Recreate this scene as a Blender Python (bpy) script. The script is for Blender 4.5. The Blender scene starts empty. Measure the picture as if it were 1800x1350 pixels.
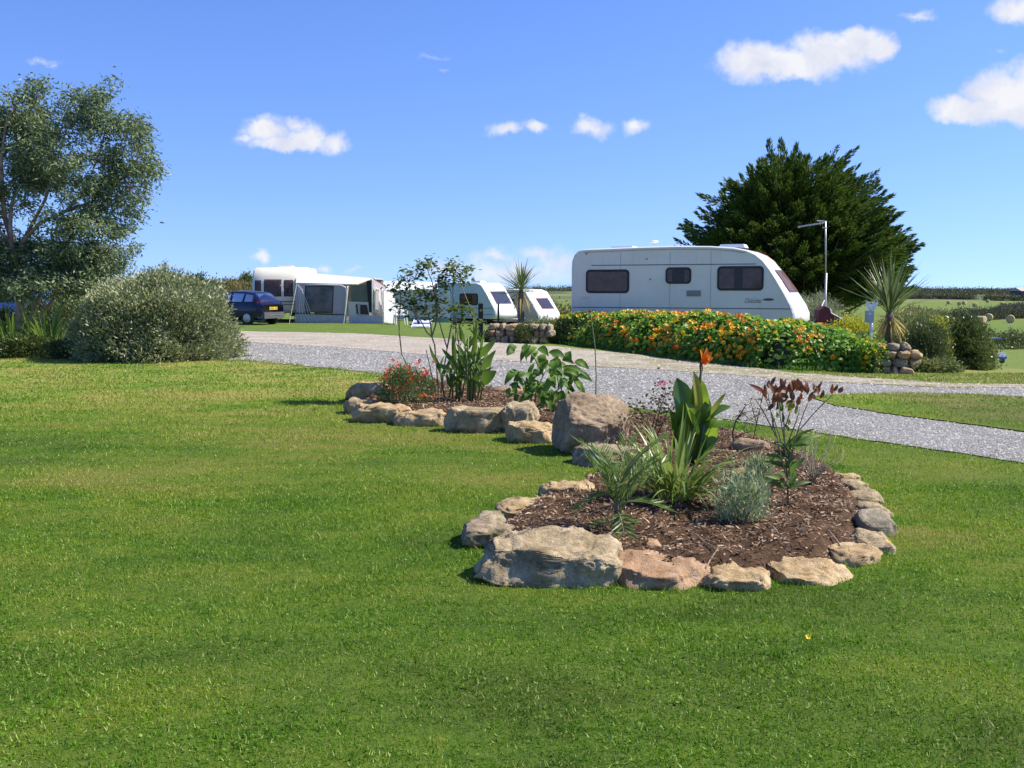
import bpy, math, random
import numpy as np
from mathutils import Vector, noise as mnoise

random.seed(7)
RNG = np.random.default_rng(11)
R = math.radians
SC = bpy.context.scene
COL = SC.collection

# ------------------------------------------------------------------ camera
CAM_H, FPX, HORIZON = 1.6, 1750.0, 505.0          # eye height, focal length in 1800-px pixels
PITCH = math.atan((675.0 - HORIZON) / FPX)
cam_data = bpy.data.cameras.new('camera')
cam = bpy.data.objects.new('camera', cam_data)
COL.objects.link(cam)
cam.location = (0, 0, CAM_H)
cam.rotation_euler = (math.pi / 2 - PITCH, 0, 0)
cam_data.sensor_width = 36.0
cam_data.lens = 36.0 * FPX / 1800.0
cam_data.clip_start = 0.05
cam_data.clip_end = 12000
SC.camera = cam

# ------------------------------------------------------------------ sky, sun, exposure
SUN_EL, SUN_AZ = 47.0, 8.0      # azimuth: degrees from +X towards +Y (right, a little beyond)
SUN_DIR = Vector((math.cos(R(SUN_EL)) * math.cos(R(SUN_AZ)), math.cos(R(SUN_EL)) * math.sin(R(SUN_AZ)), math.sin(R(SUN_EL))))
SC.view_settings.view_transform = 'Standard'
SC.view_settings.look = 'None'
SC.view_settings.gamma = 1.0
SC.view_settings.use_curve_mapping = False
SC.view_settings.exposure = 0.78
world = bpy.data.worlds.new('World')
SC.world = world
world.use_nodes = True
sun_data = bpy.data.lights.new('sun', 'SUN')
sun_data.energy = 5.0
sun_data.angle = R(0.53)
sun_data.color = (1.0, 0.93, 0.80)
sun = bpy.data.objects.new('sun', sun_data)
COL.objects.link(sun)
sun.rotation_euler = SUN_DIR.to_track_quat('Z', 'Y').to_euler()
sun.location = (20, 10, 30)


class NT:
    """small helper to write node trees"""
    def __init__(self, tree):
        self.t = tree
        tree.nodes.clear()

    def n(self, typ, ins=None, **kw):
        nd = self.t.nodes.new(typ)
        for k, v in kw.items():
            setattr(nd, k, v)
        for k, v in (ins or {}).items():
            s = nd.inputs[k]
            if isinstance(v, bpy.types.NodeSocket):
                self.t.links.new(v, s)
            elif isinstance(v, bpy.types.Node):
                self.t.links.new(v.outputs[0], s)
            else:
                s.default_value = v
        return nd

    def math(self, op, a, b=0.0, c=0.0, clamp=False):
        return self.n('ShaderNodeMath', {0: a, 1: b, 2: c}, operation=op, use_clamp=clamp).outputs[0]

    def mix(self, f, a, b, blend='MIX'):
        nd = self.n('ShaderNodeMix', {}, data_type='RGBA', blend_type=blend)
        for i, v in ((0, f), (6, a), (7, b)):
            if isinstance(v, (bpy.types.NodeSocket,)):
                self.t.links.new(v, nd.inputs[i])
            else:
                nd.inputs[i].default_value = v if i == 0 else (tuple(v) + (1,) if len(v) == 3 else v)
        return nd.outputs[2]

    def noise(self, vec, scale, detail=4, rough=0.55, dist=0.0):
        return self.n('ShaderNodeTexNoise', {'Vector': vec, 'Scale': scale, 'Detail': detail, 'Roughness': rough, 'Distortion': dist}).outputs[0]

    def ramp(self, fac, stops, interp='LINEAR'):
        nd = self.n('ShaderNodeValToRGB', {0: fac})
        nd.color_ramp.interpolation = interp
        e = nd.color_ramp.elements
        while len(e) < len(stops):
            e.new(0.5)
        for el, (p, c) in zip(e, stops):
            el.position = p
            el.color = tuple(c) + (1,) if len(c) == 3 else c
        return nd.outputs[0]

    def smooth(self, x, lo, hi):
        return self.n('ShaderNodeMapRange', {0: x, 1: lo, 2: hi, 3: 0.0, 4: 1.0}, interpolation_type='SMOOTHSTEP').outputs[0]


def px_uv(px, py):
    """photo pixel -> tangent coordinates (x/y, z/y) of its direction"""
    a, b = (px - 900) / FPX, -(py - 675) / FPX
    yy = math.cos(PITCH) + b * math.sin(PITCH)
    zz = -math.sin(PITCH) + b * math.cos(PITCH)
    return a / yy, zz / yy


def build_world():
    g = NT(world.node_tree)
    sky = g.n('ShaderNodeTexSky', {}, sky_type='NISHITA')
    sky.sun_disc = False
    sky.sun_elevation = R(SUN_EL)
    sky.sun_rotation = R(90 - SUN_AZ)
    sky.altitude = 60
    sky.air_density = 1.0
    sky.dust_density = 0.25
    sky.ozone_density = 2.6
    tc = g.n('ShaderNodeTexCoord').outputs['Generated']
    lifted = g.n('ShaderNodeVectorMath', {0: tc, 1: (1, 1, 0.9), 2: (0, 0, 0.085)}, operation='MULTIPLY_ADD').outputs[0]
    g.t.links.new(lifted, sky.inputs[0])
    skyc = g.n('ShaderNodeHueSaturation', {'Saturation': SKY_SAT, 'Value': 1.0, 'Color': sky}).outputs[0]
    skyc = g.mix(1.0, skyc, (0.90, 0.985, 1.42), 'MULTIPLY')      # the camera's blue-leaning white balance
    sep = g.n('ShaderNodeSeparateXYZ', {0: tc})
    yy = g.math('MAXIMUM', sep.outputs[1], 0.02)
    uv = g.n('ShaderNodeCombineXYZ', {0: g.math('DIVIDE', sep.outputs[0], yy), 1: g.math('DIVIDE', sep.outputs[2], yy)}).outputs[0]
    wn = g.n('ShaderNodeTexNoise', {'Vector': uv, 'Scale': 26.0, 'Detail': 5.0, 'Roughness': 0.6})
    off = g.n('ShaderNodeVectorMath', {0: wn.outputs['Color'], 1: (0.5, 0.5, 0.5)}, operation='SUBTRACT')
    off = g.n('ShaderNodeVectorMath', {0: off.outputs[0], 'Scale': 0.034}, operation='SCALE')
    wuv = g.n('ShaderNodeVectorMath', {0: uv, 1: off.outputs[0]}, operation='ADD').outputs[0]
    wuv = g.n('ShaderNodeVectorMath', {0: wuv, 1: (1, 1, 0)}, operation='MULTIPLY').outputs[0]
    # fair-weather clouds: (px, py, rx, ry, weight)
    E = [(1330, 105, 70, 36, 1), (1470, 92, 85, 38, 1), (1540, 80, 38, 28, 1), (1400, 112, 70, 26, 1), (1510, 62, 44, 22, 1), (1370, 120, 110, 20, .9),
         (1760, 168, 70, 46, 1), (1830, 180, 95, 40, 1), (1700, 195, 72, 22, 1), (1795, 200, 150, 20, .9), (1820, 150, 60, 50, 1),
         (1780, 12, 46, 26, .85), (1830, 10, 70, 34, .9), (1612, 31, 34, 9, .45), (1750, 90, 20, 8, .3),
         (470, 228, 52, 24, .8), (540, 236, 46, 24, .8), (590, 246, 34, 22, .8), (510, 248, 95, 16, .8), (520, 218, 24, 16, .7), (435, 242, 22, 12, .6),
         (890, 232, 36, 14, .62), (940, 224, 28, 15, .66), (1042, 220, 36, 19, .66), (1122, 223, 30, 15, .62),
         (70, 112, 46, 9, .3), (90, 118, 14, 7, .4), (765, 102, 34, 7, .25), (775, 124, 14, 6, .25),
         (458, 457, 26, 12, .6), (570, 470, 22, 10, .5), (620, 474, 20, 8, .4), (870, 452, 44, 13, .5), (950, 448, 50, 14, .5), (780, 470, 90, 22, .42), (900, 478, 190, 30, .5), (985, 465, 60, 24, .5),
         (-300, 200, 180, 60, 1), (-700, 90, 200, 70, 1), (2300, 260, 160, 50, 1), (2600, 60, 220, 80, 1), (1150, -260, 200, 60, 1), (300, -420, 260, 90, 1)]
    den = None
    for (px, py, rx, ry, w) in E:
        u, v = px_uv(px, py)
        d = g.n('ShaderNodeVectorMath', {0: wuv, 1: (u, v, 0)}, operation='SUBTRACT').outputs[0]
        d = g.n('ShaderNodeVectorMath', {0: d, 1: (FPX / (rx * 1.25), FPX / (ry * 1.25), 0)}, operation='MULTIPLY').outputs[0]
        d = g.n('ShaderNodeVectorMath', {0: d}, operation='LENGTH').outputs['Value']
        k = g.math('MULTIPLY', g.math('SUBTRACT', 1.0, d), w)
        k = g.math('MAXIMUM', k, 0.0)
        den = k if den is None else g.math('MAXIMUM', den, k)
    fine = g.noise(uv, 60, 6, 0.62)
    den2 = g.math('ADD', den, g.math('MULTIPLY', g.math('SUBTRACT', fine, 0.5), 0.55))
    alpha = g.math('MULTIPLY', g.smooth(den2, 0.05, 0.62), g.smooth(den, 0.0, 0.16))
    front = g.smooth(sep.outputs[1], 0.02, 0.1)
    alpha = g.math('MULTIPLY', alpha, front)
    alpha = g.math('MULTIPLY', alpha, 0.96)
    shade = g.noise(wuv, 34, 3, 0.5)
    cc = g.ramp(shade, [(0.3, (0.72, 0.76, 0.90)), (0.62, (0.96, 0.96, 0.985))])
    b1 = g.n('ShaderNodeBackground', {0: skyc, 1: SKY_STR})
    b2 = g.n('ShaderNodeBackground', {0: cc, 1: 0.57})
    mx = g.n('ShaderNodeMixShader', {0: alpha, 1: b1, 2: b2})
    g.n('ShaderNodeOutputWorld', {0: mx})


SKY_STR, SKY_SAT = 0.088, 1.10
build_world()

# ------------------------------------------------------------------ pixel / terrain helpers
_F = Vector((0, math.cos(PITCH), -math.sin(PITCH)))
_U = Vector((0, math.sin(PITCH), math.cos(PITCH)))


def ray(px, py):
    return Vector(((px - 900) / FPX, 0, 0)) + _U * (-(py - 675) / FPX) + _F


def at(px, py, D):
    d = ray(px, py)
    return Vector((0, 0, CAM_H)) + d * (D / d.y)


def gp(px, py, z=0.0):
    d = ray(px, py)
    return Vector((0, 0, CAM_H)) + d * ((z - CAM_H) / d.z)


def on_plane(px, py, p0, nrm):
    d = ray(px, py)
    o = Vector((0, 0, CAM_H))
    return o + d * ((p0 - o).dot(nrm) / d.dot(nrm))


def H(x, y):
    x = np.asarray(x, float); y = np.asarray(y, float)
    s = 0.9 * x + 0.436 * y
    t = 0.085 * 2.0 * np.logaddexp(0, (s - 17.0) / 2.0)
    k = 1.0
    h = np.clip(0.5 + 0.5 * (4.3 - t) / k, 0, 1)
    t = 4.3 + (t - 4.3) * h - k * h * (1 - h)
    far = np.interp(y, [0, 160, 420, 800, 1500, 3000, 9000], [0, 0, -.7, -1.2, -1.6, -1.6, -1.6])
    roll = np.clip((np.hypot(x, y) - 300) / 600, 0, 1) * 1.2 * (np.sin(x / 160.0) + 0.6 * np.sin(x / 71.0 + y / 230.0))
    return -t + far + roll


def h1(x, y):
    return float(H(x, y))


def gt(px, py):
    """pixel -> point on the terrain"""
    z = 0.0
    for _ in range(30):
        p = gp(px, py, z)
        z = 0.5 * z + 0.5 * h1(p.x, p.y)
    return gp(px, py, z)


def inside(P, poly):
    P = np.asarray(P)[:, :2]; poly = np.asarray(poly)[:, :2]
    r = np.zeros(len(P), bool)
    j = len(poly) - 1
    for i in range(len(poly)):
        xi, yi = poly[i]; xj, yj = poly[j]
        c = ((yi > P[:, 1]) != (yj > P[:, 1])) & (P[:, 0] < (xj - xi) * (P[:, 1] - yi) / (yj - yi + 1e-12) + xi)
        r ^= c
        j = i
    return r


def edge_dist(P, poly):
    P = np.asarray(P)[:, :2]; poly = np.asarray(poly)[:, :2]
    best = np.full(len(P), 1e9)
    for i in range(len(poly)):
        a = poly[i - 1]; b = poly[i]
        ab = b - a
        t = np.clip(((P - a) @ ab) / (ab @ ab + 1e-12), 0, 1)
        best = np.minimum(best, np.linalg.norm(P - a - t[:, None] * ab, axis=1))
    return best


# ------------------------------------------------------------------ materials
def new_mat(name):
    m = bpy.data.materials.new(name)
    m.use_nodes = True
    return m, NT(m.node_tree)


def pmat(name, col, col2=None, scale=6.0, rough=0.6, metal=0.0, spec=0.5, bump=0.0, bscale=40.0, coat=0.0, lo=0.35, hi=0.65, detail=5, bdist=0.02):
    m, g = new_mat(name)
    tc = g.n('ShaderNodeTexCoord').outputs['Object']
    if col2 is None:
        col2 = tuple(c * 0.82 for c in col)
    f = g.noise(tc, scale, detail, 0.6)
    c = g.ramp(f, [(lo, col), (hi, col2)])
    b = g.n('ShaderNodeBsdfPrincipled', {'Base Color': c, 'Roughness': rough, 'Metallic': metal, 'Specular IOR Level': spec, 'Coat Weight': coat})
    if bump:
        bn = g.noise(tc, bscale, 6, 0.65)
        bb = g.n('ShaderNodeBump', {'Strength': bump, 'Distance': bdist, 'Height': bn})
        g.t.links.new(bb.outputs[0], b.inputs['Normal'])
    g.n('ShaderNodeOutputMaterial', {0: b})
    return m


def leafmat(name, cols, trans=0.3, rough=0.5, spec=0.35, tcol=None):
    """foliage: colour varies leaf by leaf, light passes through"""
    m, g = new_mat(name)
    rnd = g.n('ShaderNodeNewGeometry').outputs['Random Per Island']
    orn = g.n('ShaderNodeObjectInfo').outputs['Random']
    rr = g.math('FRACT', g.math('ADD', rnd, orn))
    n = len(cols)
    c = g.ramp(rr, [(i / max(1, n - 1), cl) for i, cl in enumerate(cols)])
    b = g.n('ShaderNodeBsdfPrincipled', {'Base Color': c, 'Roughness': rough, 'Specular IOR Level': spec})
    tc = g.mix(0.5, c, tcol if tcol else tuple(min(1, v * 1.6) for v in cols[n // 2]))
    t = g.n('ShaderNodeBsdfTranslucent', {0: tc})
    mx = g.n('ShaderNodeMixShader', {0: trans, 1: b, 2: t})
    g.n('ShaderNodeOutputMaterial', {0: mx})
    return m


def glassmat(name, tint=(0.35, 0.33, 0.38), refl=0.25, rough=0.03):
    m, g = new_mat(name)
    t = g.n('ShaderNodeBsdfTransparent', {0: tuple(tint) + (1,)})
    gl = g.n('ShaderNodeBsdfGlossy', {0: (0.9, 0.9, 0.92, 1), 1: rough})
    fr = g.n('ShaderNodeFresnel', {0: 1.5}).outputs[0]
    f = g.math('ADD', g.math('MULTIPLY', fr, 0.6), refl, clamp=True)
    mx = g.n('ShaderNodeMixShader', {0: f, 1: t, 2: gl})
    g.n('ShaderNodeOutputMaterial', {0: mx})
    return m


# ------------------------------------------------------------------ object helpers
def fast_mesh(name, V, F):
    """V (n,3), F (m,k) constant k"""
    V = np.ascontiguousarray(V, np.float32); F = np.ascontiguousarray(F, np.int32)
    me = bpy.data.meshes.new(name)
    me.vertices.add(len(V)); me.vertices.foreach_set('co', V.ravel())
    k = F.shape[1]
    me.loops.add(F.size); me.loops.foreach_set('vertex_index', F.ravel())
    me.polygons.add(len(F)); me.polygons.foreach_set('loop_start', np.arange(0, F.size, k, dtype=np.int32))
    me.update(calc_edges=True)
    return me


class MB:
    """collects pieces of ONE part"""
    def __init__(self):
        self.v = []; self.f = []; self.n = 0

    def add(self, V, F):
        V = [tuple(p) for p in V]
        self.f += [tuple(i + self.n for i in f) for f in F]
        self.v += V; self.n += len(V)
        return self

    def box(self, x0, x1, y0, y1, z0, z1):
        V = [(x, y, z) for z in (z0, z1) for y in (y0, y1) for x in (x0, x1)]
        return self.add(V, [(0, 2, 3, 1), (4, 5, 7, 6), (0, 1, 5, 4), (2, 6, 7, 3), (0, 4, 6, 2), (1, 3, 7, 5)])

    def quad(self, a, b, c, d):
        return self.add([a, b, c, d], [(0, 1, 2, 3)])

    def slab(self, pts, off):
        """closed plate: polygon pts extruded by vector off"""
        n = len(pts); off = Vector(off)
        V = [Vector(p) for p in pts] + [Vector(p) + off for p in pts]
        F = [tuple(range(n))[::-1], tuple(range(n, 2 * n))] + [(i, (i + 1) % n, n + (i + 1) % n, n + i) for i in range(n)]
        return self.add(V, F)

    def tube(self, pts, radii, n=7, cap=True):
        pts = [Vector(p) for p in pts]
        if not hasattr(radii, '__len__'):
            radii = [radii] * len(pts)
        V = []; F = []
        ref = None
        for i, p in enumerate(pts):
            d = (pts[min(i + 1, len(pts) - 1)] - pts[max(i - 1, 0)])
            if d.length < 1e-9:
                d = Vector((0, 0, 1))
            d.normalize()
            if ref is None:
                ref = Vector((1, 0, 0)) if abs(d.x) < 0.8 else Vector((0, 1, 0))
            a = d.cross(ref).normalized(); b = d.cross(a).normalized()
            ref = b.cross(d) * -1 if False else ref
            for k in range(n):
                t = 2 * math.pi * k / n
                V.append(p + (a * math.cos(t) + b * math.sin(t)) * radii[i])
        for i in range(len(pts) - 1):
            for k in range(n):
                F.append((i * n + k, i * n + (k + 1) % n, (i + 1) * n + (k + 1) % n, (i + 1) * n + k))
        if cap:
            F.append(tuple(range(n))[::-1]); F.append(tuple(range((len(pts) - 1) * n, len(pts) * n)))
        return self.add(V, F)

    def lathe(self, c, prof, n=16, axis='Z'):
        """prof: (radius, height) list round an axis through c"""
        V = []; F = []
        for (r, h) in prof:
            for k in range(n):
                t = 2 * math.pi * k / n
                p = (r * math.cos(t), r * math.sin(t), h)
                if axis == 'Y':
                    p = (p[0], p[2], p[1])
                elif axis == 'X':
                    p = (p[2], p[0], p[1])
                V.append((c[0] + p[0], c[1] + p[1], c[2] + p[2]))
        m = len(prof)
        for i in range(m - 1):
            for k in range(n):
                F.append((i * n + k, i * n + (k + 1) % n, (i + 1) * n + (k + 1) % n, (i + 1) * n + k))
        F.append(tuple(range(n))[::-1]); F.append(tuple(range((m - 1) * n, m * n)))
        return self.add(V, F)

    def mesh(self, name):
        me = bpy.data.meshes.new(name)
        me.from_pydata(self.v, [], self.f)
        me.update()
        return me


BASE = {}      # object name -> world offset of its local frame (for parts given in world coordinates)


def tag(o, label=None, cat=None, group=None, kind=None):
    if label: o['label'] = label
    if cat: o['category'] = cat
    if group: o['group'] = group
    if kind: o['kind'] = kind
    return o


def thing(name, label, cat, loc, rotz=0.0, group=None):
    o = bpy.data.objects.new(name, None)
    o.empty_display_size = 0.2
    COL.objects.link(o)
    o.location = loc; o.rotation_euler = (0, 0, rotz)
    tag(o, label, cat, group)
    BASE[o.name] = Vector(loc)
    return o


def link(name, me, mat, parent=None, smooth=False, kind=None, loc=None):
    o = bpy.data.objects.new(name, me)
    COL.objects.link(o)
    if mat is not None:
        if len(me.materials) == 0:
            me.materials.append(mat)
    if smooth:
        me.polygons.foreach_set('use_smooth', np.ones(len(me.polygons), bool))
    if parent is not None:
        o.parent = parent
        BASE[o.name] = BASE.get(parent.name, Vector((0, 0, 0)))
    if loc is not None:
        o.location = loc
    if kind: o['kind'] = kind
    return o


def wpart(name, mb, mat, parent, smooth=False, kind=None):
    """part whose shape was given in world coordinates; parent is unrotated"""
    b = BASE[parent.name]
    if isinstance(mb, MB):
        mb.v = [(p[0] - b.x, p[1] - b.y, p[2] - b.z) for p in mb.v]
        me = mb.mesh(name)
    else:
        V, F = mb
        me = fast_mesh(name, np.asarray(V) - np.array(b)[None, :], F)
    return link(name, me, mat, parent, smooth, kind)


def lpart(name, mb, mat, parent, smooth=False, kind=None):
    me = mb.mesh(name) if isinstance(mb, MB) else fast_mesh(name, *mb)
    return link(name, me, mat, parent, smooth, kind)


def solo(name, mb, mat, loc, label, cat, group=None, smooth=False, kind=None, world=True):
    """thing that is one mesh"""
    loc = Vector(loc)
    if isinstance(mb, MB):
        if world:
            mb.v = [(p[0] - loc.x, p[1] - loc.y, p[2] - loc.z) for p in mb.v]
        me = mb.mesh(name)
    else:
        V, F = mb
        me = fast_mesh(name, np.asarray(V) - (np.array(loc)[None, :] if world else 0), F)
    o = link(name, me, mat, None, smooth, kind, loc)
    BASE[o.name] = loc
    return tag(o, label, cat, group)


def nrm(v):
    return v / (np.linalg.norm(v, axis=-1, keepdims=True) + 1e-9)


def rdirs(n, rng=RNG):
    return nrm(rng.normal(size=(n, 3)))


def leaves(pos, dirs, L, W, rng=RNG, fold=0.22, mid=0.45, up=None):
    """kite-shaped leaves -> V, F (quads)"""
    n = len(pos)
    d = nrm(np.asarray(dirs, float))
    L = np.broadcast_to(np.asarray(L, float), (n,))[:, None]
    W = np.broadcast_to(np.asarray(W, float), (n,))[:, None]
    ref = rdirs(n, rng) if up is None else nrm(np.asarray(up, float) + 0.35 * rng.normal(size=(n, 3)))
    s = nrm(np.cross(d, ref))
    u = np.cross(s, d)
    V = np.empty((n, 4, 3))
    V[:, 0] = pos
    V[:, 1] = pos + d * L * mid + s * W * 0.5 + u * W * fold
    V[:, 2] = pos + d * L
    V[:, 3] = pos + d * L * mid - s * W * 0.5 + u * W * fold
    F = np.arange(n * 4).reshape(n, 4)
    return V.reshape(-1, 3), F


def discs(pos, nor, rad, k=6, rng=RNG):
    n = len(pos)
    d = nrm(nor)
    a = nrm(np.cross(d, rdirs(n, rng))); b = np.cross(d, a)
    t = np.arange(k) * 2 * np.pi / k
    rad = np.broadcast_to(np.asarray(rad, float), (n,))[:, None, None]
    V = pos[:, None, :] + rad * (np.cos(t)[None, :, None] * a[:, None, :] + np.sin(t)[None, :, None] * b[:, None, :])
    return V.reshape(-1, 3), np.arange(n * k).reshape(n, k)


def vnoise(P, scale, seed=0.0):
    return np.array([mnoise.noise(Vector((p[0] * scale + seed, p[1] * scale - seed, p[2] * scale + 2 * seed))) for p in P])

# ================================================================== SETTING: ground, track, bed
NEAR_PX = [(60, 626), (200, 628), (432, 634), (620, 652), (800, 676), (1000, 700), (1150, 722), (1300, 742), (1500, 772), (1800, 815), (2000, 845), (2300, 890)]
FAR_PX = [(60, 581), (200, 582), (432, 583), (620, 586.5), (800, 597), (980, 610), (1100, 622), (1220, 636), (1400, 657), (1650, 674), (1850, 678), (2300, 686)]
MID_PX = [(60, 596), (200, 598), (432, 602), (620, 613), (800, 629), (980, 642), (1100, 648), (1220, 655), (1400, 670), (1650, 682), (1850, 683), (2300, 692)]
ISL_UP = [(1425, 699), (1470, 695), (1600, 692), (1700, 694), (1800, 700), (2000, 710), (2300, 724)]
ISL_LO = [(1425, 700), (1470, 716), (1600, 734), (1700, 747), (1800, 762), (2000, 792), (2300, 830)]


def dens(pts, n):
    """resample a polyline of world points"""
    P = np.array([[p.x, p.y] for p in pts])
    d = np.r_[0, np.cumsum(np.linalg.norm(np.diff(P, axis=0), axis=1))]
    t = np.linspace(0, d[-1], n)
    return np.c_[np.interp(t, d, P[:, 0]), np.interp(t, d, P[:, 1])]


def strip(name, A, B, n, rows, lift, mat, rag=0.06, seed=1.0):
    A = dens([gt(*p) for p in A], n); B = dens([gt(*p) for p in B], n)
    for k, E in enumerate((A, B)):
        w = np.array([mnoise.noise(Vector((p[0] * 1.1, p[1] * 1.1, seed + k))) + 0.5 * mnoise.noise(Vector((p[0] * 4, p[1] * 4, seed + k))) for p in E])
        E += w[:, None] * rag * np.array([0.35, 1.0])[None, :]
    V = []
    for r in range(rows + 1):
        t = r / rows
        Q = A * (1 - t) + B * t
        V.append(np.c_[Q, H(Q[:, 0], Q[:, 1]) + lift])
    V = np.vstack(V)
    F = [(r * n + i, r * n + i + 1, (r + 1) * n + i + 1, (r + 1) * n + i) for r in range(rows) for i in range(n - 1)]
    me = fast_mesh(name, V, np.array(F))
    o = link(name, me, mat, smooth=True, kind='structure')
    return o, np.vstack([A, B[::-1]])


def lawn_colour(g, pos, blade=False):
    """mown grass: dry yellow streaks and patches, lush dark clumps, faint mowing arcs"""
    mp = g.n('ShaderNodeMapping', {'Vector': pos, 'Rotation': (0, 0, R(-12)), 'Scale': (0.45, 1.0, 1.0)}).outputs[0]
    big = g.noise(mp, 0.55, 4, 0.55, 0.6)
    med = g.noise(mp, 2.1, 4, 0.6, 0.4)
    sml = g.noise(pos, 9.0, 3, 0.6)
    sep = g.n('ShaderNodeSeparateXYZ', {0: pos})
    # the lawn is drier in a belt beside the bed
    belt = g.math('MULTIPLY', g.smooth(sep.outputs[1], 5.2, 8.2), g.math('SUBTRACT', 1.0, g.smooth(sep.outputs[1], 15.0, 20.0)))
    xb = g.math('SUBTRACT', 1.0, g.smooth(g.math('ABSOLUTE', g.math('ADD', sep.outputs[0], 1.6)), 1.5, 5.0))
    belt = g.math('MULTIPLY', belt, g.math('ADD', 0.35, g.math('MULTIPLY', xb, 0.65)))
    f = g.math('ADD', g.math('MULTIPLY', big, 0.6), g.math('MULTIPLY', med, 0.4))
    f = g.math('ADD', f, g.math('MULTIPLY', belt, 0.08))
    f = g.math('ADD', f, g.math('MULTIPLY', g.smooth(sep.outputs[1], 11, 18), 0.07))
    f = g.math('ADD', f, g.math('MULTIPLY', g.math('SUBTRACT', sml, 0.5), 0.22))
    f = g.math('MULTIPLY_ADD', g.math('SUBTRACT', f, 0.5), 2.2, 0.5)
    c = g.ramp(f, LAWN_RAMP)
    # mowing arcs
    wv = g.math('SINE', g.math('ADD', g.math('MULTIPLY', sep.outputs[1], 5.2), g.math('MULTIPLY', g.math('SINE', g.math('MULTIPLY', sep.outputs[0], 0.35)), 2.2)))
    c = g.mix(g.math('MULTIPLY', g.math('ADD', wv, 1.0), 0.10), c, (0.20, 0.26, 0.045))
    # worn, drier grass out by the track
    worn = g.math('MAXIMUM', g.math('MULTIPLY', g.smooth(sep.outputs[1], 10, 19), 0.55), g.math('MULTIPLY', g.math('MULTIPLY', g.smooth(sep.outputs[0], 4.6, 6.2), g.smooth(sep.outputs[1], 10.5, 12)), 0.85))
    c = g.mix(worn, c, g.mix(g.smooth(med, 0.4, 0.62), (0.135, 0.175, 0.036), (0.24, 0.20, 0.085)))
    return c


LAWN_RAMP = [(0.22, (0.030, 0.110, 0.004)), (0.38, (0.062, 0.190, 0.006)), (0.52, (0.125, 0.275, 0.012)), (0.68, (0.250, 0.350, 0.028)), (0.88, (0.430, 0.380, 0.090))]


def ground_material():
    m, g = new_mat('ground_grass')
    pos = g.n('ShaderNodeNewGeometry').outputs['Position']
    c = lawn_colour(g, pos)
    sep = g.n('ShaderNodeSeparateXYZ', {0: pos})
    fn = g.noise(pos, 0.012, 4, 0.6)
    fine = g.noise(pos, 1.4, 5, 0.7)
    field = g.ramp(g.math('ADD', g.math('MULTIPLY', fn, 0.45), g.math('MULTIPLY', fine, 0.55)), [(0.32, (0.075, 0.125, 0.022)), (0.5, (0.115, 0.165, 0.032)), (0.68, (0.175, 0.19, 0.055))])
    vor = g.n('ShaderNodeTexVoronoi', {'Vector': pos, 'Scale': 0.006}).outputs['Color']
    patch = g.ramp(g.n('ShaderNodeSeparateColor', {0: vor}).outputs[0], [(0.0, (0.06, 0.09, 0.035)), (0.4, (0.10, 0.13, 0.05)), (0.75, (0.16, 0.17, 0.07)), (1.0, (0.26, 0.23, 0.12))])
    field = g.mix(g.smooth(sep.outputs[1], 430, 520), field, patch)
    c = g.mix(g.smooth(sep.outputs[1], 21, 34), c, field)
    shaded_thatch = g.ramp(g.noise(pos, 30, 4, 0.7), [(0.35, (0.028, 0.042, 0.008)), (0.65, (0.085, 0.095, 0.022))])  # brown thatch, with the shade between the blades put into its dark colour
    c = g.mix(g.math('MULTIPLY', g.math('SUBTRACT', 1.0, g.smooth(sep.outputs[1], 10, 19)), 0.75), c, shaded_thatch)
    b = g.n('ShaderNodeBsdfPrincipled', {'Base Color': c, 'Roughness': 0.9, 'Specular IOR Level': 0.1})
    bn = g.noise(pos, 45, 4, 0.7)
    bb = g.n('ShaderNodeBump', {'Strength': 0.7, 'Distance': 0.03, 'Height': bn})
    g.t.links.new(bb.outputs[0], b.inputs['Normal'])
    g.n('ShaderNodeOutputMaterial', {0: b})
    return m


def blade_material():
    m, g = new_mat('grass_blades')
    gm = g.n('ShaderNodeNewGeometry')
    pos, rnd = gm.outputs['Position'], gm.outputs['Random Per Island']
    c = lawn_colour(g, pos)
    c = g.mix(g.smooth(rnd, 0.80, 0.97), c, (0.50, 0.56, 0.18))
    c = g.mix(g.math('MULTIPLY', g.math('SUBTRACT', 1.0, g.smooth(rnd, 0.0, 0.35)), 0.75), c, (0.028, 0.095, 0.004))
    b = g.n('ShaderNodeBsdfPrincipled', {'Base Color': c, 'Roughness': 0.5, 'Specular IOR Level': 0.18})
    t = g.n('ShaderNodeBsdfTranslucent', {0: g.mix(0.35, c, (0.20, 0.36, 0.02))})
    mx = g.n('ShaderNodeMixShader', {0: 0.42, 1: b, 2: t})
    g.n('ShaderNodeOutputMaterial', {0: mx})
    return m


def gravel_material(name, ramp, scale=75, bump=0.8):
    m, g = new_mat(name)
    pos = g.n('ShaderNodeNewGeometry').outputs['Position']
    v = g.n('ShaderNodeTexVoronoi', {'Vector': pos, 'Scale': scale})
    cell = g.n('ShaderNodeSeparateColor', {0: v.outputs['Color']}).outputs[0]
    big = g.noise(pos, 0.9, 4, 0.6)
    f = g.math('ADD', g.math('MULTIPLY', cell, 0.62), g.math('MULTIPLY', big, 0.38))
    c = g.ramp(f, ramp)
    b = g.n('ShaderNodeBsdfPrincipled', {'Base Color': c, 'Roughness': 0.85, 'Specular IOR Level': 0.2})
    hh = g.math('MULTIPLY', g.math('SUBTRACT', 1.0, v.outputs['Distance']), g.math('ADD', 0.4, cell))
    bb = g.n('ShaderNodeBump', {'Strength': bump, 'Distance': 0.02, 'Height': hh})
    g.t.links.new(bb.outputs[0], b.inputs['Normal'])
    g.n('ShaderNodeOutputMaterial', {0: b})
    return m


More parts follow.
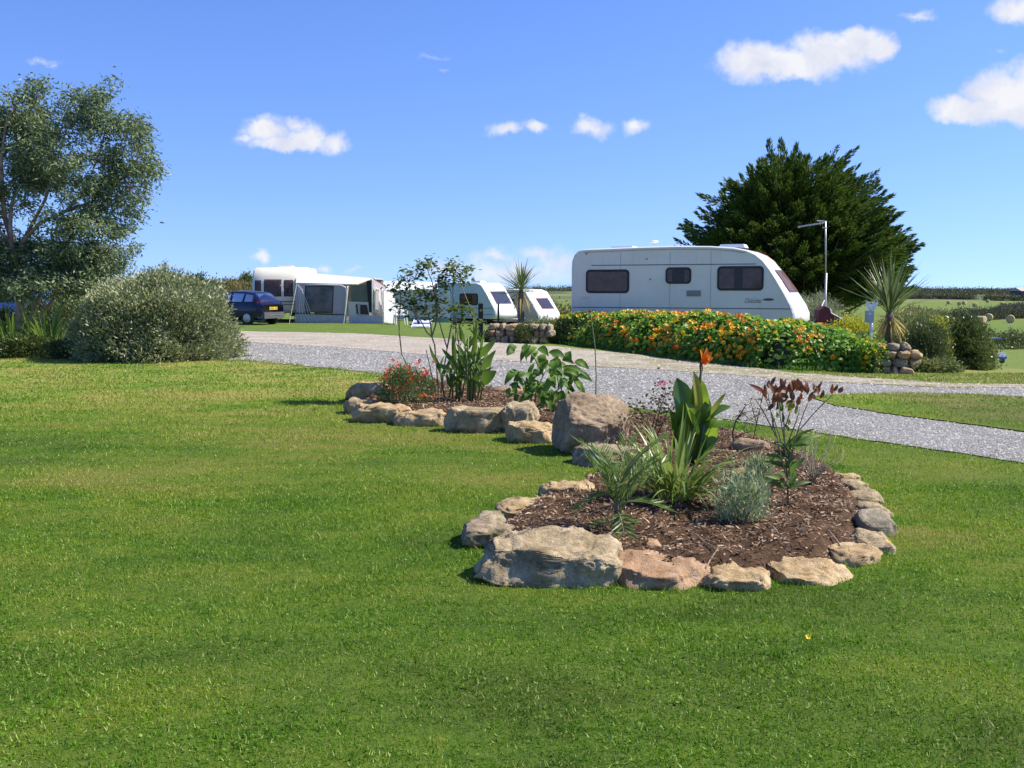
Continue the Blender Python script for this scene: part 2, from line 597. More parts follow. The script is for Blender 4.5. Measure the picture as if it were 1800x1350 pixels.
def dirt_material():
    m, g = new_mat('dirt_track')
    pos = g.n('ShaderNodeNewGeometry').outputs['Position']
    mp = g.n('ShaderNodeMapping', {'Vector': pos, 'Rotation': (0, 0, R(-30)), 'Scale': (0.7, 1.2, 1)}).outputs[0]
    n1 = g.noise(mp, 0.9, 6, 0.7, 0.8)
    n2 = g.noise(pos, 30, 4, 0.7)
    c = g.ramp(g.math('ADD', g.math('MULTIPLY', n1, 0.75), g.math('MULTIPLY', n2, 0.25)), [(0.34, (0.23, 0.19, 0.14)), (0.5, (0.34, 0.30, 0.25)), (0.64, (0.40, 0.37, 0.325))])
    sep = g.n('ShaderNodeSeparateXYZ', {0: pos})
    # weeds creep in towards the flower bank
    w = g.math('MULTIPLY', g.smooth(sep.outputs[0], 0.5, 3.6), g.smooth(g.noise(mp, 2.3, 5, 0.7, 0.3), 0.40, 0.60))
    c = g.mix(g.math('MULTIPLY', w, 0.85), c, (0.17, 0.17, 0.055))
    b = g.n('ShaderNodeBsdfPrincipled', {'Base Color': c, 'Roughness': 0.9, 'Specular IOR Level': 0.15})
    bb = g.n('ShaderNodeBump', {'Strength': 0.7, 'Distance': 0.02, 'Height': g.noise(pos, 60, 4, 0.7)})
    g.t.links.new(bb.outputs[0], b.inputs['Normal'])
    g.n('ShaderNodeOutputMaterial', {0: b})
    return m


M_GROUND = ground_material()
M_GRAVEL = gravel_material('grey_gravel', [(0.20, (0.06, 0.058, 0.055)), (0.36, (0.175, 0.17, 0.16)), (0.55, (0.285, 0.28, 0.265)), (0.8, (0.40, 0.39, 0.37))])
M_DIRT = dirt_material()

# one ground sheet out to the horizon
gy = np.r_[np.arange(-12, 60, 0.75), 60 * (6000 / 60.0) ** (np.arange(0, 111) / 110.0)]
gx_h = np.r_[np.arange(0, 30, 0.75), 30 * (5000 / 30.0) ** (np.arange(0, 91) / 90.0)]
gx = np.r_[-gx_h[::-1], gx_h[1:]]
GX, GY = np.meshgrid(gx, gy)
GV = np.c_[GX.ravel(), GY.ravel(), H(GX, GY).ravel()]
nx, ny = len(gx), len(gy)
ii, jj = np.meshgrid(np.arange(nx - 1), np.arange(ny - 1))
k0 = (jj * nx + ii).ravel()
ground = link('ground', fast_mesh('ground', GV, np.c_[k0, k0 + 1, k0 + nx + 1, k0 + nx]), M_GROUND, smooth=True, kind='structure')
road, ROAD_POLY = strip('gravel_road', NEAR_PX, FAR_PX, 220, 24, 0.010, M_GRAVEL, 0.10, 3.0)
dirt, DIRT_POLY = strip('dirt_track', MID_PX, FAR_PX, 220, 8, 0.016, M_DIRT, 0.13, 9.0)
isle, ISLE_POLY = strip('grass_strip', ISL_LO, ISL_UP, 120, 8, 0.022, M_GROUND, 0.10, 15.0)

# ------------------------------------------------------------------ flower bed soil
BED_PX = [(828, 948), (850, 985), (940, 1018), (1080, 1030), (1240, 1034), (1345, 1026), (1470, 1002), (1535, 965), (1550, 930), (1540, 890), (1515, 855), (1475, 828), (1400, 795),
          (1320, 772), (1200, 748), (1120, 733), (1050, 716), (960, 704), (930, 694), (850, 688), (760, 680), (690, 678), (630, 690), (618, 710), (645, 730), (710, 738), (790, 748),
          (900, 756), (960, 768), (1015, 796), (1050, 822), (1010, 850), (965, 876), (890, 902)]
BED = np.array([[gp(*p).x, gp(*p).y] for p in BED_PX])


def bed_h(P):
    P = np.asarray(P, float)[:, :2]
    d = edge_dist(P, BED)
    ins = inside(P, BED)
    t = np.clip(d / 0.30, 0, 1)
    t = t * t * (3 - 2 * t)
    n = np.array([0.035 * mnoise.noise(Vector((p[0] * 2.2, p[1] * 2.2, 0))) + 0.022 * mnoise.noise(Vector((p[0] * 7, p[1] * 7, 3))) + 0.012 * mnoise.noise(Vector((p[0] * 21, p[1] * 21, 5))) for p in P])
    return np.where(ins, -0.03 + 0.15 * t + n * (0.3 + 0.7 * t), -0.06)


def bz(x, y):
    return float(bed_h([[x, y]])[0])


bx = np.arange(BED[:, 0].min() - .1, BED[:, 0].max() + .1, 0.045)
by = np.arange(BED[:, 1].min() - .1, BED[:, 1].max() + .1, 0.045)
BX, BY = np.meshgrid(bx, by)
BP = np.c_[BX.ravel(), BY.ravel()]
keep = inside(BP, BED) | (edge_dist(BP, BED) < 0.09)
BZ = np.full(len(BP), -0.06)
BZ[keep] = bed_h(BP[keep])
nx, ny = len(bx), len(by)
ii, jj = np.meshgrid(np.arange(nx - 1), np.arange(ny - 1))
k0 = (jj * nx + ii).ravel()
FQ = np.c_[k0, k0 + 1, k0 + nx + 1, k0 + nx]
FQ = FQ[keep[FQ].all(axis=1)]
M_SOIL = pmat('bark_soil', (0.055, 0.032, 0.018), (0.125, 0.075, 0.045), scale=14, rough=0.95, spec=0.1, bump=1.0, bscale=45, bdist=0.03)
used, inv = np.unique(FQ, return_inverse=True)
soil = link('soil_bed', fast_mesh('soil_bed', np.c_[BP, BZ][used], inv.reshape(FQ.shape)), M_SOIL, smooth=True, kind='structure')

# bark chips, too many to count
n = 30000
P = np.c_[RNG.uniform(BED[:, 0].min(), BED[:, 0].max(), n * 4), RNG.uniform(BED[:, 1].min(), BED[:, 1].max(), n * 4)]
P = P[inside(P, BED)]
P = P[edge_dist(P, BED) > 0.05][:n]
Z = bed_h(P) + 0.004
dirs = RNG.normal(size=(len(P), 3)); dirs[:, 2] = np.abs(dirs[:, 2]) * 0.35
V, F = leaves(np.c_[P, Z], dirs, RNG.uniform(0.012, 0.055, len(P)), RNG.uniform(0.006, 0.018, len(P)), fold=0.1, up=np.tile([0, 0, 1.0], (len(P), 1)))
M_CHIP = leafmat('bark_chips', [(0.07, 0.038, 0.02), (0.18, 0.11, 0.065), (0.32, 0.20, 0.125), (0.12, 0.07, 0.04), (0.52, 0.40, 0.28), (0.22, 0.15, 0.09)], trans=0.0, rough=0.85, spec=0.15)
tag(link('bark_chips', fast_mesh('bark_chips', V, F), M_CHIP, kind='stuff'), 'brown shredded bark chips covering the soil of the flower bed', 'bark chips')

# pale dead sticks lying on the bark, one by one
M_STICK = pmat('dead_stick', (0.36, 0.27, 0.19), (0.20, 0.13, 0.09), scale=20, rough=0.9)
for (a, b, c, r, lab) in [((1050, 945), (1105, 935), (1130, 940), .008, 'pale curved dead stick lying on bark behind the long front rock'),
                          ((1212, 935), (1240, 950), (1262, 965), .006, 'thin straight dead stick on bark in front of the grey lavender'),
                          ((1235, 985), (1250, 972), (1262, 965), .005, 'short dead twig meeting a longer stick on the bark'),
                          ((1455, 925), (1490, 940), (1520, 945), .006, 'dark straight stick on bark near the grey slate edging'),
                          ((1350, 925), (1368, 938), (1385, 948), .006, 'dark short stick on bark right of the lavender'),
                          ((945, 727), (965, 720), (985, 712), .012, 'pale dead branch lying beside the boulder in the bed')]:
    mb = MB(); q = []
    for p in (a, b, c):
        w = gp(*p, 0.13); q.append(Vector((w.x, w.y, bz(w.x, w.y) + 0.015)))
    q.insert(1, (q[0] + q[1]) / 2 + Vector((0, .01, .012)))
    mb.tube(q, [r, r, r * .8, r * .5], 5)
    solo('dead_stick', mb, M_STICK, q[0], lab, 'stick', 'dead sticks on the bark')


# ------------------------------------------------------------------ lawn grass (stuff) and loose gravel (stuff)
def screen_sample(n, d0, d1, spread, pw):
    """ground points, denser near the viewer"""
    u = RNG.uniform(0, 1, n)
    if pw == 1:
        D = d0 * (d1 / d0) ** u
    else:
        D = (d0 ** (2 - pw) + u * (d1 ** (2 - pw) - d0 ** (2 - pw))) ** (1 / (2 - pw))
    X = RNG.uniform(-1, 1, n) * (spread * D + 0.6)
    return np.c_[X, D]


def grass_patch(P, h, w):
    n = len(P)
    z = H(P[:, 0], P[:, 1]) - 0.004
    base = np.c_[P, z]
    az = RNG.uniform(0, 2 * np.pi, n)
    lean = RNG.uniform(0.1, 1.35, n)
    d = np.c_[np.cos(az) * np.sin(lean), np.sin(az) * np.sin(lean), np.cos(lean)]
    s = nrm(np.cross(d, RNG.normal(size=(n, 3))))
    hh = (h * RNG.uniform(0.5, 1.3, n))[:, None]; ww = (w * RNG.uniform(0.7, 1.3, n))[:, None]
    V = np.empty((n, 3, 3))
    V[:, 0] = base - s * ww * 0.5; V[:, 1] = base + s * ww * 0.5; V[:, 2] = base + d * hh
    return V.reshape(-1, 3)


near = screen_sample(420000, 2.6, 8.0, 0.60, 0.35)
far = screen_sample(330000, 8.0, 24.0, 0.60, 1)
_e = RNG.integers(0, len(BED), 9000); _t = RNG.uniform(0, 1, 9000)[:, None]
fringe = BED[_e - 1] * (1 - _t) + BED[_e] * _t
fringe = fringe + nrm(fringe - BED.mean(axis=0)) * np.abs(RNG.normal(size=(9000, 1))) * .05 + RNG.normal(size=(9000, 2)) * .04
GPT = np.vstack([near, far, fringe])
FR_ = np.r_[np.zeros(len(near) + len(far)), np.ones(len(fringe))]
D = GPT[:, 1]
clump = np.array(vnoise(np.c_[GPT, np.zeros(len(GPT))][::1], 1.7, 4.0)) if False else np.sin(GPT[:, 0] * 3.1 + 2 * np.sin(GPT[:, 1] * 1.7)) * np.sin(GPT[:, 1] * 2.3 + 1.5 * np.sin(GPT[:, 0] * 1.3))
ok = ~inside(GPT, BED) | (edge_dist(GPT, BED) < 0.02)
ok &= ~inside(GPT, ROAD_POLY) | inside(GPT, ISLE_POLY)
rp = np.array([[p.x, p.y] for p in [gt(*q) for q in FAR_PX]])
ok &= GPT[:, 1] < np.interp(GPT[:, 0], rp[:, 0][np.argsort(rp[:, 0])], rp[:, 1][np.argsort(rp[:, 0])]) + 3
GPT, D, clump, FR_ = GPT[ok], D[ok], clump[ok], FR_[ok]
finec = np.sin(GPT[:, 0] * 31 + 3 * np.sin(GPT[:, 1] * 17)) * np.sin(GPT[:, 1] * 27 + 3 * np.sin(GPT[:, 0] * 13))
A_ = dens([gt(*p) for p in NEAR_PX], 400)                      # grass creeping over the edge of the gravel
_i = RNG.integers(60, 400, 9000)
creep = A_[_i] + RNG.normal(size=(9000, 2)) * .05 + np.c_[np.zeros(9000), np.abs(RNG.normal(size=9000)) ** 1.5 * .16]
_w = np.sin(creep[:, 0] * 2.1) + np.sin(creep[:, 0] * 5.3 + 1) > -.4
creep = creep[_w & (RNG.uniform(size=9000) < .8)]
GPT = np.vstack([GPT, creep]); D = GPT[:, 1]; clump = np.r_[clump, np.zeros(len(creep))]; FR_ = np.r_[FR_, np.full(len(creep), .3)]; finec = np.r_[finec, np.zeros(len(creep))]
sc = np.clip(D / 6.0, 1.0, 3.2)
V = grass_patch(GPT, (0.0235 + 0.005 * clump + 0.009 * finec + .022 * FR_) * np.clip(D / 9.0, 1, 1.5), 0.0058 * sc)
isl = inside(GPT, ISLE_POLY)
V = V.reshape(-1, 3, 3)
V[isl, :, 2] += 0.02
V = V.reshape(-1, 3)
grass = tag(link('lawn_grass', fast_mesh('lawn_grass', V, np.arange(len(V)).reshape(-1, 3)), blade_material(), kind='stuff'), 'short mown green grass of the lawn with drier yellow patches', 'grass')

# clover in the near lawn
cl = screen_sample(90000, 2.7, 9.0, 0.60, 0.35)
cn = np.array([mnoise.noise(Vector((p[0] * .8, p[1] * .8, 9.0))) + .7 * mnoise.noise(Vector((p[0] * 3.1, p[1] * 3.1, 2.0))) for p in cl])
cl = cl[(RNG.uniform(size=len(cl)) < np.clip((cn + .25) * .16, .004, .13)) & (~inside(cl, BED))]
V, F = discs(np.c_[cl, H(cl[:, 0], cl[:, 1]) + RNG.uniform(.008, .024, len(cl))], RNG.normal(size=(len(cl), 3)) * .35 + np.array([.1, -.1, 1.0]), RNG.uniform(.0035, .007, len(cl)), 6)
tag(link('clover_leaves', fast_mesh('clover_leaves', V, F), leafmat('clover_leaves', [(0.06, 0.16, 0.01), (0.11, 0.24, 0.02), (0.22, 0.34, 0.06), (0.08, 0.20, 0.015)], trans=.35, spec=.15), kind='stuff'), 'small round clover leaves scattered through the near lawn', 'clover')

# loose stones
P = screen_sample(90000, 8.0, 30.0, 0.62, 1)
spill = inside(P + np.array([0, .22]), ROAD_POLY) & (RNG.uniform(size=len(P)) < .12)
P = P[(inside(P, ROAD_POLY) & ~inside(P, DIRT_POLY) & (~inside(P, ISLE_POLY) | (RNG.uniform(size=len(P)) < .03))) | spill]
n = len(P)
r = RNG.uniform(0.008, 0.019, n) * np.clip(P[:, 1] / 13.0, 0.9, 1.5)
OCT = np.array([[1, 0, 0], [0, 1, 0], [-1, 0, 0], [0, -1, 0], [0, 0, 1], [0, 0, -1.0]])
OF = np.array([[0, 1, 4], [1, 2, 4], [2, 3, 4], [3, 0, 4]])
V = OCT[None, :5, :] * r[:, None, None] * RNG.uniform(0.6, 1.35, (n, 5, 1)) * np.array([1, 1, 0.7])
a = RNG.uniform(0, 6.28, n); ca, sa = np.cos(a)[:, None], np.sin(a)[:, None]
X, Y = V[:, :, 0] * ca - V[:, :, 1] * sa, V[:, :, 0] * sa + V[:, :, 1] * ca
V = np.stack([X + P[:, 0, None], Y + P[:, 1, None], V[:, :, 2] + (H(P[:, 0], P[:, 1]) + 0.010)[:, None]], axis=2)
F = (OF[None] + (np.arange(n) * 5)[:, None, None]).reshape(-1, 3)
M_STONELET = leafmat('loose_gravel', [(0.09, 0.087, 0.083), (0.28, 0.275, 0.26), (0.47, 0.46, 0.435), (0.20, 0.195, 0.185), (0.37, 0.36, 0.34)], trans=0.0, rough=0.8, spec=0.2)
LG_V, LG_F = V.reshape(-1, 3), F
P2 = screen_sample(26000, 15.0, 36.0, 0.62, 1)
P2 = P2[inside(P2, DIRT_POLY)]
n2 = len(P2); r2 = RNG.uniform(.012, .034, n2)
V2 = OCT[None, :5, :] * r2[:, None, None] * RNG.uniform(0.6, 1.35, (n2, 5, 1)) * np.array([1, 1, 0.45]) + np.c_[P2, H(P2[:, 0], P2[:, 1]) + 0.016][:, None, :]
F2 = (OF[None] + (np.arange(n2) * 5)[:, None, None]).reshape(-1, 3)
tag(link('track_grit', fast_mesh('track_grit', V2.reshape(-1, 3), F2), leafmat('beige_grit', [(0.22, 0.17, 0.12), (0.42, 0.36, 0.29), (0.32, 0.26, 0.20), (0.55, 0.50, 0.43)], trans=0.0, rough=.9, spec=.1), kind='stuff'), 'beige grit lying on the worn dirt track', 'grit')
tag(link('loose_gravel', fast_mesh('loose_gravel', V.reshape(-1, 3), F), M_STONELET, kind='stuff'), 'loose grey stone chippings strewn along the track', 'gravel')

# ------------------------------------------------------------------ rocks round the bed
import bmesh


def ico(sub):
    bm = bmesh.new()
    bmesh.ops.create_icosphere(bm, subdivisions=sub, radius=1.0)
    V = np.array([v.co[:] for v in bm.verts]); F = np.array([[v.index for v in f.verts] for f in bm.faces])
    bm.free()
    return V, F


ICO3, ICO4, ICO5 = ico(4), ico(5), ico(6)


def rock_shape(w, d, h, seed, block=0.60, sub=1, cuts=12, rough=1.0, tilt=0.0, top=0.42, slope=0.0):
    V, F = (ICO3, ICO4, ICO5)[sub]
    rs = np.random.default_rng(seed)
    P = np.sign(V) * np.abs(V) ** np.array([block, block, top])
    P /= np.abs(P).max()
    for k in range(cuts):                       # broken flat faces: steep sides, a few chamfered upper edges
        nv = nrm(rs.normal(size=3) * np.array([1, 1, .25 if k % 3 else .9])); c = (P @ nv).max() * rs.uniform(0.70, 0.94)
        over = np.maximum(0, P @ nv - c)
        P = P - over[:, None] * nv[None] * 0.97
    P = P / np.abs(P).max(axis=0)
    sz = np.array([w / 2, d / 2, h / 2])
    Q = P * sz
    m = (w * d * h) ** (1 / 3)
    so = seed * 7.31
    nn = np.array([mnoise.noise(Vector(q) * (2.4 / m) + Vector((so, 0, 0))) * 0.085 + mnoise.noise(Vector(q) * (6 / m) + Vector((0, so, 0))) * 0.06
                   + mnoise.noise(Vector(q) * (16 / m) + Vector((0, 0, so))) * 0.034 + mnoise.noise(Vector(q) * (42 / m) + Vector((so, so, 0))) * 0.016 for q in Q])
    Q = Q + nrm(V) * (nn * m * rough)[:, None]
    up = (Q[:, 2] + h / 2) / h
    Q[:, 2] += (tilt * Q[:, 0] + slope * Q[:, 1]) * np.clip(up, 0, 1)
    Q[:, 2] += h / 2
    return Q, F


def rock_material(name, a, b, c, moss=None):
    m, g = new_mat(name)
    tc = g.n('ShaderNodeTexCoord').outputs['Object']
    n1 = g.noise(tc, 5, 5, 0.65, 0.3); n2 = g.noise(tc, 22, 5, 0.7); n3 = g.noise(tc, 90, 3, 0.7)
    f = g.math('ADD', g.math('MULTIPLY', n1, 0.5), g.math('ADD', g.math('MULTIPLY', n2, 0.3), g.math('MULTIPLY', n3, 0.2)))
    col = g.ramp(f, [(0.36, a), (0.5, b), (0.62, c)])
    spk = g.smooth(g.noise(tc, 160, 2, 0.5), 0.60, 0.68)
    col = g.mix(g.math('MULTIPLY', spk, 0.5), col, (0.08, 0.075, 0.07))
    if moss:
        mm = g.math('MULTIPLY', g.smooth(g.noise(tc, 7, 4, 0.6), 0.5, 0.62), 0.8)
        col = g.mix(mm, col, moss)
    bs = g.n('ShaderNodeBsdfPrincipled', {'Base Color': col, 'Roughness': 0.92, 'Specular IOR Level': 0.15})
    hh = g.math('ADD', g.noise(tc, 30, 6, 0.7), g.math('MULTIPLY', g.noise(tc, 110, 3, 0.7), 0.4))
    bb = g.n('ShaderNodeBump', {'Strength': 0.9, 'Distance': 0.018, 'Height': hh})
    g.t.links.new(bb.outputs[0], bs.inputs['Normal'])
    g.n('ShaderNodeOutputMaterial', {0: bs})
    return m


M_ROCK = {'tan': rock_material('tan_granite', (0.23, 0.15, 0.07), (0.42, 0.30, 0.16), (0.60, 0.48, 0.30)),
          'grey': rock_material('grey_granite', (0.17, 0.125, 0.065), (0.34, 0.265, 0.16), (0.56, 0.46, 0.31)),
          'pink': rock_material('rusty_granite', (0.25, 0.14, 0.07), (0.38, 0.24, 0.14), (0.49, 0.37, 0.26)),
          'moss': rock_material('mossy_granite', (0.18, 0.135, 0.08), (0.32, 0.25, 0.17), (0.45, 0.38, 0.28), moss=(0.13, 0.12, 0.045)),
          'slate': rock_material('slate_grey', (0.15, 0.125, 0.085), (0.28, 0.24, 0.17), (0.44, 0.39, 0.29)),
          'boulder': rock_material('boulder_granite', (0.14, 0.10, 0.06), (0.28, 0.205, 0.13), (0.45, 0.35, 0.24))}

ROCKS = [  # px0, px1, top, bottom, depth m, material, detail, extra
    (803, 905, 903, 965, .40, 'moss', 1, dict(block=.7, slope=.12), 'mossy tan rock at the left tip of the front bed'),
    (880, 1015, 878, 918, .32, 'tan', 1, dict(block=.55, slope=.15), 'long flat ochre rock on the left edge of the front bed'),
    (955, 1042, 844, 892, .36, 'tan', 1, dict(block=.6), 'pale ochre rock behind the small palm, left edge of bed'),
    (1024, 1072, 834, 862, .26, 'tan', 0, dict(), 'small ochre stone tucked under the small palm leaves'),
    (824, 1096, 936, 1036, .56, 'grey', 2, dict(block=.5, tilt=-0.03, slope=.10), 'largest long grey rock along the front of the bed'),
    (1082, 1246, 978, 1042, .46, 'pink', 1, dict(block=.6, tilt=-0.06, slope=.12), 'rusty pink rock right of the long grey front rock'),
    (1224, 1362, 996, 1042, .40, 'tan', 1, dict(block=.65), 'low tan rock in the front edging, right of the rusty rock'),
    (1340, 1484, 984, 1030, .40, 'tan', 1, dict(block=.6, tilt=0.05, slope=.1), 'flat pale rock sloping into the lawn at front right of bed'),
    (1462, 1546, 960, 998, .40, 'tan', 0, dict(), 'small sandy stone at the front right corner of the bed'),
    (1488, 1566, 936, 974, .36, 'grey', 1, dict(block=.6), 'flat grey stone on the right edge of the bed below the slates'),
    (1508, 1566, 902, 946, .26, 'slate', 0, dict(block=.45, slope=.3), 'dark grey slate standing on the right edge of the bed'),
    (1506, 1562, 884, 912, .26, 'grey', 0, dict(block=.5), 'thin grey stone behind the dark slate on the right edge'),
    (1486, 1548, 862, 890, .28, 'grey', 0, dict(), 'half buried grey stone on the far right edge of the bed'),
    (1474, 1532, 844, 868, .26, 'grey', 0, dict(), 'weathered stone on the right edge behind the half buried one'),
    (1466, 1512, 832, 852, .22, 'tan', 0, dict(), 'small pale ochre stone furthest back on the right edge'),
    (968, 1108, 694, 802, .70, 'boulder', 2, dict(block=.66, cuts=11, top=.62, slope=.18, rough=.7), 'big rounded granite boulder at the middle of the bed'),
    (1014, 1116, 780, 822, .44, 'moss', 1, dict(block=.65), 'low mossy rock in front of the big boulder'),
    (896, 976, 740, 780, .48, 'tan', 1, dict(block=.6, tilt=-.06), 'flat tan rock lying left of the big boulder'),
    (782, 902, 714, 762, .46, 'grey', 1, dict(block=.5), 'long dark faced rock below the broad leaved clump'),
    (886, 944, 704, 762, .55, 'grey', 1, dict(block=.5), 'squared grey block at the foot of the drooping leaved plant'),
    (698, 796, 720, 750, .46, 'tan', 1, dict(block=.6), 'low flat tan rock below the red flowers'),
    (624, 722, 709, 744, .46, 'tan', 1, dict(block=.55), 'blocky tan rock on the lawn side of the red flowers'),
    (604, 654, 700, 729, .44, 'grey', 0, dict(), 'small grey stone at the far left end of the bed'),
    (610, 692, 672, 708, .5, 'tan', 1, dict(block=.6), 'weathered tan rock behind the far left end of the bed'),
    (852, 935, 682, 702, .5, 'pink', 0, dict(), 'low reddish rock behind the broad leaved clump'),
    (1288, 1356, 768, 800, .35, 'boulder', 0, dict(block=.5), 'dark slab at the back of the bed under the bare twig'),
    (1286, 1322, 822, 846, .18, 'pink', 0, dict(), 'small pinkish stone beside the strappy leaved clump'),
    (1132, 1160, 950, 974, .12, 'pink', 0, dict(), 'small brown stone sunk in the bark behind the rusty rock'),
]
for i, (a, b, t, bt, dep, mt, sub, ex, lab) in enumerate(ROCKS):
    inb = lab.startswith(('small pinkish', 'small brown', 'dark slab'))
    c = gp((a + b) / 2, bt, 0.07 if inb else 0.0)
    Dm = c.y + dep / 2
    w = (b - a) * Dm / FPX
    e = CAM_H / math.hypot(CAM_H, Dm)
    hgt = 0.012 + max(0.055, ((bt - t) * Dm / FPX - dep * e * 0.92) / math.sqrt(1 - e * e))
    sink = 0.05
    Q, F = rock_shape(w * (1.0 if w > .7 else 1.13), dep, hgt + sink, 31 + i * 3, sub=sub, **ex)
    loc = (c.x + c.x / c.y * dep / 2, Dm, (0.07 if inb else 0.0) - sink)
    o = solo('rock' if dep < .6 else 'boulder', (Q, F), M_ROCK[mt], loc, lab, 'rock', 'rocks edging the flower bed', smooth=True, world=False)
    o.rotation_euler = (0, 0, 0)

# ================================================================== TREES, SHRUBS, HEDGES
M_BARK = pmat('brown_bark', (0.16, 0.11, 0.075), (0.30, 0.22, 0.16), scale=9, rough=0.9, bump=0.6)
M_EBARK = pmat('pinkish_bark', (0.22, 0.14, 0.10), (0.42, 0.30, 0.23), scale=6, rough=0.8, bump=0.4)
M_TWIG = pmat('dark_twigs', (0.05, 0.035, 0.022), (0.09, 0.065, 0.04), scale=9, rough=0.95)
M_EUC = leafmat('eucalyptus_leaves', [(0.06, 0.105, 0.035), (0.14, 0.20, 0.085), (0.30, 0.35, 0.20), (0.085, 0.14, 0.045), (0.18, 0.23, 0.10), (0.24, 0.26, 0.14)], trans=0.26, rough=0.5, spec=0.25)
M_OLEARIA = leafmat('greygreen_leaves', [(0.13, 0.17, 0.055), (0.23, 0.27, 0.11), (0.38, 0.39, 0.22), (0.16, 0.20, 0.07), (0.28, 0.31, 0.14), (0.52, 0.50, 0.36)], trans=0.2, rough=0.55)
M_CYP = leafmat('cypress_sprays', [(0.030, 0.070, 0.012), (0.060, 0.115, 0.018), (0.12, 0.18, 0.026), (0.042, 0.088, 0.014)], trans=0.22, rough=0.6, spec=0.25, tcol=(0.13, 0.19, 0.03))
M_DARK = leafmat('dark_shrub_leaves', [(0.035, 0.065, 0.016), (0.075, 0.12, 0.028), (0.14, 0.17, 0.055), (0.05, 0.09, 0.02)], trans=0.2, rough=0.4)
M_MID = leafmat('mid_green_leaves', [(0.09, 0.14, 0.03), (0.15, 0.20, 0.05), (0.23, 0.25, 0.09), (0.11, 0.16, 0.04)], trans=0.25, rough=0.5)
M_BROWNISH = leafmat('bracken_leaves', [(0.24, 0.16, 0.065), (0.34, 0.25, 0.11), (0.17, 0.18, 0.06), (0.27, 0.22, 0.09), (0.15, 0.19, 0.06)], trans=0.25, rough=0.7)
M_OLIVE = leafmat('olive_hedge_leaves', [(0.12, 0.14, 0.04), (0.19, 0.20, 0.065), (0.15, 0.17, 0.045), (0.22, 0.18, 0.075)], trans=0.2, rough=0.6)
M_FARHEDGE = leafmat('far_hedge_leaves', [(0.075, 0.085, 0.05), (0.11, 0.12, 0.07), (0.14, 0.145, 0.09), (0.09, 0.10, 0.06)], trans=0.1, rough=0.8, spec=0.1)
M_FENNEL = leafmat('feathery_greygreen', [(0.15, 0.19, 0.09), (0.24, 0.28, 0.15), (0.34, 0.36, 0.22), (0.18, 0.22, 0.11)], trans=0.3, rough=0.6)
M_YELLOWSHRUB = leafmat('yellow_green_leaves', [(0.17, 0.26, 0.03), (0.28, 0.36, 0.03), (0.52, 0.47, 0.03), (0.22, 0.30, 0.03), (0.62, 0.54, 0.04)], trans=0.3, rough=0.5)
M_STRAP = leafmat('strap_leaves', [(0.10, 0.19, 0.03), (0.16, 0.26, 0.045), (0.22, 0.32, 0.06), (0.12, 0.20, 0.03)], trans=0.35, rough=0.4)


def crown_points(blobs, n, rng, shell=0.55):
    """points in a union of ellipsoids, biased to the outside; blobs: (cx,cy,cz,rx,ry,rz)"""
    vol = np.array([b[3] * b[4] * b[5] for b in blobs]) ** 0.8
    k = rng.choice(len(blobs), n, p=vol / vol.sum())
    B = np.array(blobs)[k]
    d = rdirs(n, rng)
    r = rng.uniform(0, 1, n) ** (1 / 3.0 * (1 - shell))
    return B[:, :3] + d * r[:, None] * B[:, 3:], d


def clumped(cent, out, per, spread, rng):
    """leaf positions round clump centres"""
    n = len(cent)
    P = np.repeat(cent, per, axis=0) + rng.normal(size=(n * per, 3)) * spread
    return P, np.repeat(out, per, axis=0)


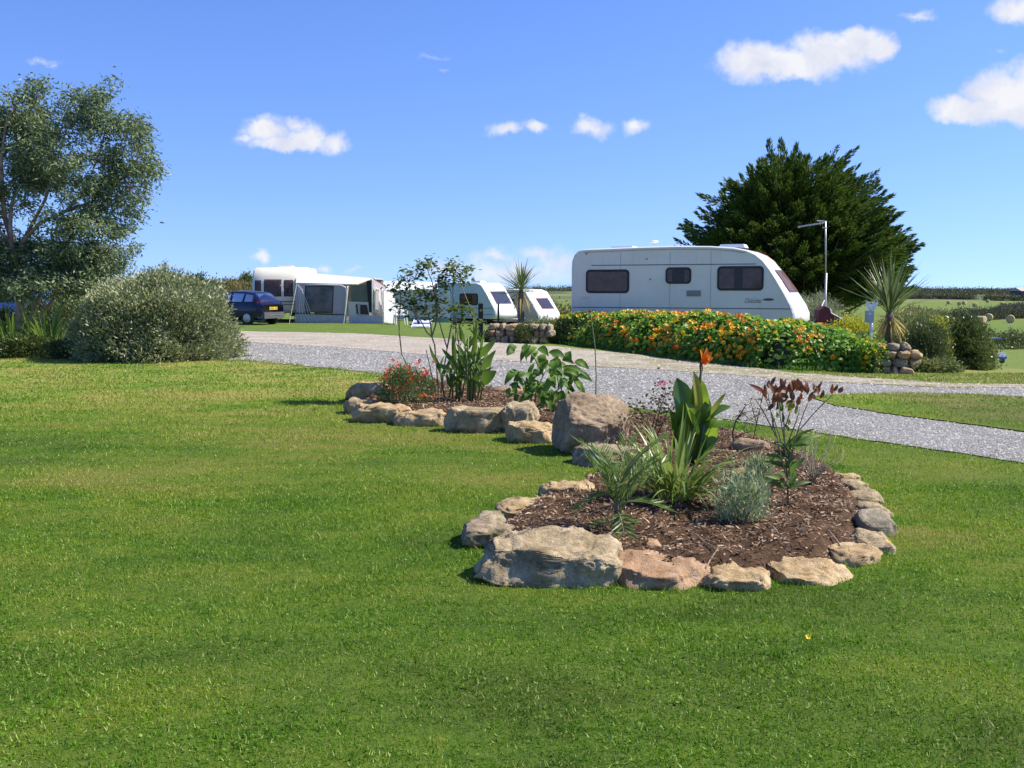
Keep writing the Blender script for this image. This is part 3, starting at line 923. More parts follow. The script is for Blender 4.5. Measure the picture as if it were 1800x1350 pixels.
def eucalyptus():
    rng = np.random.default_rng(3)
    D0 = 24.5
    base = gt(38, 607)
    base = Vector((at(38, 600, D0).x, D0, h1(at(38, 600, D0).x, D0)))
    t = thing('eucalyptus_tree', 'tall grey green gum tree with several pinkish trunks at the left edge', 'tree', base)
    s = D0 / FPX

    def blob(px, py, rx, ry, dz=0.0, ry_m=None):
        p = at(px, py, D0 + dz)
        return (p.x, p.y, p.z, rx * s, (ry_m or max(rx, ry) * s * 0.8), ry * s)
    blobs = [blob(118, 300, 88, 100), blob(58, 205, 36, 52, .3), blob(66, 158, 14, 24, .3), blob(182, 200, 42, 44, -.3), blob(200, 160, 18, 18, -.3), blob(228, 255, 40, 56, 0), blob(205, 352, 46, 62, .4),
             blob(20, 300, 70, 95, .6), blob(-70, 330, 80, 140, 0), blob(-60, 220, 60, 70), blob(120, 405, 66, 52, -.5), blob(205, 425, 34, 34, .2), blob(70, 455, 76, 34, .3), blob(150, 458, 60, 24, -.2), blob(-40, 440, 70, 50, 0), blob(40, 478, 80, 26, .5), blob(50, 496, 90, 22, -.6), blob(140, 494, 60, 18, -.5), blob(-40, 500, 60, 22, -.4), blob(130, 482, 70, 20, .6), blob(190, 462, 46, 18, .3), blob(70, 415, 60, 30, .4),
             blob(256, 300, 18, 40, .1), blob(140, 185, 40, 30, .2), blob(10, 190, 30, 40)]
    C, out = crown_points(blobs, 1030, rng, 0.3)
    # thin the lower middle so that the limbs and sky show
    px = C[:, 0] / C[:, 1] * FPX + 900
    py = HORIZON - (C[:, 2] - CAM_H) / C[:, 1] * FPX
    hole = ((np.abs(px - 60) < 55) & (np.abs(py - 385) < 42)) | ((np.abs(px - 130) < 30) & (np.abs(py - 365) < 16)) | ((np.abs(px - 15) < 22) & (np.abs(py - 300) < 30))
    C = C[~hole | (rng.uniform(size=len(C)) < .25)]
    per = 88
    P = np.repeat(C, per, axis=0) + rng.normal(size=(len(C) * per, 3)) * np.array([.145, .145, .105])
    d = rng.normal(size=P.shape) * np.array([.9, .9, .55]) + np.array([0.35, 0, -0.55])
    V, F = leaves(P, d, rng.uniform(.08, .16, len(P)), rng.uniform(.026, .046, len(P)), rng)
    wpart('crown', (V, F), M_EUC, t, kind='stuff')
    mb = MB()
    trunks = [[(38, 610), (36, 540), (30, 470), (24, 430), (8, 380), (4, 330), (2, 280), (10, 220), (30, 180)],
              [(34, 520), (30, 468), (40, 425), (70, 392), (118, 370), (150, 330), (175, 270), (190, 210)],
              [(30, 468), (20, 430), (18, 395), (20, 360), (40, 300), (60, 230), (66, 170)],
              [(40, 600), (60, 540), (96, 470), (130, 405), (175, 372), (225, 330)],
              [(46, 600), (70, 560), (112, 500), (150, 450), (190, 430)],
              [(24, 430), (-10, 400), (-60, 330), (-70, 250)], [(118, 370), (180, 350), (235, 290)], [(40, 425), (80, 350), (100, 280), (120, 220)]]
    joints = []
    for k, tr in enumerate(trunks):
        q = [at(x, y, D0 + 0.25 * math.sin(k * 2.1 + i * .7)) for i, (x, y) in enumerate(tr)]
        if k in (0, 3, 4):
            q[0].z = base.z - 0.05
        r0 = .115 if k == 0 else (.07 if k in (1, 2, 3) else .05)
        mb.tube(q, np.linspace(r0, .014, len(q)), 8)
        joints += q[2:]
    J = np.array([j[:] for j in joints])
    for c in C[:260]:
        j = J[np.argmin(np.linalg.norm(J - c, axis=1) + np.maximum(0, J[:, 2] - c[2]) * .6)]
        m = (j + c) / 2 + rng.normal(size=3) * .08 - np.array([0, 0, .05])
        mb.tube([j, m, c], [.013, .009, .004], 4, cap=False)
    wpart('trunk', mb, M_EBARK, t, smooth=True)


def shrub(name, label, base, rx, ry, h, mat, nclump, per, L, W, seed, spread=.07, stems=6, dome=0.75, cat='shrub', group=None, outw=1.0, upw=0.5, core=True, lump=0.16, extra=None, stem_mat=None):
    """dense bush: leaf clumps on a lumpy dome over a twiggy core"""
    rng = np.random.default_rng(seed)
    base = Vector(base)
    t = thing(name, label, cat, base, group=group)
    d = rdirs(nclump * 2, rng)
    d = d[d[:, 2] > -0.35][:nclump]
    r = rng.uniform(0.0, 1.0, len(d)) ** 0.16
    wob = 1 + lump * np.array([mnoise.noise(Vector(v) * 2.3 + Vector((seed, 0, 0))) * 1.6 for v in d])
    flat = np.sign(d[:, 2]) * np.abs(d[:, 2]) ** dome
    C = np.c_[d[:, 0] * rx, d[:, 1] * ry, np.where(flat > 0, flat * h * .72, flat * h * .6)] * (r * wob)[:, None]
    C[:, 2] = np.maximum(C[:, 2] + h * .28, 0.03) + base.z
    C[:, 0] += base.x; C[:, 1] += base.y
    out = nrm(d * np.array([1, 1, .8]) + np.array([0, 0, .25]))
    P, o = clumped(C, out, per, spread, rng)
    P[:, 2] = np.maximum(P[:, 2], base.z + 0.01)
    dv = o * outw + rng.normal(size=P.shape) * .6 + np.array([0, 0, upw])
    V, F = leaves(P, dv, rng.uniform(.65, 1.3, len(P)) * L, rng.uniform(.7, 1.3, len(P)) * W, rng)
    wpart('foliage', (V, F), mat, t, kind='stuff')
    mb = MB()
    for k in range(max(3, stems)):
        c = C[rng.integers(len(C))]
        b = base + Vector((rng.uniform(-.15, .15) * rx, rng.uniform(-.15, .15) * ry, -.02))
        m = (Vector(c) * .55 + b * .45) + Vector((0, 0, .06 * h))
        mb.tube([b, m, Vector(c)], [.022 * h, .013 * h, .005 * h], 5, cap=False)
    if core:                                    # tangle of inner twigs
        for k in range(140):
            c = Vector(C[rng.integers(len(C))]); b = Vector((base.x, base.y, base.z + h * .15)) * .5 + c * .5
            mb.tube([b, c * .85 + b * .15], [.010 * h, .006 * h], 3, cap=False)
    wpart('stems', mb, stem_mat or M_TWIG, t)
    return t, C, out


def hedge(name, label, pts, width, height, mat, seed, leaf=.16, dens_=26, lump=.35, cat='hedge', group=None):
    """bushy row along a ground polyline (world points)"""
    rng = np.random.default_rng(seed)
    P = np.array([p[:2] for p in pts]); seg = np.linalg.norm(np.diff(P, axis=0), axis=1); cum = np.r_[0, np.cumsum(seg)]
    n = int(cum[-1] * dens_)
    s = rng.uniform(0, cum[-1], n)
    X = np.interp(s, cum, P[:, 0]); Y = np.interp(s, cum, P[:, 1])
    ang = rng.uniform(-.1, math.pi + .1, n)
    hh = height * (1 + lump * np.array([mnoise.noise(Vector((v / (height * 1.7), seed, 0))) + .6 * mnoise.noise(Vector((v / (height * .6), seed, 4))) for v in s]))
    rr = rng.uniform(.0, 1, n) ** .25
    dx = np.cos(ang) * width * rr
    i = np.clip(np.searchsorted(cum, s) - 1, 0, len(P) - 2)
    tn = (P[i + 1] - P[i]) / seg[i][:, None]
    X += -tn[:, 1] * dx; Y += tn[:, 0] * dx
    Z = H(X, Y) + np.maximum(0.02, np.sin(ang) * hh * rr)
    C = np.c_[X, Y, Z]
    per = 9
    Q, o = clumped(C, np.c_[-tn[:, 1] * np.cos(ang), tn[:, 0] * np.cos(ang), np.abs(np.sin(ang))], per, leaf * 1.1, rng)
    dv = o + rng.normal(size=Q.shape) * .7 + np.array([0, 0, .3])
    V, F = leaves(Q, dv, rng.uniform(.7, 1.4, len(Q)) * leaf, rng.uniform(.35, .6, len(Q)) * leaf, rng)
    base = Vector((P[:, 0].mean(), P[:, 1].mean(), h1(P[:, 0].mean(), P[:, 1].mean())))
    return solo(name, (V, F), mat, base, label, cat, group)


eucalyptus()

# big rounded grey-green bush
b = gt(277, 640); b.y += 1.75; b.x *= b.y / (b.y - 1.75); b.z = 0
OL = shrub('rounded_shrub', 'big rounded grey green bush with faded flower heads beside the lawn', b, 1.68, 1.6, 1.74, M_OLEARIA, 2300, 30, .085, .032, 5, spread=.085, stems=12, lump=.17)
fl = OL[1][(OL[2][:, 2] > -.1)]
idx = np.random.default_rng(8).choice(len(fl), 420)
P = fl[idx] + OL[2][(OL[2][:, 2] > -.1)][idx] * .07
rng8 = np.random.default_rng(9)
P = np.repeat(P, 5, axis=0) + rng8.normal(size=(2100, 3)) * .022
V, F = leaves(P, rng8.normal(size=P.shape) + np.array([0, 0, .6]), .034, .026, rng8)
wpart('faded_flowers', (V, F), leafmat('faded_flowers', [(0.42, 0.36, 0.32), (0.56, 0.52, 0.48), (0.34, 0.26, 0.22)], trans=.2), OL[0], kind='stuff')

# dark planting below the gum tree
shrub('ground_shrub', 'low dark green shrub at the left edge under the gum tree', gt(20, 630) + Vector((0, .5, 0)), .6, .5, .42, M_DARK, 260, 24, .07, .032, 21)
shrub('ground_shrub', 'low dark shrub between the strappy leaves and the big rounded bush', gt(118, 632) + Vector((0, .5, 0)), .6, .45, .36, M_DARK, 240, 24, .065, .03, 22)
shrub('ground_shrub', 'dark leafy shrub behind the strappy leaves, below the gum crown', gt(120, 606) + Vector((0, 1.2, 0)), 1.2, .8, 1.3, M_DARK, 420, 24, .08, .035, 23)
shrub('ground_shrub', 'dark shrub screening the blue van behind the gum trunk', gt(62, 600) + Vector((0, 1.0, 0)), .8, .5, 1.25, M_DARK, 300, 24, .08, .035, 25)
shrub('ground_shrub', 'shaded dark shrub beside the gum trunk at the photo edge', gt(-40, 620) + Vector((0, 1.0, 0)), 1.1, .9, 1.0, M_DARK, 360, 24, .08, .035, 24)


def strap_mesh(name, L, W, e0, droop, n=8, fold=.25, twist=0.0, tipw=0.05, wmax=.35):
    """one strap leaf along +X from the origin"""
    V = []; F = []
    x = z = 0.0; e = e0
    for i in range(n + 1):
        t = i / n
        w = W * .5 * max(tipw, min(1.0, (.35 + t / wmax * .65) if t < wmax else (1 - ((t - wmax) / (1 - wmax)) ** 1.6)))
        tw = twist * t
        V += [(x + math.sin(e) * w * fold * -1, -w * math.cos(tw), z + w * fold + w * math.sin(tw)), (x, 0, z), (x + math.sin(e) * w * fold * -1, w * math.cos(tw), z + w * fold - w * math.sin(tw))]
        x += math.cos(e) * L / n; z += math.sin(e) * L / n
        e -= droop / n * (0.5 + t)
    for i in range(n):
        for k in (0, 1):
            a = i * 3 + k
            F.append((a, a + 1, a + 4, a + 3))
    me = bpy.data.meshes.new(name)
    me.from_pydata(V, [], F); me.update()
    me.polygons.foreach_set('use_smooth', np.ones(len(me.polygons), bool))
    return me


def strap_clump(t, meshes, mats, n, r, rng, z0=0.0, az0=0.0, az1=6.283, scale=(.7, 1.15), tilt=(-.1, .35), name='leaf'):
    """leaves of a clump: separate objects that share mesh data"""
    for k in range(n):
        me = meshes[rng.integers(len(meshes))]
        o = bpy.data.objects.new(name, me)
        COL.objects.link(o)
        o.parent = t
        a = rng.uniform(az0, az1)
        o.location = (math.cos(a) * r * rng.uniform(.2, 1), math.sin(a) * r * rng.uniform(.2, 1), z0)
        o.rotation_euler = (rng.uniform(-.25, .25), -rng.uniform(*tilt), a + rng.uniform(-.3, .3))
        s = rng.uniform(*scale)
        o.scale = (s, s, s)
    return t


def with_mat(me, m):
    me.materials.append(m)
    return me


rng = np.random.default_rng(17)
SM = [with_mat(strap_mesh('strap_leaf', 1.30, .062, e, dr), M_STRAP) for e, dr in ((1.45, .5), (1.35, .9), (1.2, 1.1), (1.5, .25), (1.0, 1.2))]
for (px, py, nn, rr, lab) in [(84, 625, 60, .36, 'clump of tall light green strappy leaves left of the rounded bush'), (30, 626, 34, .30, 'smaller arching strappy leaf clump below the gum trunk')]:
    b = gt(px, py)
    t = thing('strap_leaf_plant', lab, 'plant', b, group='strappy plants under the gum tree')
    strap_clump(t, SM, None, nn, rr, rng)

# ---- conifer
def cypress():
    rng = np.random.default_rng(41)
    D0 = 42.0
    base = Vector((at(1405, 540, D0).x, D0, 0)); base.z = h1(base.x, base.y)
    t = thing('cypress_tree', 'broad dark green cypress tree behind the large caravan', 'tree', base)
    s = D0 / FPX
    c = at(1402, 470, D0)
    N = 1700
    ph = rng.uniform(0, 2 * math.pi, N)
    ct = rng.uniform(-.42, 1, N)                          # height on the dome
    st = np.sqrt(1 - np.clip(ct, -1, 1) ** 2)
    RX = np.where(np.cos(ph) > 0, 208, 200) * s
    rr = rng.uniform(.35, 1.0, N) ** .45
    rr *= 1 + .20 * np.array([mnoise.noise(Vector((math.cos(p) * 1.9, math.sin(p) * 1.9, q * 2.6))) for p, q in zip(ph, ct)]) * 1.6
    Q = np.c_[st * np.cos(ph) * RX, st * np.sin(ph) * RX * .8, ct * 172 * s]
    tip = np.array(c)[None] + Q * rr[:, None]
    tip[:, 2] = np.maximum(tip[:, 2], base.z + .5)
    dirv = nrm(np.c_[Q[:, 0] + .55, Q[:, 1] * 1.1, Q[:, 2] * .42 + .35 + .30 * rng.normal(size=N)])
    dirv = nrm(dirv + rng.normal(size=(N, 3)) * .16)
    Lp = rng.uniform(.8, 1.5, N)
    PV = []; PD = []; PL = []
    per = 130
    for i in range(N):
        u = rng.uniform(0, 1, per) ** .8
        wd = .36 * Lp[i] * (1 - u) ** .8 + .02
        ax = dirv[i]
        e1 = nrm(np.cross(ax, [0, 0, 1.0])); e2 = np.cross(ax, e1)
        a = rng.uniform(0, 6.283, per); q = np.sqrt(rng.uniform(0, 1, per)) * wd
        bow = np.array([0, 0, 1.0]) * (u ** 2)[:, None] * .22
        off = e1 * (np.cos(a) * q)[:, None] + e2 * (np.sin(a) * q * .6)[:, None]
        PV.append(tip[i] - ax * Lp[i] * (1 - u)[:, None] + off + bow)
        PD.append(ax + off / (wd[:, None] + .02) * .55 + rng.normal(size=(per, 3)) * .15 + np.array([0, 0, .15]))
        PL.append(np.full(per, .20) * rng.uniform(.7, 1.3, per))
    V, F = leaves(np.vstack(PV), np.vstack(PD), np.concatenate(PL), .05, rng, fold=.3)
    wpart('crown', (V, F), M_CYP, t, kind='stuff')
    mb = MB()
    mb.tube([base - Vector((0, 0, .2)), base + Vector((.1, 0, 1.4)), base + Vector((-.1, .1, 3.2)), base + Vector((0, 0, 5.6))], [.5, .38, .24, .06], 10)
    for i in range(0, N, 5):
        j = base + Vector((0, 0, rng.uniform(.5, 3.6)))
        e = Vector(tip[i] - dirv[i] * Lp[i] * .4)
        mb.tube([j, (j + e) / 2 + Vector((0, 0, -.15)), e], [.09, .05, .015], 5, cap=False)
    wpart('trunk', mb, M_BARK, t, smooth=True)


cypress()

# ---- shrubs and hedges behind
G = 'shrubs round the caravan pitch'
def shp(px, py, D):
    p = at(px, py, D); return Vector((p.x, D, h1(p.x, D)))


shrub('feathery_shrub', 'rounded feathery grey green shrub between caravan nose and cypress', shp(1428, 560, 34.0), .95, .8, 1.85, M_FENNEL, 420, 30, .16, .012, 51, spread=.10, outw=.8, upw=.2, group=G)
shrub('yellow_flowering_shrub', 'yellow green flowering shrub left of the hook-up post', shp(1497, 570, 25.5), .55, .5, 1.0, M_YELLOWSHRUB, 260, 26, .055, .03, 52, group=G)
shrub('dark_shrub', 'dark green shrub below the yellow flowering shrub', shp(1500, 585, 24.0), .6, .5, .62, M_DARK, 220, 24, .06, .03, 53, group=G)
shrub('spiky_shrub', 'upright dark rosemary like shrub beside the right stone wall', shp(1628, 640, 20.6), .42, .42, .98, M_DARK, 340, 24, .085, .016, 54, outw=.25, upw=1.2, group=G)
shrub('glossy_shrub', 'large dark glossy shrub right of the rosemary like shrub', shp(1684, 640, 22.2), .58, .7, 1.06, M_DARK, 420, 24, .07, .036, 55, group=G)
shrub('leafy_shrub', 'brownish green shrub at the right end of the planting', shp(1714, 640, 22.6), .36, .45, .72, M_MID, 300, 24, .06, .03, 56, group=G)
shrub('escallonia_shrub', 'mid green shrub behind the right palm, below the cypress edge', shp(1630, 560, 27.0), .85, .8, 1.32, M_MID, 420, 26, .06, .028, 57, group=G)
shrub('brown_shrub', 'brown tinged shrub behind the right palm trunk', shp(1600, 560, 30.0), 1.0, .9, 1.5, M_BROWNISH, 360, 24, .07, .03, 58, group=G)
yf = shrub('yellow_flower_plant', 'small yellow flowered bush between rosemary like and glossy shrubs', shp(1648, 600, 21.6), .22, .22, 1.05, M_YELLOWSHRUB, 90, 22, .05, .03, 59, group=G)
shrub('leafy_weed', 'low bright green leaves at the foot of the right shrubs', shp(1640, 650, 19.8), .55, .18, .16, M_MID, 130, 20, .06, .035, 60, group=G, core=False)

# left background
G2 = 'bushes behind the parked car'
shrub('background_bush', 'dark green bush behind the rounded grey bush, left of the car', shp(345, 540, 47.0), 1.15, 1.0, 2.05, M_DARK, 330, 24, .12, .06, 61, spread=.12, group=G2)
shrub('background_bush', 'brown bracken bush behind the car roof', shp(402, 540, 55.0), 1.6, 1.2, 1.9, M_BROWNISH, 360, 24, .14, .06, 62, spread=.13, group=G2)
shrub('background_bush', 'small dark evergreen bush left of the cream caravan roof', shp(438, 540, 58.0), .75, .7, 2.35, M_DARK, 260, 24, .12, .06, 63, spread=.11, group=G2)
shrub('background_bush', 'tall brown tipped bush rising behind the grey bush', shp(283, 540, 50.0), .7, .6, 2.4, M_BROWNISH, 220, 24, .12, .05, 64, spread=.11, lump=.4, group=G2)
hedge('far_hedge', 'olive green hedge running behind the caravans', [shp(150, 540, 86), shp(420, 540, 88), shp(700, 540, 86), shp(870, 540, 82), shp(960, 540, 78), shp(1030, 540, 76)], 1.4, 1.9, M_OLIVE, 71, leaf=.26, dens_=70)
# fields on the right
hedge('field_hedge', 'dark hedge at the bottom of the slope beside the buggy', [shp(1690, 600, 96), shp(1760, 600, 96), shp(1830, 600, 98), shp(1980, 600, 104)], 1.3, 1.35, M_DARK, 72, leaf=.22, dens_=70)
hedge('field_hedge', 'hedge between the two hay fields, behind the nearest bales', [shp(1590, 560, 180), shp(1690, 560, 178), shp(1760, 560, 190), shp(1830, 560, 200), shp(1990, 560, 215)], 1.6, 1.5, M_FARHEDGE, 73, leaf=.36, dens_=46)
hedge('field_hedge', 'dark spur of hedge climbing into the upper hay field', [shp(1760, 555, 205), shp(1800, 552, 235), shp(1880, 550, 270), shp(1990, 548, 290)], 1.8, 1.5, M_FARHEDGE, 74, leaf=.4, dens_=40)
hedge('field_hedge', 'hedge along the top of the upper hay field', [shp(1730, 530, 480), shp(1800, 530, 470), shp(1980, 530, 455)], 2.5, 2.0, M_FARHEDGE, 75, leaf=.7, dens_=16)
hedge('field_hedge', 'broken hedge left of the upper hay field', [shp(1575, 530, 560), shp(1660, 530, 545), shp(1712, 530, 520)], 2.5, 1.8, M_FARHEDGE, 76, leaf=.7, dens_=16)
for k, (Dk, hk, lab) in enumerate([(760, 1.9, 'nearest of the thin dark hedge lines on the far hillside'), (980, 2.3, 'middle dark hedge line on the far hillside'), (1220, 2.6, 'dark hedge line just below the skyline')]):
    hedge('hillside_hedge', lab, [shp(1500, 530, Dk * 1.02), shp(1640, 530, Dk), shp(1800, 530, Dk * .97), shp(2000, 530, Dk * 1.04)], 9, hk, M_FARHEDGE, 77 + k, leaf=1.3, dens_=3.2, lump=.7)
sky_trees = hedge('skyline_wood', 'dark line of trees on the far skyline', [shp(900, 530, 1600), shp(1500, 530, 1520), shp(1660, 530, 1480), shp(1800, 530, 1450), shp(2100, 530, 1500)], 14, 4.6, M_FARHEDGE, 82, leaf=1.9, dens_=5, lump=.9, cat='wood')
sky_trees['kind'] = 'stuff'

# ================================================================== CARAVANS, AWNINGS, CAR
M_ALU = pmat('pale_caravan_side', (0.74, 0.71, 0.62), (0.68, 0.66, 0.58), scale=1.3, rough=0.42, spec=0.4, bump=0.06, bscale=260, bdist=0.004)
def weathered(name, col, dirt):
    m, g = new_mat(name)
    tc = g.n('ShaderNodeTexCoord').outputs['Object']
    st = g.noise(g.n('ShaderNodeMapping', {'Vector': tc, 'Scale': (7.0, 1.0, 0.5)}).outputs[0], 2.0, 5, 0.7)
    bl = g.noise(tc, 1.1, 4, 0.6)
    f = g.math('MULTIPLY', g.smooth(st, 0.5, 0.8), g.smooth(bl, 0.35, 0.7))
    c = g.mix(g.math('MULTIPLY', f, 0.55), g.ramp(bl, [(0.3, col), (0.7, tuple(v * .9 for v in col))]), dirt)
    b = g.n('ShaderNodeBsdfPrincipled', {'Base Color': c, 'Roughness': 0.42, 'Specular IOR Level': 0.4})
    wv = g.noise(g.n('ShaderNodeMapping', {'Vector': tc, 'Scale': (.7, 1, .7)}).outputs[0], 2.2, 2, 0.5)
    bb = g.n('ShaderNodeBump', {'Strength': 0.25, 'Distance': 0.01, 'Height': wv})
    g.t.links.new(bb.outputs[0], b.inputs['Normal'])
    g.n('ShaderNodeOutputMaterial', {0: b})
    return m


M_ALU = weathered('pale_caravan_side', (0.74, 0.71, 0.62), (0.42, 0.40, 0.33))
M_WHITE = pmat('white_grp', (0.80, 0.80, 0.78), (0.74, 0.74, 0.72), scale=2.0, rough=0.3, spec=0.5, coat=0.2)
M_CREAM = pmat('cream_caravan', (0.76, 0.71, 0.58), (0.68, 0.63, 0.50), scale=1.5, rough=0.4)
M_TEAL = pmat('greenish_caravan_side', (0.50, 0.60, 0.60), (0.44, 0.55, 0.56), scale=1.2, rough=0.45)
M_GREYSIDE = pmat('grey_caravan_side', (0.34, 0.32, 0.31), (0.29, 0.28, 0.27), scale=1.5, rough=0.5)
M_RUBBER = pmat('black_rubber', (0.018, 0.018, 0.019), (0.03, 0.03, 0.03), scale=12, rough=0.7)
M_TYRE = pmat('tyre', (0.022, 0.022, 0.022), (0.035, 0.034, 0.033), scale=20, rough=0.85)
M_ALLOY = pmat('silver_wheel', (0.42, 0.42, 0.43), (0.32, 0.32, 0.33), scale=8, rough=0.35, metal=0.7)
M_STEEL = pmat('galvanised_steel', (0.48, 0.48, 0.48), (0.38, 0.38, 0.39), scale=10, rough=0.45, metal=0.6)
M_PINSTRIPE = pmat('dark_pinstripe', (0.09, 0.075, 0.08), (0.07, 0.06, 0.065), scale=3, rough=0.5)
M_VENT = pmat('grey_vent', (0.28, 0.27, 0.25), (0.23, 0.225, 0.21), scale=9, rough=0.6)
M_CURTAIN = pmat('lilac_grey_curtain', (0.34, 0.26, 0.235), (0.22, 0.165, 0.15), scale=5, rough=0.9)
M_DARKIN = pmat('dark_interior', (0.035, 0.028, 0.028), (0.06, 0.05, 0.045), scale=4, rough=0.9)
M_PANE = glassmat('tinted_pane', (0.66, 0.57, 0.56), 0.0, 0.05)
M_PANE2 = glassmat('clear_pane', (0.75, 0.77, 0.80), 0.12, 0.04)
M_MAROON = pmat('maroon_fabric', (0.16, 0.022, 0.026), (0.11, 0.016, 0.02), scale=4, rough=0.7)
M_MAROONLINE = pmat('maroon_trim', (0.28, 0.03, 0.04), (0.2, 0.02, 0.03), scale=4, rough=0.5)


def inset(prof, d):
    n = len(prof); out = []
    for i in range(n):
        a = Vector(prof[i - 1]); b = Vector(prof[i]); c = Vector(prof[(i + 1) % n])
        e1 = (b - a).normalized(); e2 = (c - b).normalized()
        nn = Vector((-(e1.y + e2.y), e1.x + e2.x))
        if nn.length < 1e-6:
            nn = Vector((-e1.y, e1.x))
        nn.normalize()
        out.append(tuple(b + nn * d))
    return out


def area2(p):
    return sum(p[i - 1][0] * p[i][1] - p[i][0] * p[i - 1][1] for i in range(len(p)))


class Caravan:
    """local frame: x along the length (nose at +x), y across (near side y=0), z up"""
    def __init__(self, name, label, loc, rotz, prof, W, mats, group=None, bow=.22, nose_u=None):
        self.t = thing(name, label, 'caravan', loc, rotz, group)
        if area2(prof) < 0:
            prof = prof[::-1]
        self.prof, self.W, self.bow = prof, W, bow
        self.side, self.shell = mats
        us = [p[0] for p in prof]
        self.u0, self.u1 = min(us), max(us)
        self.nu = nose_u if nose_u is not None else self.u0 + .75 * (self.u1 - self.u0)
        self.body()

    def pt(self, u, z, y):
        """bow the nose outwards towards the middle of the width"""
        k = max(0.0, (u - self.nu) / (self.u1 - self.nu))
        q = 1 - ((y - self.W / 2) / (self.W / 2)) ** 2
        return (u + self.bow * k * q, y, z)

    def body(self):
        W = self.W
        rings = [(0.0, .045), (.02, .012), (.06, 0)] + [(W * f, 0) for f in (.2, .35, .5, .65, .8)] + [(W - .06, 0), (W - .02, .012), (W, .045)]
        n = len(self.prof)
        mb = MB(); V = []; F = []
        for y, d in rings:
            V += [self.pt(u, z, y) for u, z in inset(self.prof, d)]
        for r in range(len(rings) - 1):
            for i in range(n):
                F.append((r * n + i, r * n + (i + 1) % n, (r + 1) * n + (i + 1) % n, (r + 1) * n + i))
        mb.add(V, F)
        self.shell_o = lpart('shell', mb, self.shell, self.t, smooth=True)
        ps = inset(self.prof, .05)
        for y, s in ((-.002, 1), (W + .002, -1)):
            mb = MB()
            mb.slab([(u, y, z) for u, z in ps][::s], (0, .02 * s, 0))
            lpart('side_panel', mb, self.side, self.t)
        for y in (-.004, W + .004):
            mb = MB()
            q = [(u, y, z) for u, z in inset(self.prof, .04)]
            mb.tube(q + [q[0]], .017, 5, cap=False)
            lpart('edge_trim', mb, self.shell, self.t, smooth=True)

    def window(self, u0, u1, z0, z1, curtain=(), frame=.058, rad=.12, y=0.0, name='window'):
        s = -1 if y <= self.W / 2 else 1
        def rr(u0, u1, z0, z1, r, k=4):
            P = []
            for cx, cz, a in ((u1 - r, z1 - r, 0), (u0 + r, z1 - r, 90), (u0 + r, z0 + r, 180), (u1 - r, z0 + r, 270)):
                for i in range(k + 1):
                    t = R(a + 90 * i / k); P.append((cx + r * math.cos(t), cz + r * math.sin(t)))
            return P
        outer = rr(u0, u1, z0, z1, rad); inner = rr(u0 + frame, u1 - frame, z0 + frame, z1 - frame, rad * .7)
        ya, yb = y + s * .004, y + s * .030
        n = len(outer)
        V = [(u, ya, z) for u, z in outer] + [(u, yb, z) for u, z in inset(outer, .008)] + [(u, yb, z) for u, z in inner] + [(u, ya, z) for u, z in inner]
        F = [(r * n + i, r * n + (i + 1) % n, ((r + 1) % 4) * n + (i + 1) % n, ((r + 1) % 4) * n + i) for r in range(3) for i in range(n)]
        mb = MB(); mb.add(V, F)
        f = lpart(name, mb, M_RUBBER, self.t)
        mb = MB(); mb.add([(u, y + s * .022, z) for u, z in inner], [tuple(range(n))])
        lpart('pane', mb, M_PANE, f)
        mb = MB(); mb.add([(u, y + s * .006, z) for u, z in inner], [tuple(range(n))])
        lpart('backing', mb, M_DARKIN, f)
        for (a, b) in curtain:
            ua, ub = u0 + frame + (u1 - u0 - 2 * frame) * a, u0 + frame + (u1 - u0 - 2 * frame) * b
            mb = MB(); k = 14
            for i in range(k):
                x0, x1 = ua + (ub - ua) * i / k, ua + (ub - ua) * (i + 1) / k
                w0, w1 = .004 * (i % 2), .004 * ((i + 1) % 2)
                mb.quad((x0, y + s * (.010 + w0), z0 + frame * 1.2), (x1, y + s * (.010 + w1), z0 + frame * 1.2), (x1, y + s * (.010 + w1), z1 - frame * 1.2), (x0, y + s * (.010 + w0), z1 - frame * 1.2))
            lpart('curtain', mb, M_CURTAIN, f)
        return f

    def nose_point(self, z):
        """u on the front outline at height z"""
        best = None
        for i in range(len(self.prof)):
            a, b = self.prof[i - 1], self.prof[i]
            if (a[1] - z) * (b[1] - z) <= 0 and a[1] != b[1]:
                u = a[0] + (b[0] - a[0]) * (z - a[1]) / (b[1] - a[1])
                if best is None or u > best:
                    best = u
        return best

    def front_window(self, y0, y1, z0, z1, frame_mat=None, name='front_window', pane=None):
        def patch(y0, y1, z0, z1, off, mat, nm, par):
            mb = MB(); V = []; ny, nz = 8, 4
            for j in range(nz + 1):
                z = z0 + (z1 - z0) * j / nz
                u = self.nose_point(z)
                for i in range(ny + 1):
                    y = y0 + (y1 - y0) * i / ny
                    p = self.pt(u, z, y)
                    V.append((p[0] + off, p[1], p[2] + off * .35))
            mb.add(V, [(j * (ny + 1) + i, j * (ny + 1) + i + 1, (j + 1) * (ny + 1) + i + 1, (j + 1) * (ny + 1) + i) for j in range(nz) for i in range(ny)])
            return lpart(nm, mb, mat, par, smooth=True)
        f = patch(y0, y1, z0, z1, .010, frame_mat or M_RUBBER, name, self.t)
        patch(y0 + .04, y1 - .04, z0 + .035, z1 - .035, .016, M_CURTAIN if pane is None else M_DARKIN, 'backing', f)
        patch(y0 + .04, y1 - .04, z0 + .035, z1 - .035, .024, pane or M_PANE, 'pane', f)
        return f

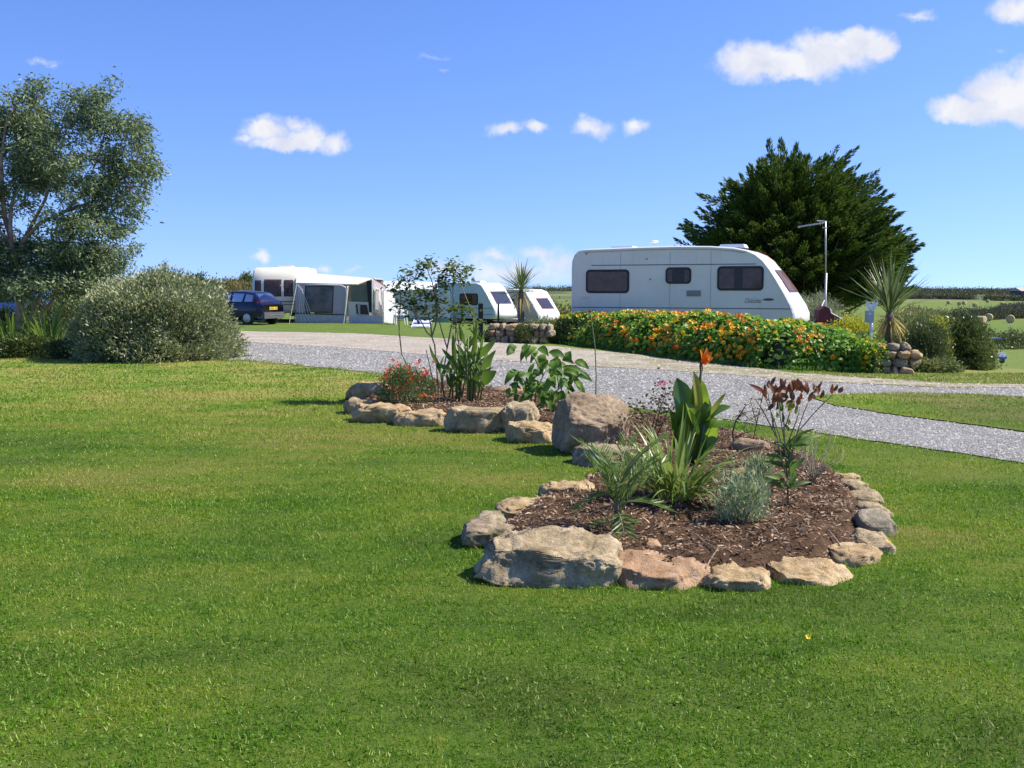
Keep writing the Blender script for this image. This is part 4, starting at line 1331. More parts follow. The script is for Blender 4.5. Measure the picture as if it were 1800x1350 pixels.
    def chassis(self, zb, wu, r=.32, hitch=True):
        for yy in (.10, self.W - .30):
            mb = MB(); mb.lathe((wu, yy, r), [(r * .72, 0), (r * .97, .015), (r, .05), (r, .15), (r * .97, .185), (r * .72, .2)], 20, 'Y')
            w = lpart('wheel', mb, M_TYRE, self.t, smooth=False)
            mb = MB(); mb.lathe((wu, yy - .006, r), [(.03, 0), (r * .6, .0), (r * .68, .03), (r * .68, .12)], 16, 'Y')
            lpart('rim', mb, M_ALLOY, w)
        mb = MB(); mb.box(self.u0 + .3, self.u1 - .5, .35, .45, zb - .14, zb + .02); mb.box(self.u0 + .3, self.u1 - .5, self.W - .45, self.W - .35, zb - .14, zb + .02)
        lpart('chassis', mb, M_RUBBER, self.t)
        for uu in (self.u0 + .35, self.u1 - .9):
            for yy in (.25, self.W - .3):
                mb = MB(); mb.tube([(uu, yy, zb), (uu + .12, yy, .02)], .022, 6); mb.box(uu + .06, uu + .18, yy - .06, yy + .06, 0.0, .02)
                lpart('corner_steady', mb, M_STEEL, self.t)
        if hitch:
            mb = MB(); a = (self.u1 - .45, .45, zb - .05); b = (self.u1 - .45, self.W - .45, zb - .05); c = (self.u1 + 1.0, self.W / 2, zb - .02)
            mb.tube([a, c], .035, 6); mb.tube([b, c], .035, 6); mb.tube([c, (c[0] + .2, c[1], c[2] + .05)], .05, 8)
            mb.tube([(c[0] - .15, c[1] + .08, zb + .35), (c[0] - .15, c[1] + .08, .12)], .03, 8)
            h = lpart('hitch', mb, M_STEEL, self.t, smooth=True)
            mb = MB(); mb.lathe((c[0] - .15, c[1] + .05, .11), [(.05, 0), (.11, .01), (.11, .06), (.05, .07)], 14, 'Y')
            lpart('jockey_wheel', mb, M_TYRE, h)

    def roof_hatch(self, u0, u1, y0, y1, z, h=.07):
        mb = MB()
        V = [(u0, y0, z), (u1, y0, z), (u1, y1, z), (u0, y1, z), (u0 + .05, y0 + .05, z + h), (u1 - .05, y0 + .05, z + h), (u1 - .05, y1 - .05, z + h), (u0 + .05, y1 - .05, z + h)]
        mb.add(V, [(4, 5, 6, 7), (0, 1, 5, 4), (1, 2, 6, 5), (2, 3, 7, 6), (3, 0, 4, 7)])
        return lpart('roof_light', mb, self.shell, self.t)


# ------------------------------------------------------------------ the large caravan by the flower bank
DL, DR = 30.5, 28.0
PL_, PR_ = at(1004, 505, DL), at(1396, 505, DR)
ax = Vector((PR_.x - PL_.x, PR_.y - PL_.y, 0)); CL = ax.length; ax.normalize()
pn = Vector((-ax.y, ax.x, 0))
Z0 = 0.05
org = Vector((PL_.x, PL_.y, Z0))


def uz(px, py):
    p = on_plane(px, py, org, pn)
    return ((p - org).dot(ax), p.z - Z0)


prof = [uz(*p) for p in [(1004, 470), (1005, 458), (1009, 448), (1016, 441), (1026, 438), (1060, 436.5), (1120, 434), (1190, 432), (1250, 432.5), (1290, 435), (1312, 439), (1328, 446), (1342, 457),
                         (1354, 473), (1366, 492), (1380, 516), (1391, 537), (1396, 552), (1396, 566)]]
prof += [(prof[-1][0] - .06, .50), (prof[-1][0] - .35, .40), (.25, .40), (prof[0][0], .48)]
cv = Caravan('caravan', 'large off-white caravan with dark windows behind the orange flower bank', org, math.atan2(ax.y, ax.x), prof, 2.25, (M_ALU, M_WHITE), bow=.30, nose_u=uz(1318, 480)[0])
t = cv.t
for (a, b, c, d, cur) in [(1030, 474, 1106, 515.5, ((0, 1.0),)), (1170, 470, 1215, 499, ((.0, .22), (.78, 1.0))), (1261, 468, 1342, 511, ((0, .36), (.56, 1.0)))]:
    u0, z1 = uz(a, c) if False else uz(a, b); u1, z0 = uz(c, d)
    cv.window(u0, u1, z0, z1, cur)
cv.window(.8, 1.9, 1.45, 2.08, ((0, 1),), y=2.25); cv.window(4.2, 5.4, 1.45, 2.08, ((0, .4),), y=2.25)
for (a, b, zz) in [((1040, 466.5), (1330, 462.5), None), ((1004, 540), (1394, 536), None)]:
    (u0, za), (u1, zb) = uz(*a), uz(*b)
    mb = MB(); mb.box(max(u0, .04), u1 - .02, -.010, -.003, za - .011, za + .011)
    lpart('pinstripe', mb, M_PINSTRIPE, t)
u0, z1 = uz(1207, 510.5); u1, z0 = uz(1232, 521)
mb = MB(); mb.box(u0, u1, -.018, -.002, z0, z1)
v = lpart('fridge_vent', mb, M_VENT, t)
for k in range(5):
    zz = z0 + (z1 - z0) * (k + .5) / 5
    mb = MB(); mb.box(u0 + .02, u1 - .02, -.028, -.017, zz - .006, zz + .008)
    lpart('louvre', mb, M_VENT, v)
for (px, py, r) in [(1031, 446, .035), (1137, 455, .025), (1143, 491, .03)]:
    u, z = uz(px, py)
    mb = MB(); mb.lathe((u, -.022, z), [(r * .7, 0), (r, .008), (r, .022)], 12, 'Y')
    lpart('marker_lamp' if r > .033 else 'cap', mb, M_VENT, t)
# oval badge and script lettering
u0, z0 = uz(1341, 526.5); u1, _ = uz(1361, 526.5)
mb = MB(); k = 16
mb.add([(((u0 + u1) / 2) + (u1 - u0) / 2 * math.cos(2 * math.pi * i / k), -.008, z0 + .036 * math.sin(2 * math.pi * i / k)) for i in range(k)], [tuple(range(k))])
lpart('oval_badge', mb, M_PINSTRIPE, t)
u0, z0 = uz(1308, 534.5); u1, _ = uz(1340, 534)
cu = bpy.data.curves.new('lettering', 'FONT')
cu.body = 'Outsider'; cu.size = .19; cu.shear = .35; cu.extrude = .001
tmp = bpy.data.objects.new('lettering_source', cu); COL.objects.link(tmp)
bpy.context.view_layer.update()
me = bpy.data.meshes.new_from_object(tmp.evaluated_get(bpy.context.evaluated_depsgraph_get()))
bpy.data.objects.remove(tmp)
w = max(v_.co.x for v_ in me.vertices)
for v_ in me.vertices:
    v_.co.x *= (u1 - u0) / w
M_LETTER = pmat('brown_lettering', (0.20, 0.12, 0.12), (0.18, 0.11, 0.11), scale=3)
lo = link('lettering', me, M_LETTER, t)
lo.location = (u0, -.006, z0 + .03); lo.rotation_euler = (math.pi / 2, 0, 0)
# front, roof and skirt details
cv.front_window(.30, 1.95, uz(1380, 514)[1], uz(1354, 474)[1])
zt = max(p[1] for p in prof)
ua = uz(1063, 440)[0]; ub = uz(1105, 440)[0]
cv.roof_hatch(ua, ub, .5, 1.2, zt - .05, .09)
cv.roof_hatch(uz(1165, 440)[0], uz(1200, 440)[0], .9, 1.5, zt - .01, .05)
cv.roof_hatch(uz(1258, 440)[0], uz(1305, 440)[0], .4, 1.1, zt - .06, .10)
u, z = uz(1136, 430)
mb = MB(); mb.tube([(u, .9, zt - .06), (u, .9, zt + .16)], .016, 6)
mb.lathe((u, .9, zt + .13), [(.02, 0), (.12, .02), (.155, .045), (.12, .065), (.02, .085)], 18)
lpart('television_aerial', mb, M_WHITE, t, smooth=True)
mb = MB()
for y in (2.23,):
    q = [cv.pt(u, z, y) for u, z in inset(prof, -.012)[10:19]]
    mb.tube(q, .03, 6)
lpart('maroon_edge_trim', mb, M_MAROONLINE, t, smooth=True)
mb = MB(); mb.box(.6, 3.2, -.004, .012, .30, .46)
lpart('skirt', mb, M_WHITE, t)
for uu in (1.55, 3.05, 4.25):
    mb = MB(); mb.box(uu - .004, uu + .004, -.006, -.002, .5, zt - .16); lpart('panel_seam', mb, M_VENT, t)
mb = MB(); mb.tube([(u_, -.016, z_) for u_, z_ in inset(prof, -.10)[4:11]], .012, 5); lpart('awning_rail', mb, M_STEEL, t)
for uu in (.35, CL - 1.25):
    mb = MB(); mb.tube([(uu, -.005, 1.22), (uu, -.05, 1.24), (uu + .22, -.05, 1.24), (uu + .22, -.005, 1.22)], .012, 6); lpart('grab_handle', mb, M_WHITE, t)
cv.chassis(.42, CL * .46)

# ------------------------------------------------------------------ caravans at the back
G = 'touring caravans on the far pitches'


def simple_prof(L, z0, z1, slope=1.0, r=.28):
    return [(0, z0 + .05), (0, z1 - r), (r * .3, z1 - r * .3), (r, z1), (L * .5, z1 + .03), (L - slope - .35, z1), (L - slope, z1 - .12), (L - slope * .62, z1 - .62), (L - .08, z0 + .55), (L, z0 + .28), (L - .05, z0 + .05), (L - .4, z0), (.2, z0)]


def far_caravan(name, label, px, D, th, L, mats, H_=2.42, W=2.15):
    """nose bottom corner of the near side at pixel column px, turned clockwise by th"""
    p = at(px, 505, D); z = h1(p.x, D)
    a = R(-th)
    loc = Vector((p.x - L * math.cos(a), D - L * math.sin(a), z))
    return Caravan(name, label, loc, a, simple_prof(L, .38, H_), W, mats, group=G, bow=.2), L


c2, L2 = far_caravan('caravan', 'greenish grey caravan with white sloping front behind the rose stems', 872, 56, 34, 5.6, (M_TEAL, M_WHITE))
c2.window(3.05, 4.35, 1.15, 1.82, ((0, .3), (.7, 1)))
c2.window(1.55, 2.15, 1.38, 1.86, ())
c2.front_window(.3, 1.85, 1.22, 1.95, frame_mat=M_MAROONLINE, pane=M_PANE2)
for zz in (.98, .62):
    mb = MB(); mb.box(.1, 5.35, -.012, -.003, zz, zz + .025); lpart('pinstripe', mb, M_PINSTRIPE, c2.t)
mb = MB(); mb.box(3.45, 3.95, -.015, -.003, .52, .92); lpart('locker_door', mb, M_WHITE, c2.t)
c2.roof_hatch(3.3, 4.0, .7, 1.3, 2.43, .1); c2.chassis(.4, 2.7)
c2b, _ = far_caravan('caravan', 'white caravan nose glimpsed between the greenish and the grey caravans', 884, 63, 34, 5.0, (M_GREYSIDE, M_WHITE), H_=2.3)
c2b.front_window(.3, 1.85, 1.3, 1.9); c2b.chassis(.4, 2.4)
c3, L3 = far_caravan('caravan', 'dark grey sided caravan with white front behind the left palm', 948, 58, 38, 5.0, (M_GREYSIDE, M_WHITE), H_=2.3)
c3.front_window(.45, 1.7, 1.15, 1.80, frame_mat=M_MAROONLINE, pane=M_PANE2)
c3.window(2.2, 3.2, 1.15, 1.75, ((0, .4),)); c3.chassis(.4, 2.4)

# cream caravan, seen end on
pc = at(443, 505, 46.0)
zc = h1(pc.x, 46)
cream_prof = [(0, .45), (0, 2.1), (.1, 2.38), (.4, 2.52), (2.4, 2.56), (4.3, 2.52), (4.62, 2.40), (4.82, 2.1), (4.96, 1.7), (5.0, 1.1), (4.98, .6), (4.9, .42), (.2, .38)]
cc = Caravan('caravan', 'cream caravan seen end on with three dark windows behind the blue car', Vector((pc.x, 46 + 5.0, zc)), R(-90), cream_prof, 2.05, (M_CREAM, M_CREAM), group=G, bow=.12, nose_u=4.2)
cc.front_window(.12, .42, 1.18, 1.92); cc.front_window(.56, 1.36, 1.18, 1.96); cc.front_window(1.48, 1.88, 1.18, 1.94)
cc.roof_hatch(2.2, 2.9, .7, 1.4, 2.55, .08); cc.chassis(.4, 2.4, hitch=False)
for zz in (.92, .78):
    mb = MB()
    for i in range(8):
        y0, y1 = .1 + 1.85 * i / 8, .1 + 1.85 * (i + 1) / 8
        u = cc.nose_point(zz)
        a_, b_ = cc.pt(u, zz, y0), cc.pt(u, zz, y1)
        mb.quad((a_[0] + .012, y0, zz), (b_[0] + .012, y1, zz), (b_[0] + .012, y1, zz + .06), (a_[0] + .012, y0, zz + .06))
    lpart('brown_stripe', mb, pmat('brown_stripe', (0.30, 0.24, 0.17)), cc.t)

# ------------------------------------------------------------------ awning on the cream caravan
M_CANVAS = leafmat('cream_canvas', [(0.76, 0.73, 0.66), (0.70, 0.67, 0.60)], trans=.3, rough=.85, spec=.1, tcol=(.75, .7, .6))
M_LILAC = pmat('lilac_grey_canvas', (0.44, 0.38, 0.39), (0.38, 0.33, 0.35), scale=4, rough=0.9)
M_SKIRT = pmat('grey_mudwall', (0.36, 0.37, 0.39), (0.46, 0.46, 0.47), scale=7, rough=0.6)
M_BLACKC = pmat('black_canvas', (0.02, 0.02, 0.022), scale=4, rough=0.8)
M_GREENC = pmat('green_canvas', (0.15, 0.16, 0.11), (0.12, 0.125, 0.09), scale=4, rough=0.9)
AD = 45.3


def ap(px, py, D=AD):
    return at(px, py, D)


zg = h1(ap(600, 560).x, AD)
base = Vector((ap(600, 560).x, AD, zg))
aw = thing('awning', 'cream roofed awning with lilac walls and maroon gable beside the cream caravan', 'awning', base)
BK = Vector((0, 3.6, 0))


def gpt(px, D=AD):
    p = at(px, 505, D); return Vector((p.x, D, h1(p.x, D) + .01))


def plate(name, pts, mat, th=.02, par=None):
    mb = MB(); mb.slab(pts, (0, th, 0))
    return wpart(name, mb, mat, par or aw)


roof = MB()
r0, r1, r2, r3 = ap(520, 497), ap(522, 478.5, AD + 1.9), ap(656, 489.5, AD + .9), ap(628, 499.5)
roof.slab([r0, r3, r2, r1], (0, .02, -.03))
top = [r1, r2, r2 + BK, r1 + BK]
roof.slab(top, (0, 0, -.03))
ro = wpart('roof', roof, M_CANVAS, aw)
# end wall facing the viewer: corner panel, big window, right panel, mud skirt
plate('wall_panel', [ap(520, 497), ap(536, 498), ap(536, 551), gpt(519) + Vector((0, 0, .42))], M_LILAC)
plate('wall_panel', [ap(587, 500), ap(609, 502), ap(607, 553), ap(585, 551)], M_LILAC)
plate('wall_panel', [ap(536, 497.6), ap(612, 500), ap(609, 503), ap(536, 501)], M_LILAC)
wv = plate('window', [ap(536, 502), ap(587, 502.5), ap(585, 550), ap(535, 549)], M_RUBBER, .012)
plate('pane', [ap(538, 503.5, AD - .02), ap(585.5, 504, AD - .02), ap(583.5, 548.5, AD - .02), ap(537, 547.5, AD - .02)], pmat('smoky_pvc', (0.075, 0.075, 0.085), (0.20, 0.18, 0.19), scale=1.6, rough=0.15, lo=.4, hi=.7), .006, wv)
plate('mud_skirt', [gpt(518) + Vector((0, 0, .42)), ap(607, 553, AD - .03), gpt(606, AD - .03), gpt(518, AD - .03)], M_SKIRT)
mb = MB(); mb.tube([gpt(518, AD - .05) + Vector((0, 0, .43)), ap(607, 553.5, AD - .05)], .02, 6); wpart('rail', mb, M_BLACKC, aw)
# creased clear flap at the corner, guy straps
mb = MB()
for k in range(5):
    mb.tube([ap(524 + k * 1.6, 500 + 2 * k, AD - .05), ap(527 + 5 * k, 552, AD - .08), ap(531 + 7 * k, 566, AD - .12)], .009, 4)
wpart('guy_straps', mb, M_WHITE, aw)
# porch
for (a, b) in (((611, 503), (608, 566)), ((672, 508), (674, 565)), ((655, 490), (655, 560))):
    mb = MB(); mb.tube([ap(*a, AD - .06), ap(a[0] - 1, a[1] + 4, AD - .06), Vector((ap(b[0], b[1]).x, AD - .06, zg))], .030, 7)
    wpart('pole', mb, M_WHITE, aw, smooth=True)
FR = AD - .35
plate('porch_wall', [ap(612, 530), ap(648, 531), ap(649, 555), ap(613, 554)], M_CANVAS)
plate('porch_blind', [ap(617, 503, AD + .05), ap(648, 500, AD + .05), ap(648, 532, AD + .05), ap(617, 531, AD + .05)], M_GREENC)
plate('porch_flap', [ap(625, 535, AD - .03), ap(645, 536, AD - .03), ap(648, 553, AD - .03), ap(627, 552, AD - .03)], M_DARKIN)
plate('porch_flap', [ap(628, 534, AD - .05), ap(633, 534.5, AD - .05), ap(633, 552, AD - .05), ap(630, 552, AD - .05)], M_MID if False else M_LILAC)
plate('curtain', [ap(644, 494), ap(653, 492), ap(654, 550), ap(649, 549)], M_BLACKC, .05)
plate('gable_wall', [ap(656, 491), ap(678, 504, AD + .9), ap(675, 566, AD + .9), ap(655, 558)], M_LILAC)
w2 = plate('window', [ap(658, 505, AD - .02), ap(668, 506, AD + .3), ap(668, 551, AD + .3), ap(656, 549, AD - .02)], M_CANVAS, .01)
plate('pane', [ap(660, 508, AD - .05), ap(666, 509, AD + .2), ap(666, 548, AD + .2), ap(659, 547, AD - .05)], M_PANE2, .004, w2)
mb = MB(); mb.slab([ap(655, 488.5, AD + .8), ap(679, 503, AD + .95), ap(677, 511, AD + .95), ap(655, 495.5, AD + .8)], (-.02, -.03, 0)); wpart('gable_trim', mb, M_MAROON, aw)
mb = MB(); mb.slab([ap(673, 508, AD + .88), ap(677, 505, AD + .88), ap(675, 560, AD + .88), ap(672, 566, AD + .88)], (0, -.03, 0)); wpart('corner_trim', mb, M_MAROON, aw)
mb = MB(); mb.slab([ap(613, 554, AD - .04), ap(673, 555, AD - .04), gpt(673, AD - .1), gpt(612, AD - .1)], (0, .02, 0)); wpart('mud_skirt', mb, M_SKIRT, aw)
mb = MB(); mb.tube([ap(537, 500.5, AD - .07), ap(575, 500.5, AD - .07), ap(600, 501.5, AD - .07), ap(607, 505, AD - .07), ap(609, 514, AD - .07), ap(606, 552, AD - .07)], .022, 6); wpart('arched_frame', mb, M_WHITE, aw, smooth=True)
for k in range(7):
    mb = MB(); x_ = 541 + k * 9
    mb.tube([ap(x_, 553, AD - .045), ap(x_ + 2, 561, AD - .05), ap(x_ + 6, 567, AD - .06)], .008, 4); wpart('skirt_fold', mb, M_CANVAS, aw)
for (x0_, y0_, x1_, y1_) in ((613, 502, 604, 571), (660, 500, 682, 571), (522, 498, 508, 571)):
    mb = MB(); mb.tube([ap(x0_, y0_, AD - .05), at(x1_, y1_, AD - 1.1)], .006, 4); wpart('guy_rope', mb, M_WHITE, aw)
# chair and table seen inside
plate('roof_back', [r1 + BK, r2 + BK, gpt(656, AD) + BK, gpt(524, AD) + BK], M_LILAC)

# windbreak panel right of the awning
p0 = gpt(676, AD - .2); p1 = gpt(694, AD - .1)
wb = thing('windbreak', 'white canvas windbreak panel standing right of the awning', 'windbreak', p0)
mb = MB(); V = []; n = 9
for j in range(n):
    for i in range(n):
        a = ap(672 + 22 * i / (n - 1) + (j / (n - 1)) * (2 if i == 0 else 0), 511 + i * .4 + 55 * j / (n - 1), AD - .2 + 1.1 * i / (n - 1))
        a.y += .05 * math.sin(i * .9 + j * .5) * math.exp(-j * .25); V.append(a)
mb.add(V, [(j * n + i, j * n + i + 1, (j + 1) * n + i + 1, (j + 1) * n + i) for j in range(n - 1) for i in range(n - 1)])
wpart('canvas', mb, leafmat('white_canvas', [(0.80, 0.80, 0.79), (0.76, 0.76, 0.76)], trans=.35, rough=.9, spec=.1, tcol=(.8, .8, .78)), wb, smooth=True)
for px in (674, 694):
    mb = MB(); q = at(px, 510, AD - .17 + (1.1 if px > 680 else 0)); mb.tube([q, Vector((q.x, q.y, zg))], .018, 6); wpart('pole', mb, M_STEEL, wb)

# second awning further back
AD2 = 52.0
b2 = at(735, 560, AD2); b2.z = h1(b2.x, AD2)
a2 = thing('awning', 'white roofed awning with window panels and teal base behind the rose stems', 'awning', b2)


def ap2(px, py, d=0.0): return at(px, py, AD2 + d)


mb = MB(); mb.slab([ap2(668, 511), ap2(770, 508), ap2(768, 496, 1.5), ap2(676, 494, 1.5)], (0, 0, -.03)); wpart('roof', mb, M_WHITE, a2)
mb = MB(); mb.slab([ap2(694, 511, .1), ap2(790, 509, .1), ap2(790, 560, .1), ap2(694, 561, .1)], (0, .03, 0)); wpart('wall', mb, pmat('pale_awning', (0.62, 0.64, 0.66), (0.55, 0.57, 0.6), scale=3, rough=.8), a2)
for (x0, x1) in ((724, 738), (744, 752), (757, 774)):
    mb = MB(); mb.slab([ap2(x0, 532, .02), ap2(x1, 532, .02), ap2(x1, 553, .02), ap2(x0, 553, .02)], (0, .02, 0)); f = wpart('window', mb, M_WHITE, a2)
    mb = MB(); mb.slab([ap2(x0 + 1.5, 533.5, 0), ap2(x1 - 1.5, 533.5, 0), ap2(x1 - 1.5, 551.5, 0), ap2(x0 + 1.5, 551.5, 0)], (0, .01, 0)); wpart('pane', mb, pmat('grey_pvc', (0.22, 0.23, 0.26), (0.4, 0.4, 0.42), scale=2, rough=.15), f)
mb = MB(); mb.slab([ap2(718, 559, .05), ap2(790, 559, .05), ap2(790, 567, .05), ap2(718, 567, .05)], (0, .03, 0)); wpart('mud_skirt', mb, pmat('teal_skirt', (0.12, 0.25, 0.24), (0.16, 0.3, 0.3)), a2)

# ------------------------------------------------------------------ blue hatchback
def car(name, label, loc, rotz, paint, L=3.75, group=None):
    t = thing(name, label, 'car', loc, rotz, group)
    st = [  # x, bottom, belt, roof, half-width low, belt, roof
        (0.00, .42, .62, .64, .62, .60, .50), (.10, .24, .74, .78, .76, .72, .62), (.55, .20, .82, .86, .81, .79, .70), (1.00, .19, .88, .92, .825, .81, .70), (1.28, .19, .90, 1.10, .825, .815, .64),
        (1.62, .19, .91, 1.36, .825, .815, .585), (2.05, .19, .92, 1.44, .825, .815, .575), (2.7, .19, .93, 1.43, .825, .815, .57), (3.20, .20, .94, 1.36, .82, .805, .56), (3.48, .24, .95, 1.14, .80, .78, .58), (3.66, .30, .94, 1.00, .76, .735, .62), (3.75, .40, .82, .86, .70, .68, .60)]
    V = []; F = []
    for (x, b, be, ro, hl, hb, hr) in st:
        ring = [(hl * .9, b), (hl, b + .08), (hl + .012, (b + be) / 2 + .05), (hb, be), (hr + .02, ro - .035), (hr * .86, ro), (0, ro + .025)]
        V += [(x, y, z) for y, z in ring] + [(x, -y, z) for y, z in ring[-2::-1]]
    m = 13
    for i in range(len(st) - 1):
        for k in range(m - 1):
            F.append((i * m + k, i * m + k + 1, (i + 1) * m + k + 1, (i + 1) * m + k))
    F.append(tuple(range(m))); F.append(tuple(range((len(st) - 1) * m, len(st) * m))[::-1])
    for i in range(len(st) - 1):
        F.append((i * m + m - 1, i * m, (i + 1) * m, (i + 1) * m + m - 1))
    mb = MB(); mb.add(V, F)
    body = lpart('body', mb, paint, t, smooth=True)

    def ring(x):
        for a, b in zip(st[:-1], st[1:]):
            if a[0] <= x <= b[0]:
                k = (x - a[0]) / (b[0] - a[0]); return [a[j] + (b[j] - a[j]) * k for j in range(7)]
    M_GL = glassmat('car_glass', (0.25, 0.28, 0.28), 0.22, .02)

    def sidewin(x0, x1, sgn, nm='side_window', rake0=0.0, rake1=0.0):
        P = []
        for (x, top) in ((x0, 0), (x1, 0), (x1 + rake1, 1), (x0 + rake0, 1)):
            _, b, be, ro, hl, hb, hr = ring(x)
            zz = be + .035 if not top else ro - .075
            k = (zz - be) / max(.05, (ro - .035 - be))
            P.append((x, sgn * (hb + (hr + .02 - hb) * k + .012), zz))
        mb = MB(); mb.slab(P, (0, -sgn * .008, 0)); o = lpart(nm, mb, M_RUBBER, t)
        c = Vector(P[0]) * .25 + Vector(P[1]) * .25 + Vector(P[2]) * .25 + Vector(P[3]) * .25
        mb = MB(); mb.slab([c + (Vector(p) - c) * .9 + Vector((0, sgn * .006, 0)) for p in P], (0, -sgn * .004, 0)); lpart('pane', mb, M_GL, o)
    for s in (1, -1):
        sidewin(1.42, 2.08, s, rake0=.26); sidewin(2.14, 2.78, s); sidewin(2.84, 3.30, s, rake1=-.08)
        mb = MB(); mb.tube([(2.11, s * .835, .25), (2.11, s * .845, .6), (2.11, s * .822, .92)], .006, 4); lpart('door_seam', mb, M_RUBBER, t)
        mb = MB(); mb.box(2.0, 2.0 + .14, s * .825 - .02, s * .825 + .03, .80, .835); lpart('door_handle', mb, M_RUBBER, t)
        mb = MB(); mb.slab([(1.42, s * .86, .93), (1.42, s * 1.02, .93), (1.42, s * 1.02, 1.05), (1.42, s * .86, 1.05)], (.10, 0, 0)); lpart('wing_mirror', mb, paint, t)
        mb = MB(); mb.slab([(.35, s * .805, .5), (3.3, s * .845, .5), (3.3, s * .845, .57), (.35, s * .805, .57)], (0, s * .02, 0)); lpart('rub_strip', mb, M_RUBBER, t)
        # tail and head lamps
        mb = MB(); mb.slab([(3.60, s * .755, .70), (3.74, s * .66, .70), (3.68, s * .64, .98), (3.52, s * .765, .98)], (.012, s * .012, 0)); lpart('tail_lamp', mb, pmat('red_lens', (0.45, 0.02, 0.02), rough=.2), t)
        mb = MB(); mb.slab([(.02, s * .36, .58), (.02, s * .60, .58), (.10, s * .66, .70), (.08, s * .36, .70)], (-.02, 0, 0)); lpart('headlamp', mb, M_WHITE, t)
        for wx in (.68, 3.02):
            mb = MB(); mb.lathe((wx, s * .84 - (.17 if s > 0 else -.0), .285), [(.2, 0), (.275, .012), (.285, .05), (.285, .12), (.275, .158), (.2, .17)], 22, 'Y'); w = lpart('wheel', mb, M_TYRE, t)
            yo = s * .845
            mb = MB(); mb.lathe((wx, yo - .03, .285), [(.03, .03 + .02 * s), (.10, .03 + .015 * s), (.17, .03 + .005 * s), (.195, .03)], 18, 'Y'); lpart('rim', mb, M_ALLOY, w)
            mb = MB(); mb.lathe((wx, s * .79, .30), [(.345, -.03), (.345, .036)], 22, 'Y'); lpart('wheel_arch', mb, M_RUBBER, t)
    # rear window, bumper, plate
    mb = MB(); mb.slab([(3.22, -.50, 1.30), (3.22, .50, 1.30), (3.53, .58, 1.0), (3.53, -.58, 1.0)], (.03, 0, .03)); o = lpart('rear_window', mb, M_RUBBER, t)
    mb = MB(); mb.slab([(3.255, -.46, 1.31), (3.255, .46, 1.31), (3.545, .54, 1.03), (3.545, -.54, 1.03)], (.02, 0, .02)); lpart('pane', mb, M_GL, o)
    mb = MB(); mb.slab([(1.28, -.55, 1.06), (1.28, .55, 1.06), (1.62, .50, 1.33), (1.62, -.50, 1.33)], (-.02, 0, .03)); lpart('windscreen', mb, M_GL, t)
    for (x0, x1, zz) in ((3.55, 3.83, .27), (-.06, .2, .26)):
        mb = MB(); mb.slab([(x0, -.79, zz), (x1, -.66, zz), (x1, .66, zz), (x0, .79, zz)], (0, 0, .27)); lpart('bumper', mb, pmat('grey_bumper', (0.085, 0.09, 0.095), rough=.6), t)
    mb = MB(); mb.box(3.835, 3.845, -.55, .55, .40, .425); lpart('bumper_strip', mb, M_ALLOY, t)
    mb = MB(); mb.box(3.762, 3.780, -.26, .26, .64, .76); pl = lpart('number_plate', mb, pmat('yellow_plate', (0.80, 0.50, 0.02), rough=.5), t)
    for k in range(7):
        if k == 4:
            continue
        mb = MB(); y = -.21 + k * .07
        mb.box(3.781, 3.783, y - .021, y + .012, .665, .735); lpart('character_mark', mb, M_RUBBER, pl)
    return t


M_NAVY = pmat('dark_blue_paint', (0.008, 0.012, 0.05), (0.006, 0.010, 0.04), scale=2, rough=0.3, spec=0.4, coat=0.25)
rc = at(476, 505, 42.8)
fwd = Vector((-.90, .436, 0))
carloc = Vector((rc.x, 42.8 + .3, h1(rc.x, 43))) + fwd * 3.75      # nose
car('parked_car', 'dark blue hatchback with yellow rear plate parked by the cream caravan', Vector((carloc.x, carloc.y, h1(carloc.x, carloc.y))), math.atan2(-fwd.y, -fwd.x), M_NAVY)

# blue van glimpsed behind the gum trunk
vb = Vector((at(30, 505, 33).x, 33.0, h1(at(30, 505, 33).x, 33)))
vt = thing('parked_van', 'bright blue van half hidden behind the gum tree trunk', 'van', vb, R(5))
M_VBLUE = pmat('bright_blue_paint', (0.03, 0.13, 0.62), (0.025, 0.10, 0.50), scale=2, rough=.3, coat=.5)
mb = MB(); mb.slab([(-1.9, 0, .35), (-1.9, 0, 1.55), (-1.7, 0, 1.72), (.35, 0, 1.72), (.75, 0, 1.15), (1.45, 0, 1.0), (1.5, 0, .4)], (0, 1.7, 0)); lpart('body', mb, M_VBLUE, vt)
for (a, b) in ((-1.6, -.9), (-.8, -.1)):
    mb = MB(); mb.slab([(a, -.012, 1.1), (b, -.012, 1.1), (b, -.012, 1.55), (a, -.012, 1.55)], (0, .01, 0)); lpart('window', mb, M_RUBBER, vt)
mb = MB(); mb.slab([(0, -.012, 1.1), (.55, -.012, 1.1), (.3, -.012, 1.55), (0, -.012, 1.55)], (0, .01, 0)); lpart('window', mb, M_RUBBER, vt)
mb = MB(); mb.box(-1.85, 1.4, -.02, -.002, .62, .78); lpart('side_stripe', mb, M_WHITE, vt)
for wx in (-1.2, .95):
    for yy in (-.03, 1.55):
        mb = MB(); mb.lathe((wx, yy, .31), [(.2, 0), (.3, .01), (.31, .05), (.31, .13), (.3, .17), (.2, .18)], 20, 'Y'); w = lpart('wheel', mb, M_TYRE, vt)
        mb = MB(); mb.lathe((wx, yy - .01, .31), [(.04, 0), (.19, 0), (.2, .03)], 14, 'Y'); lpart('rim', mb, M_ALLOY, w)

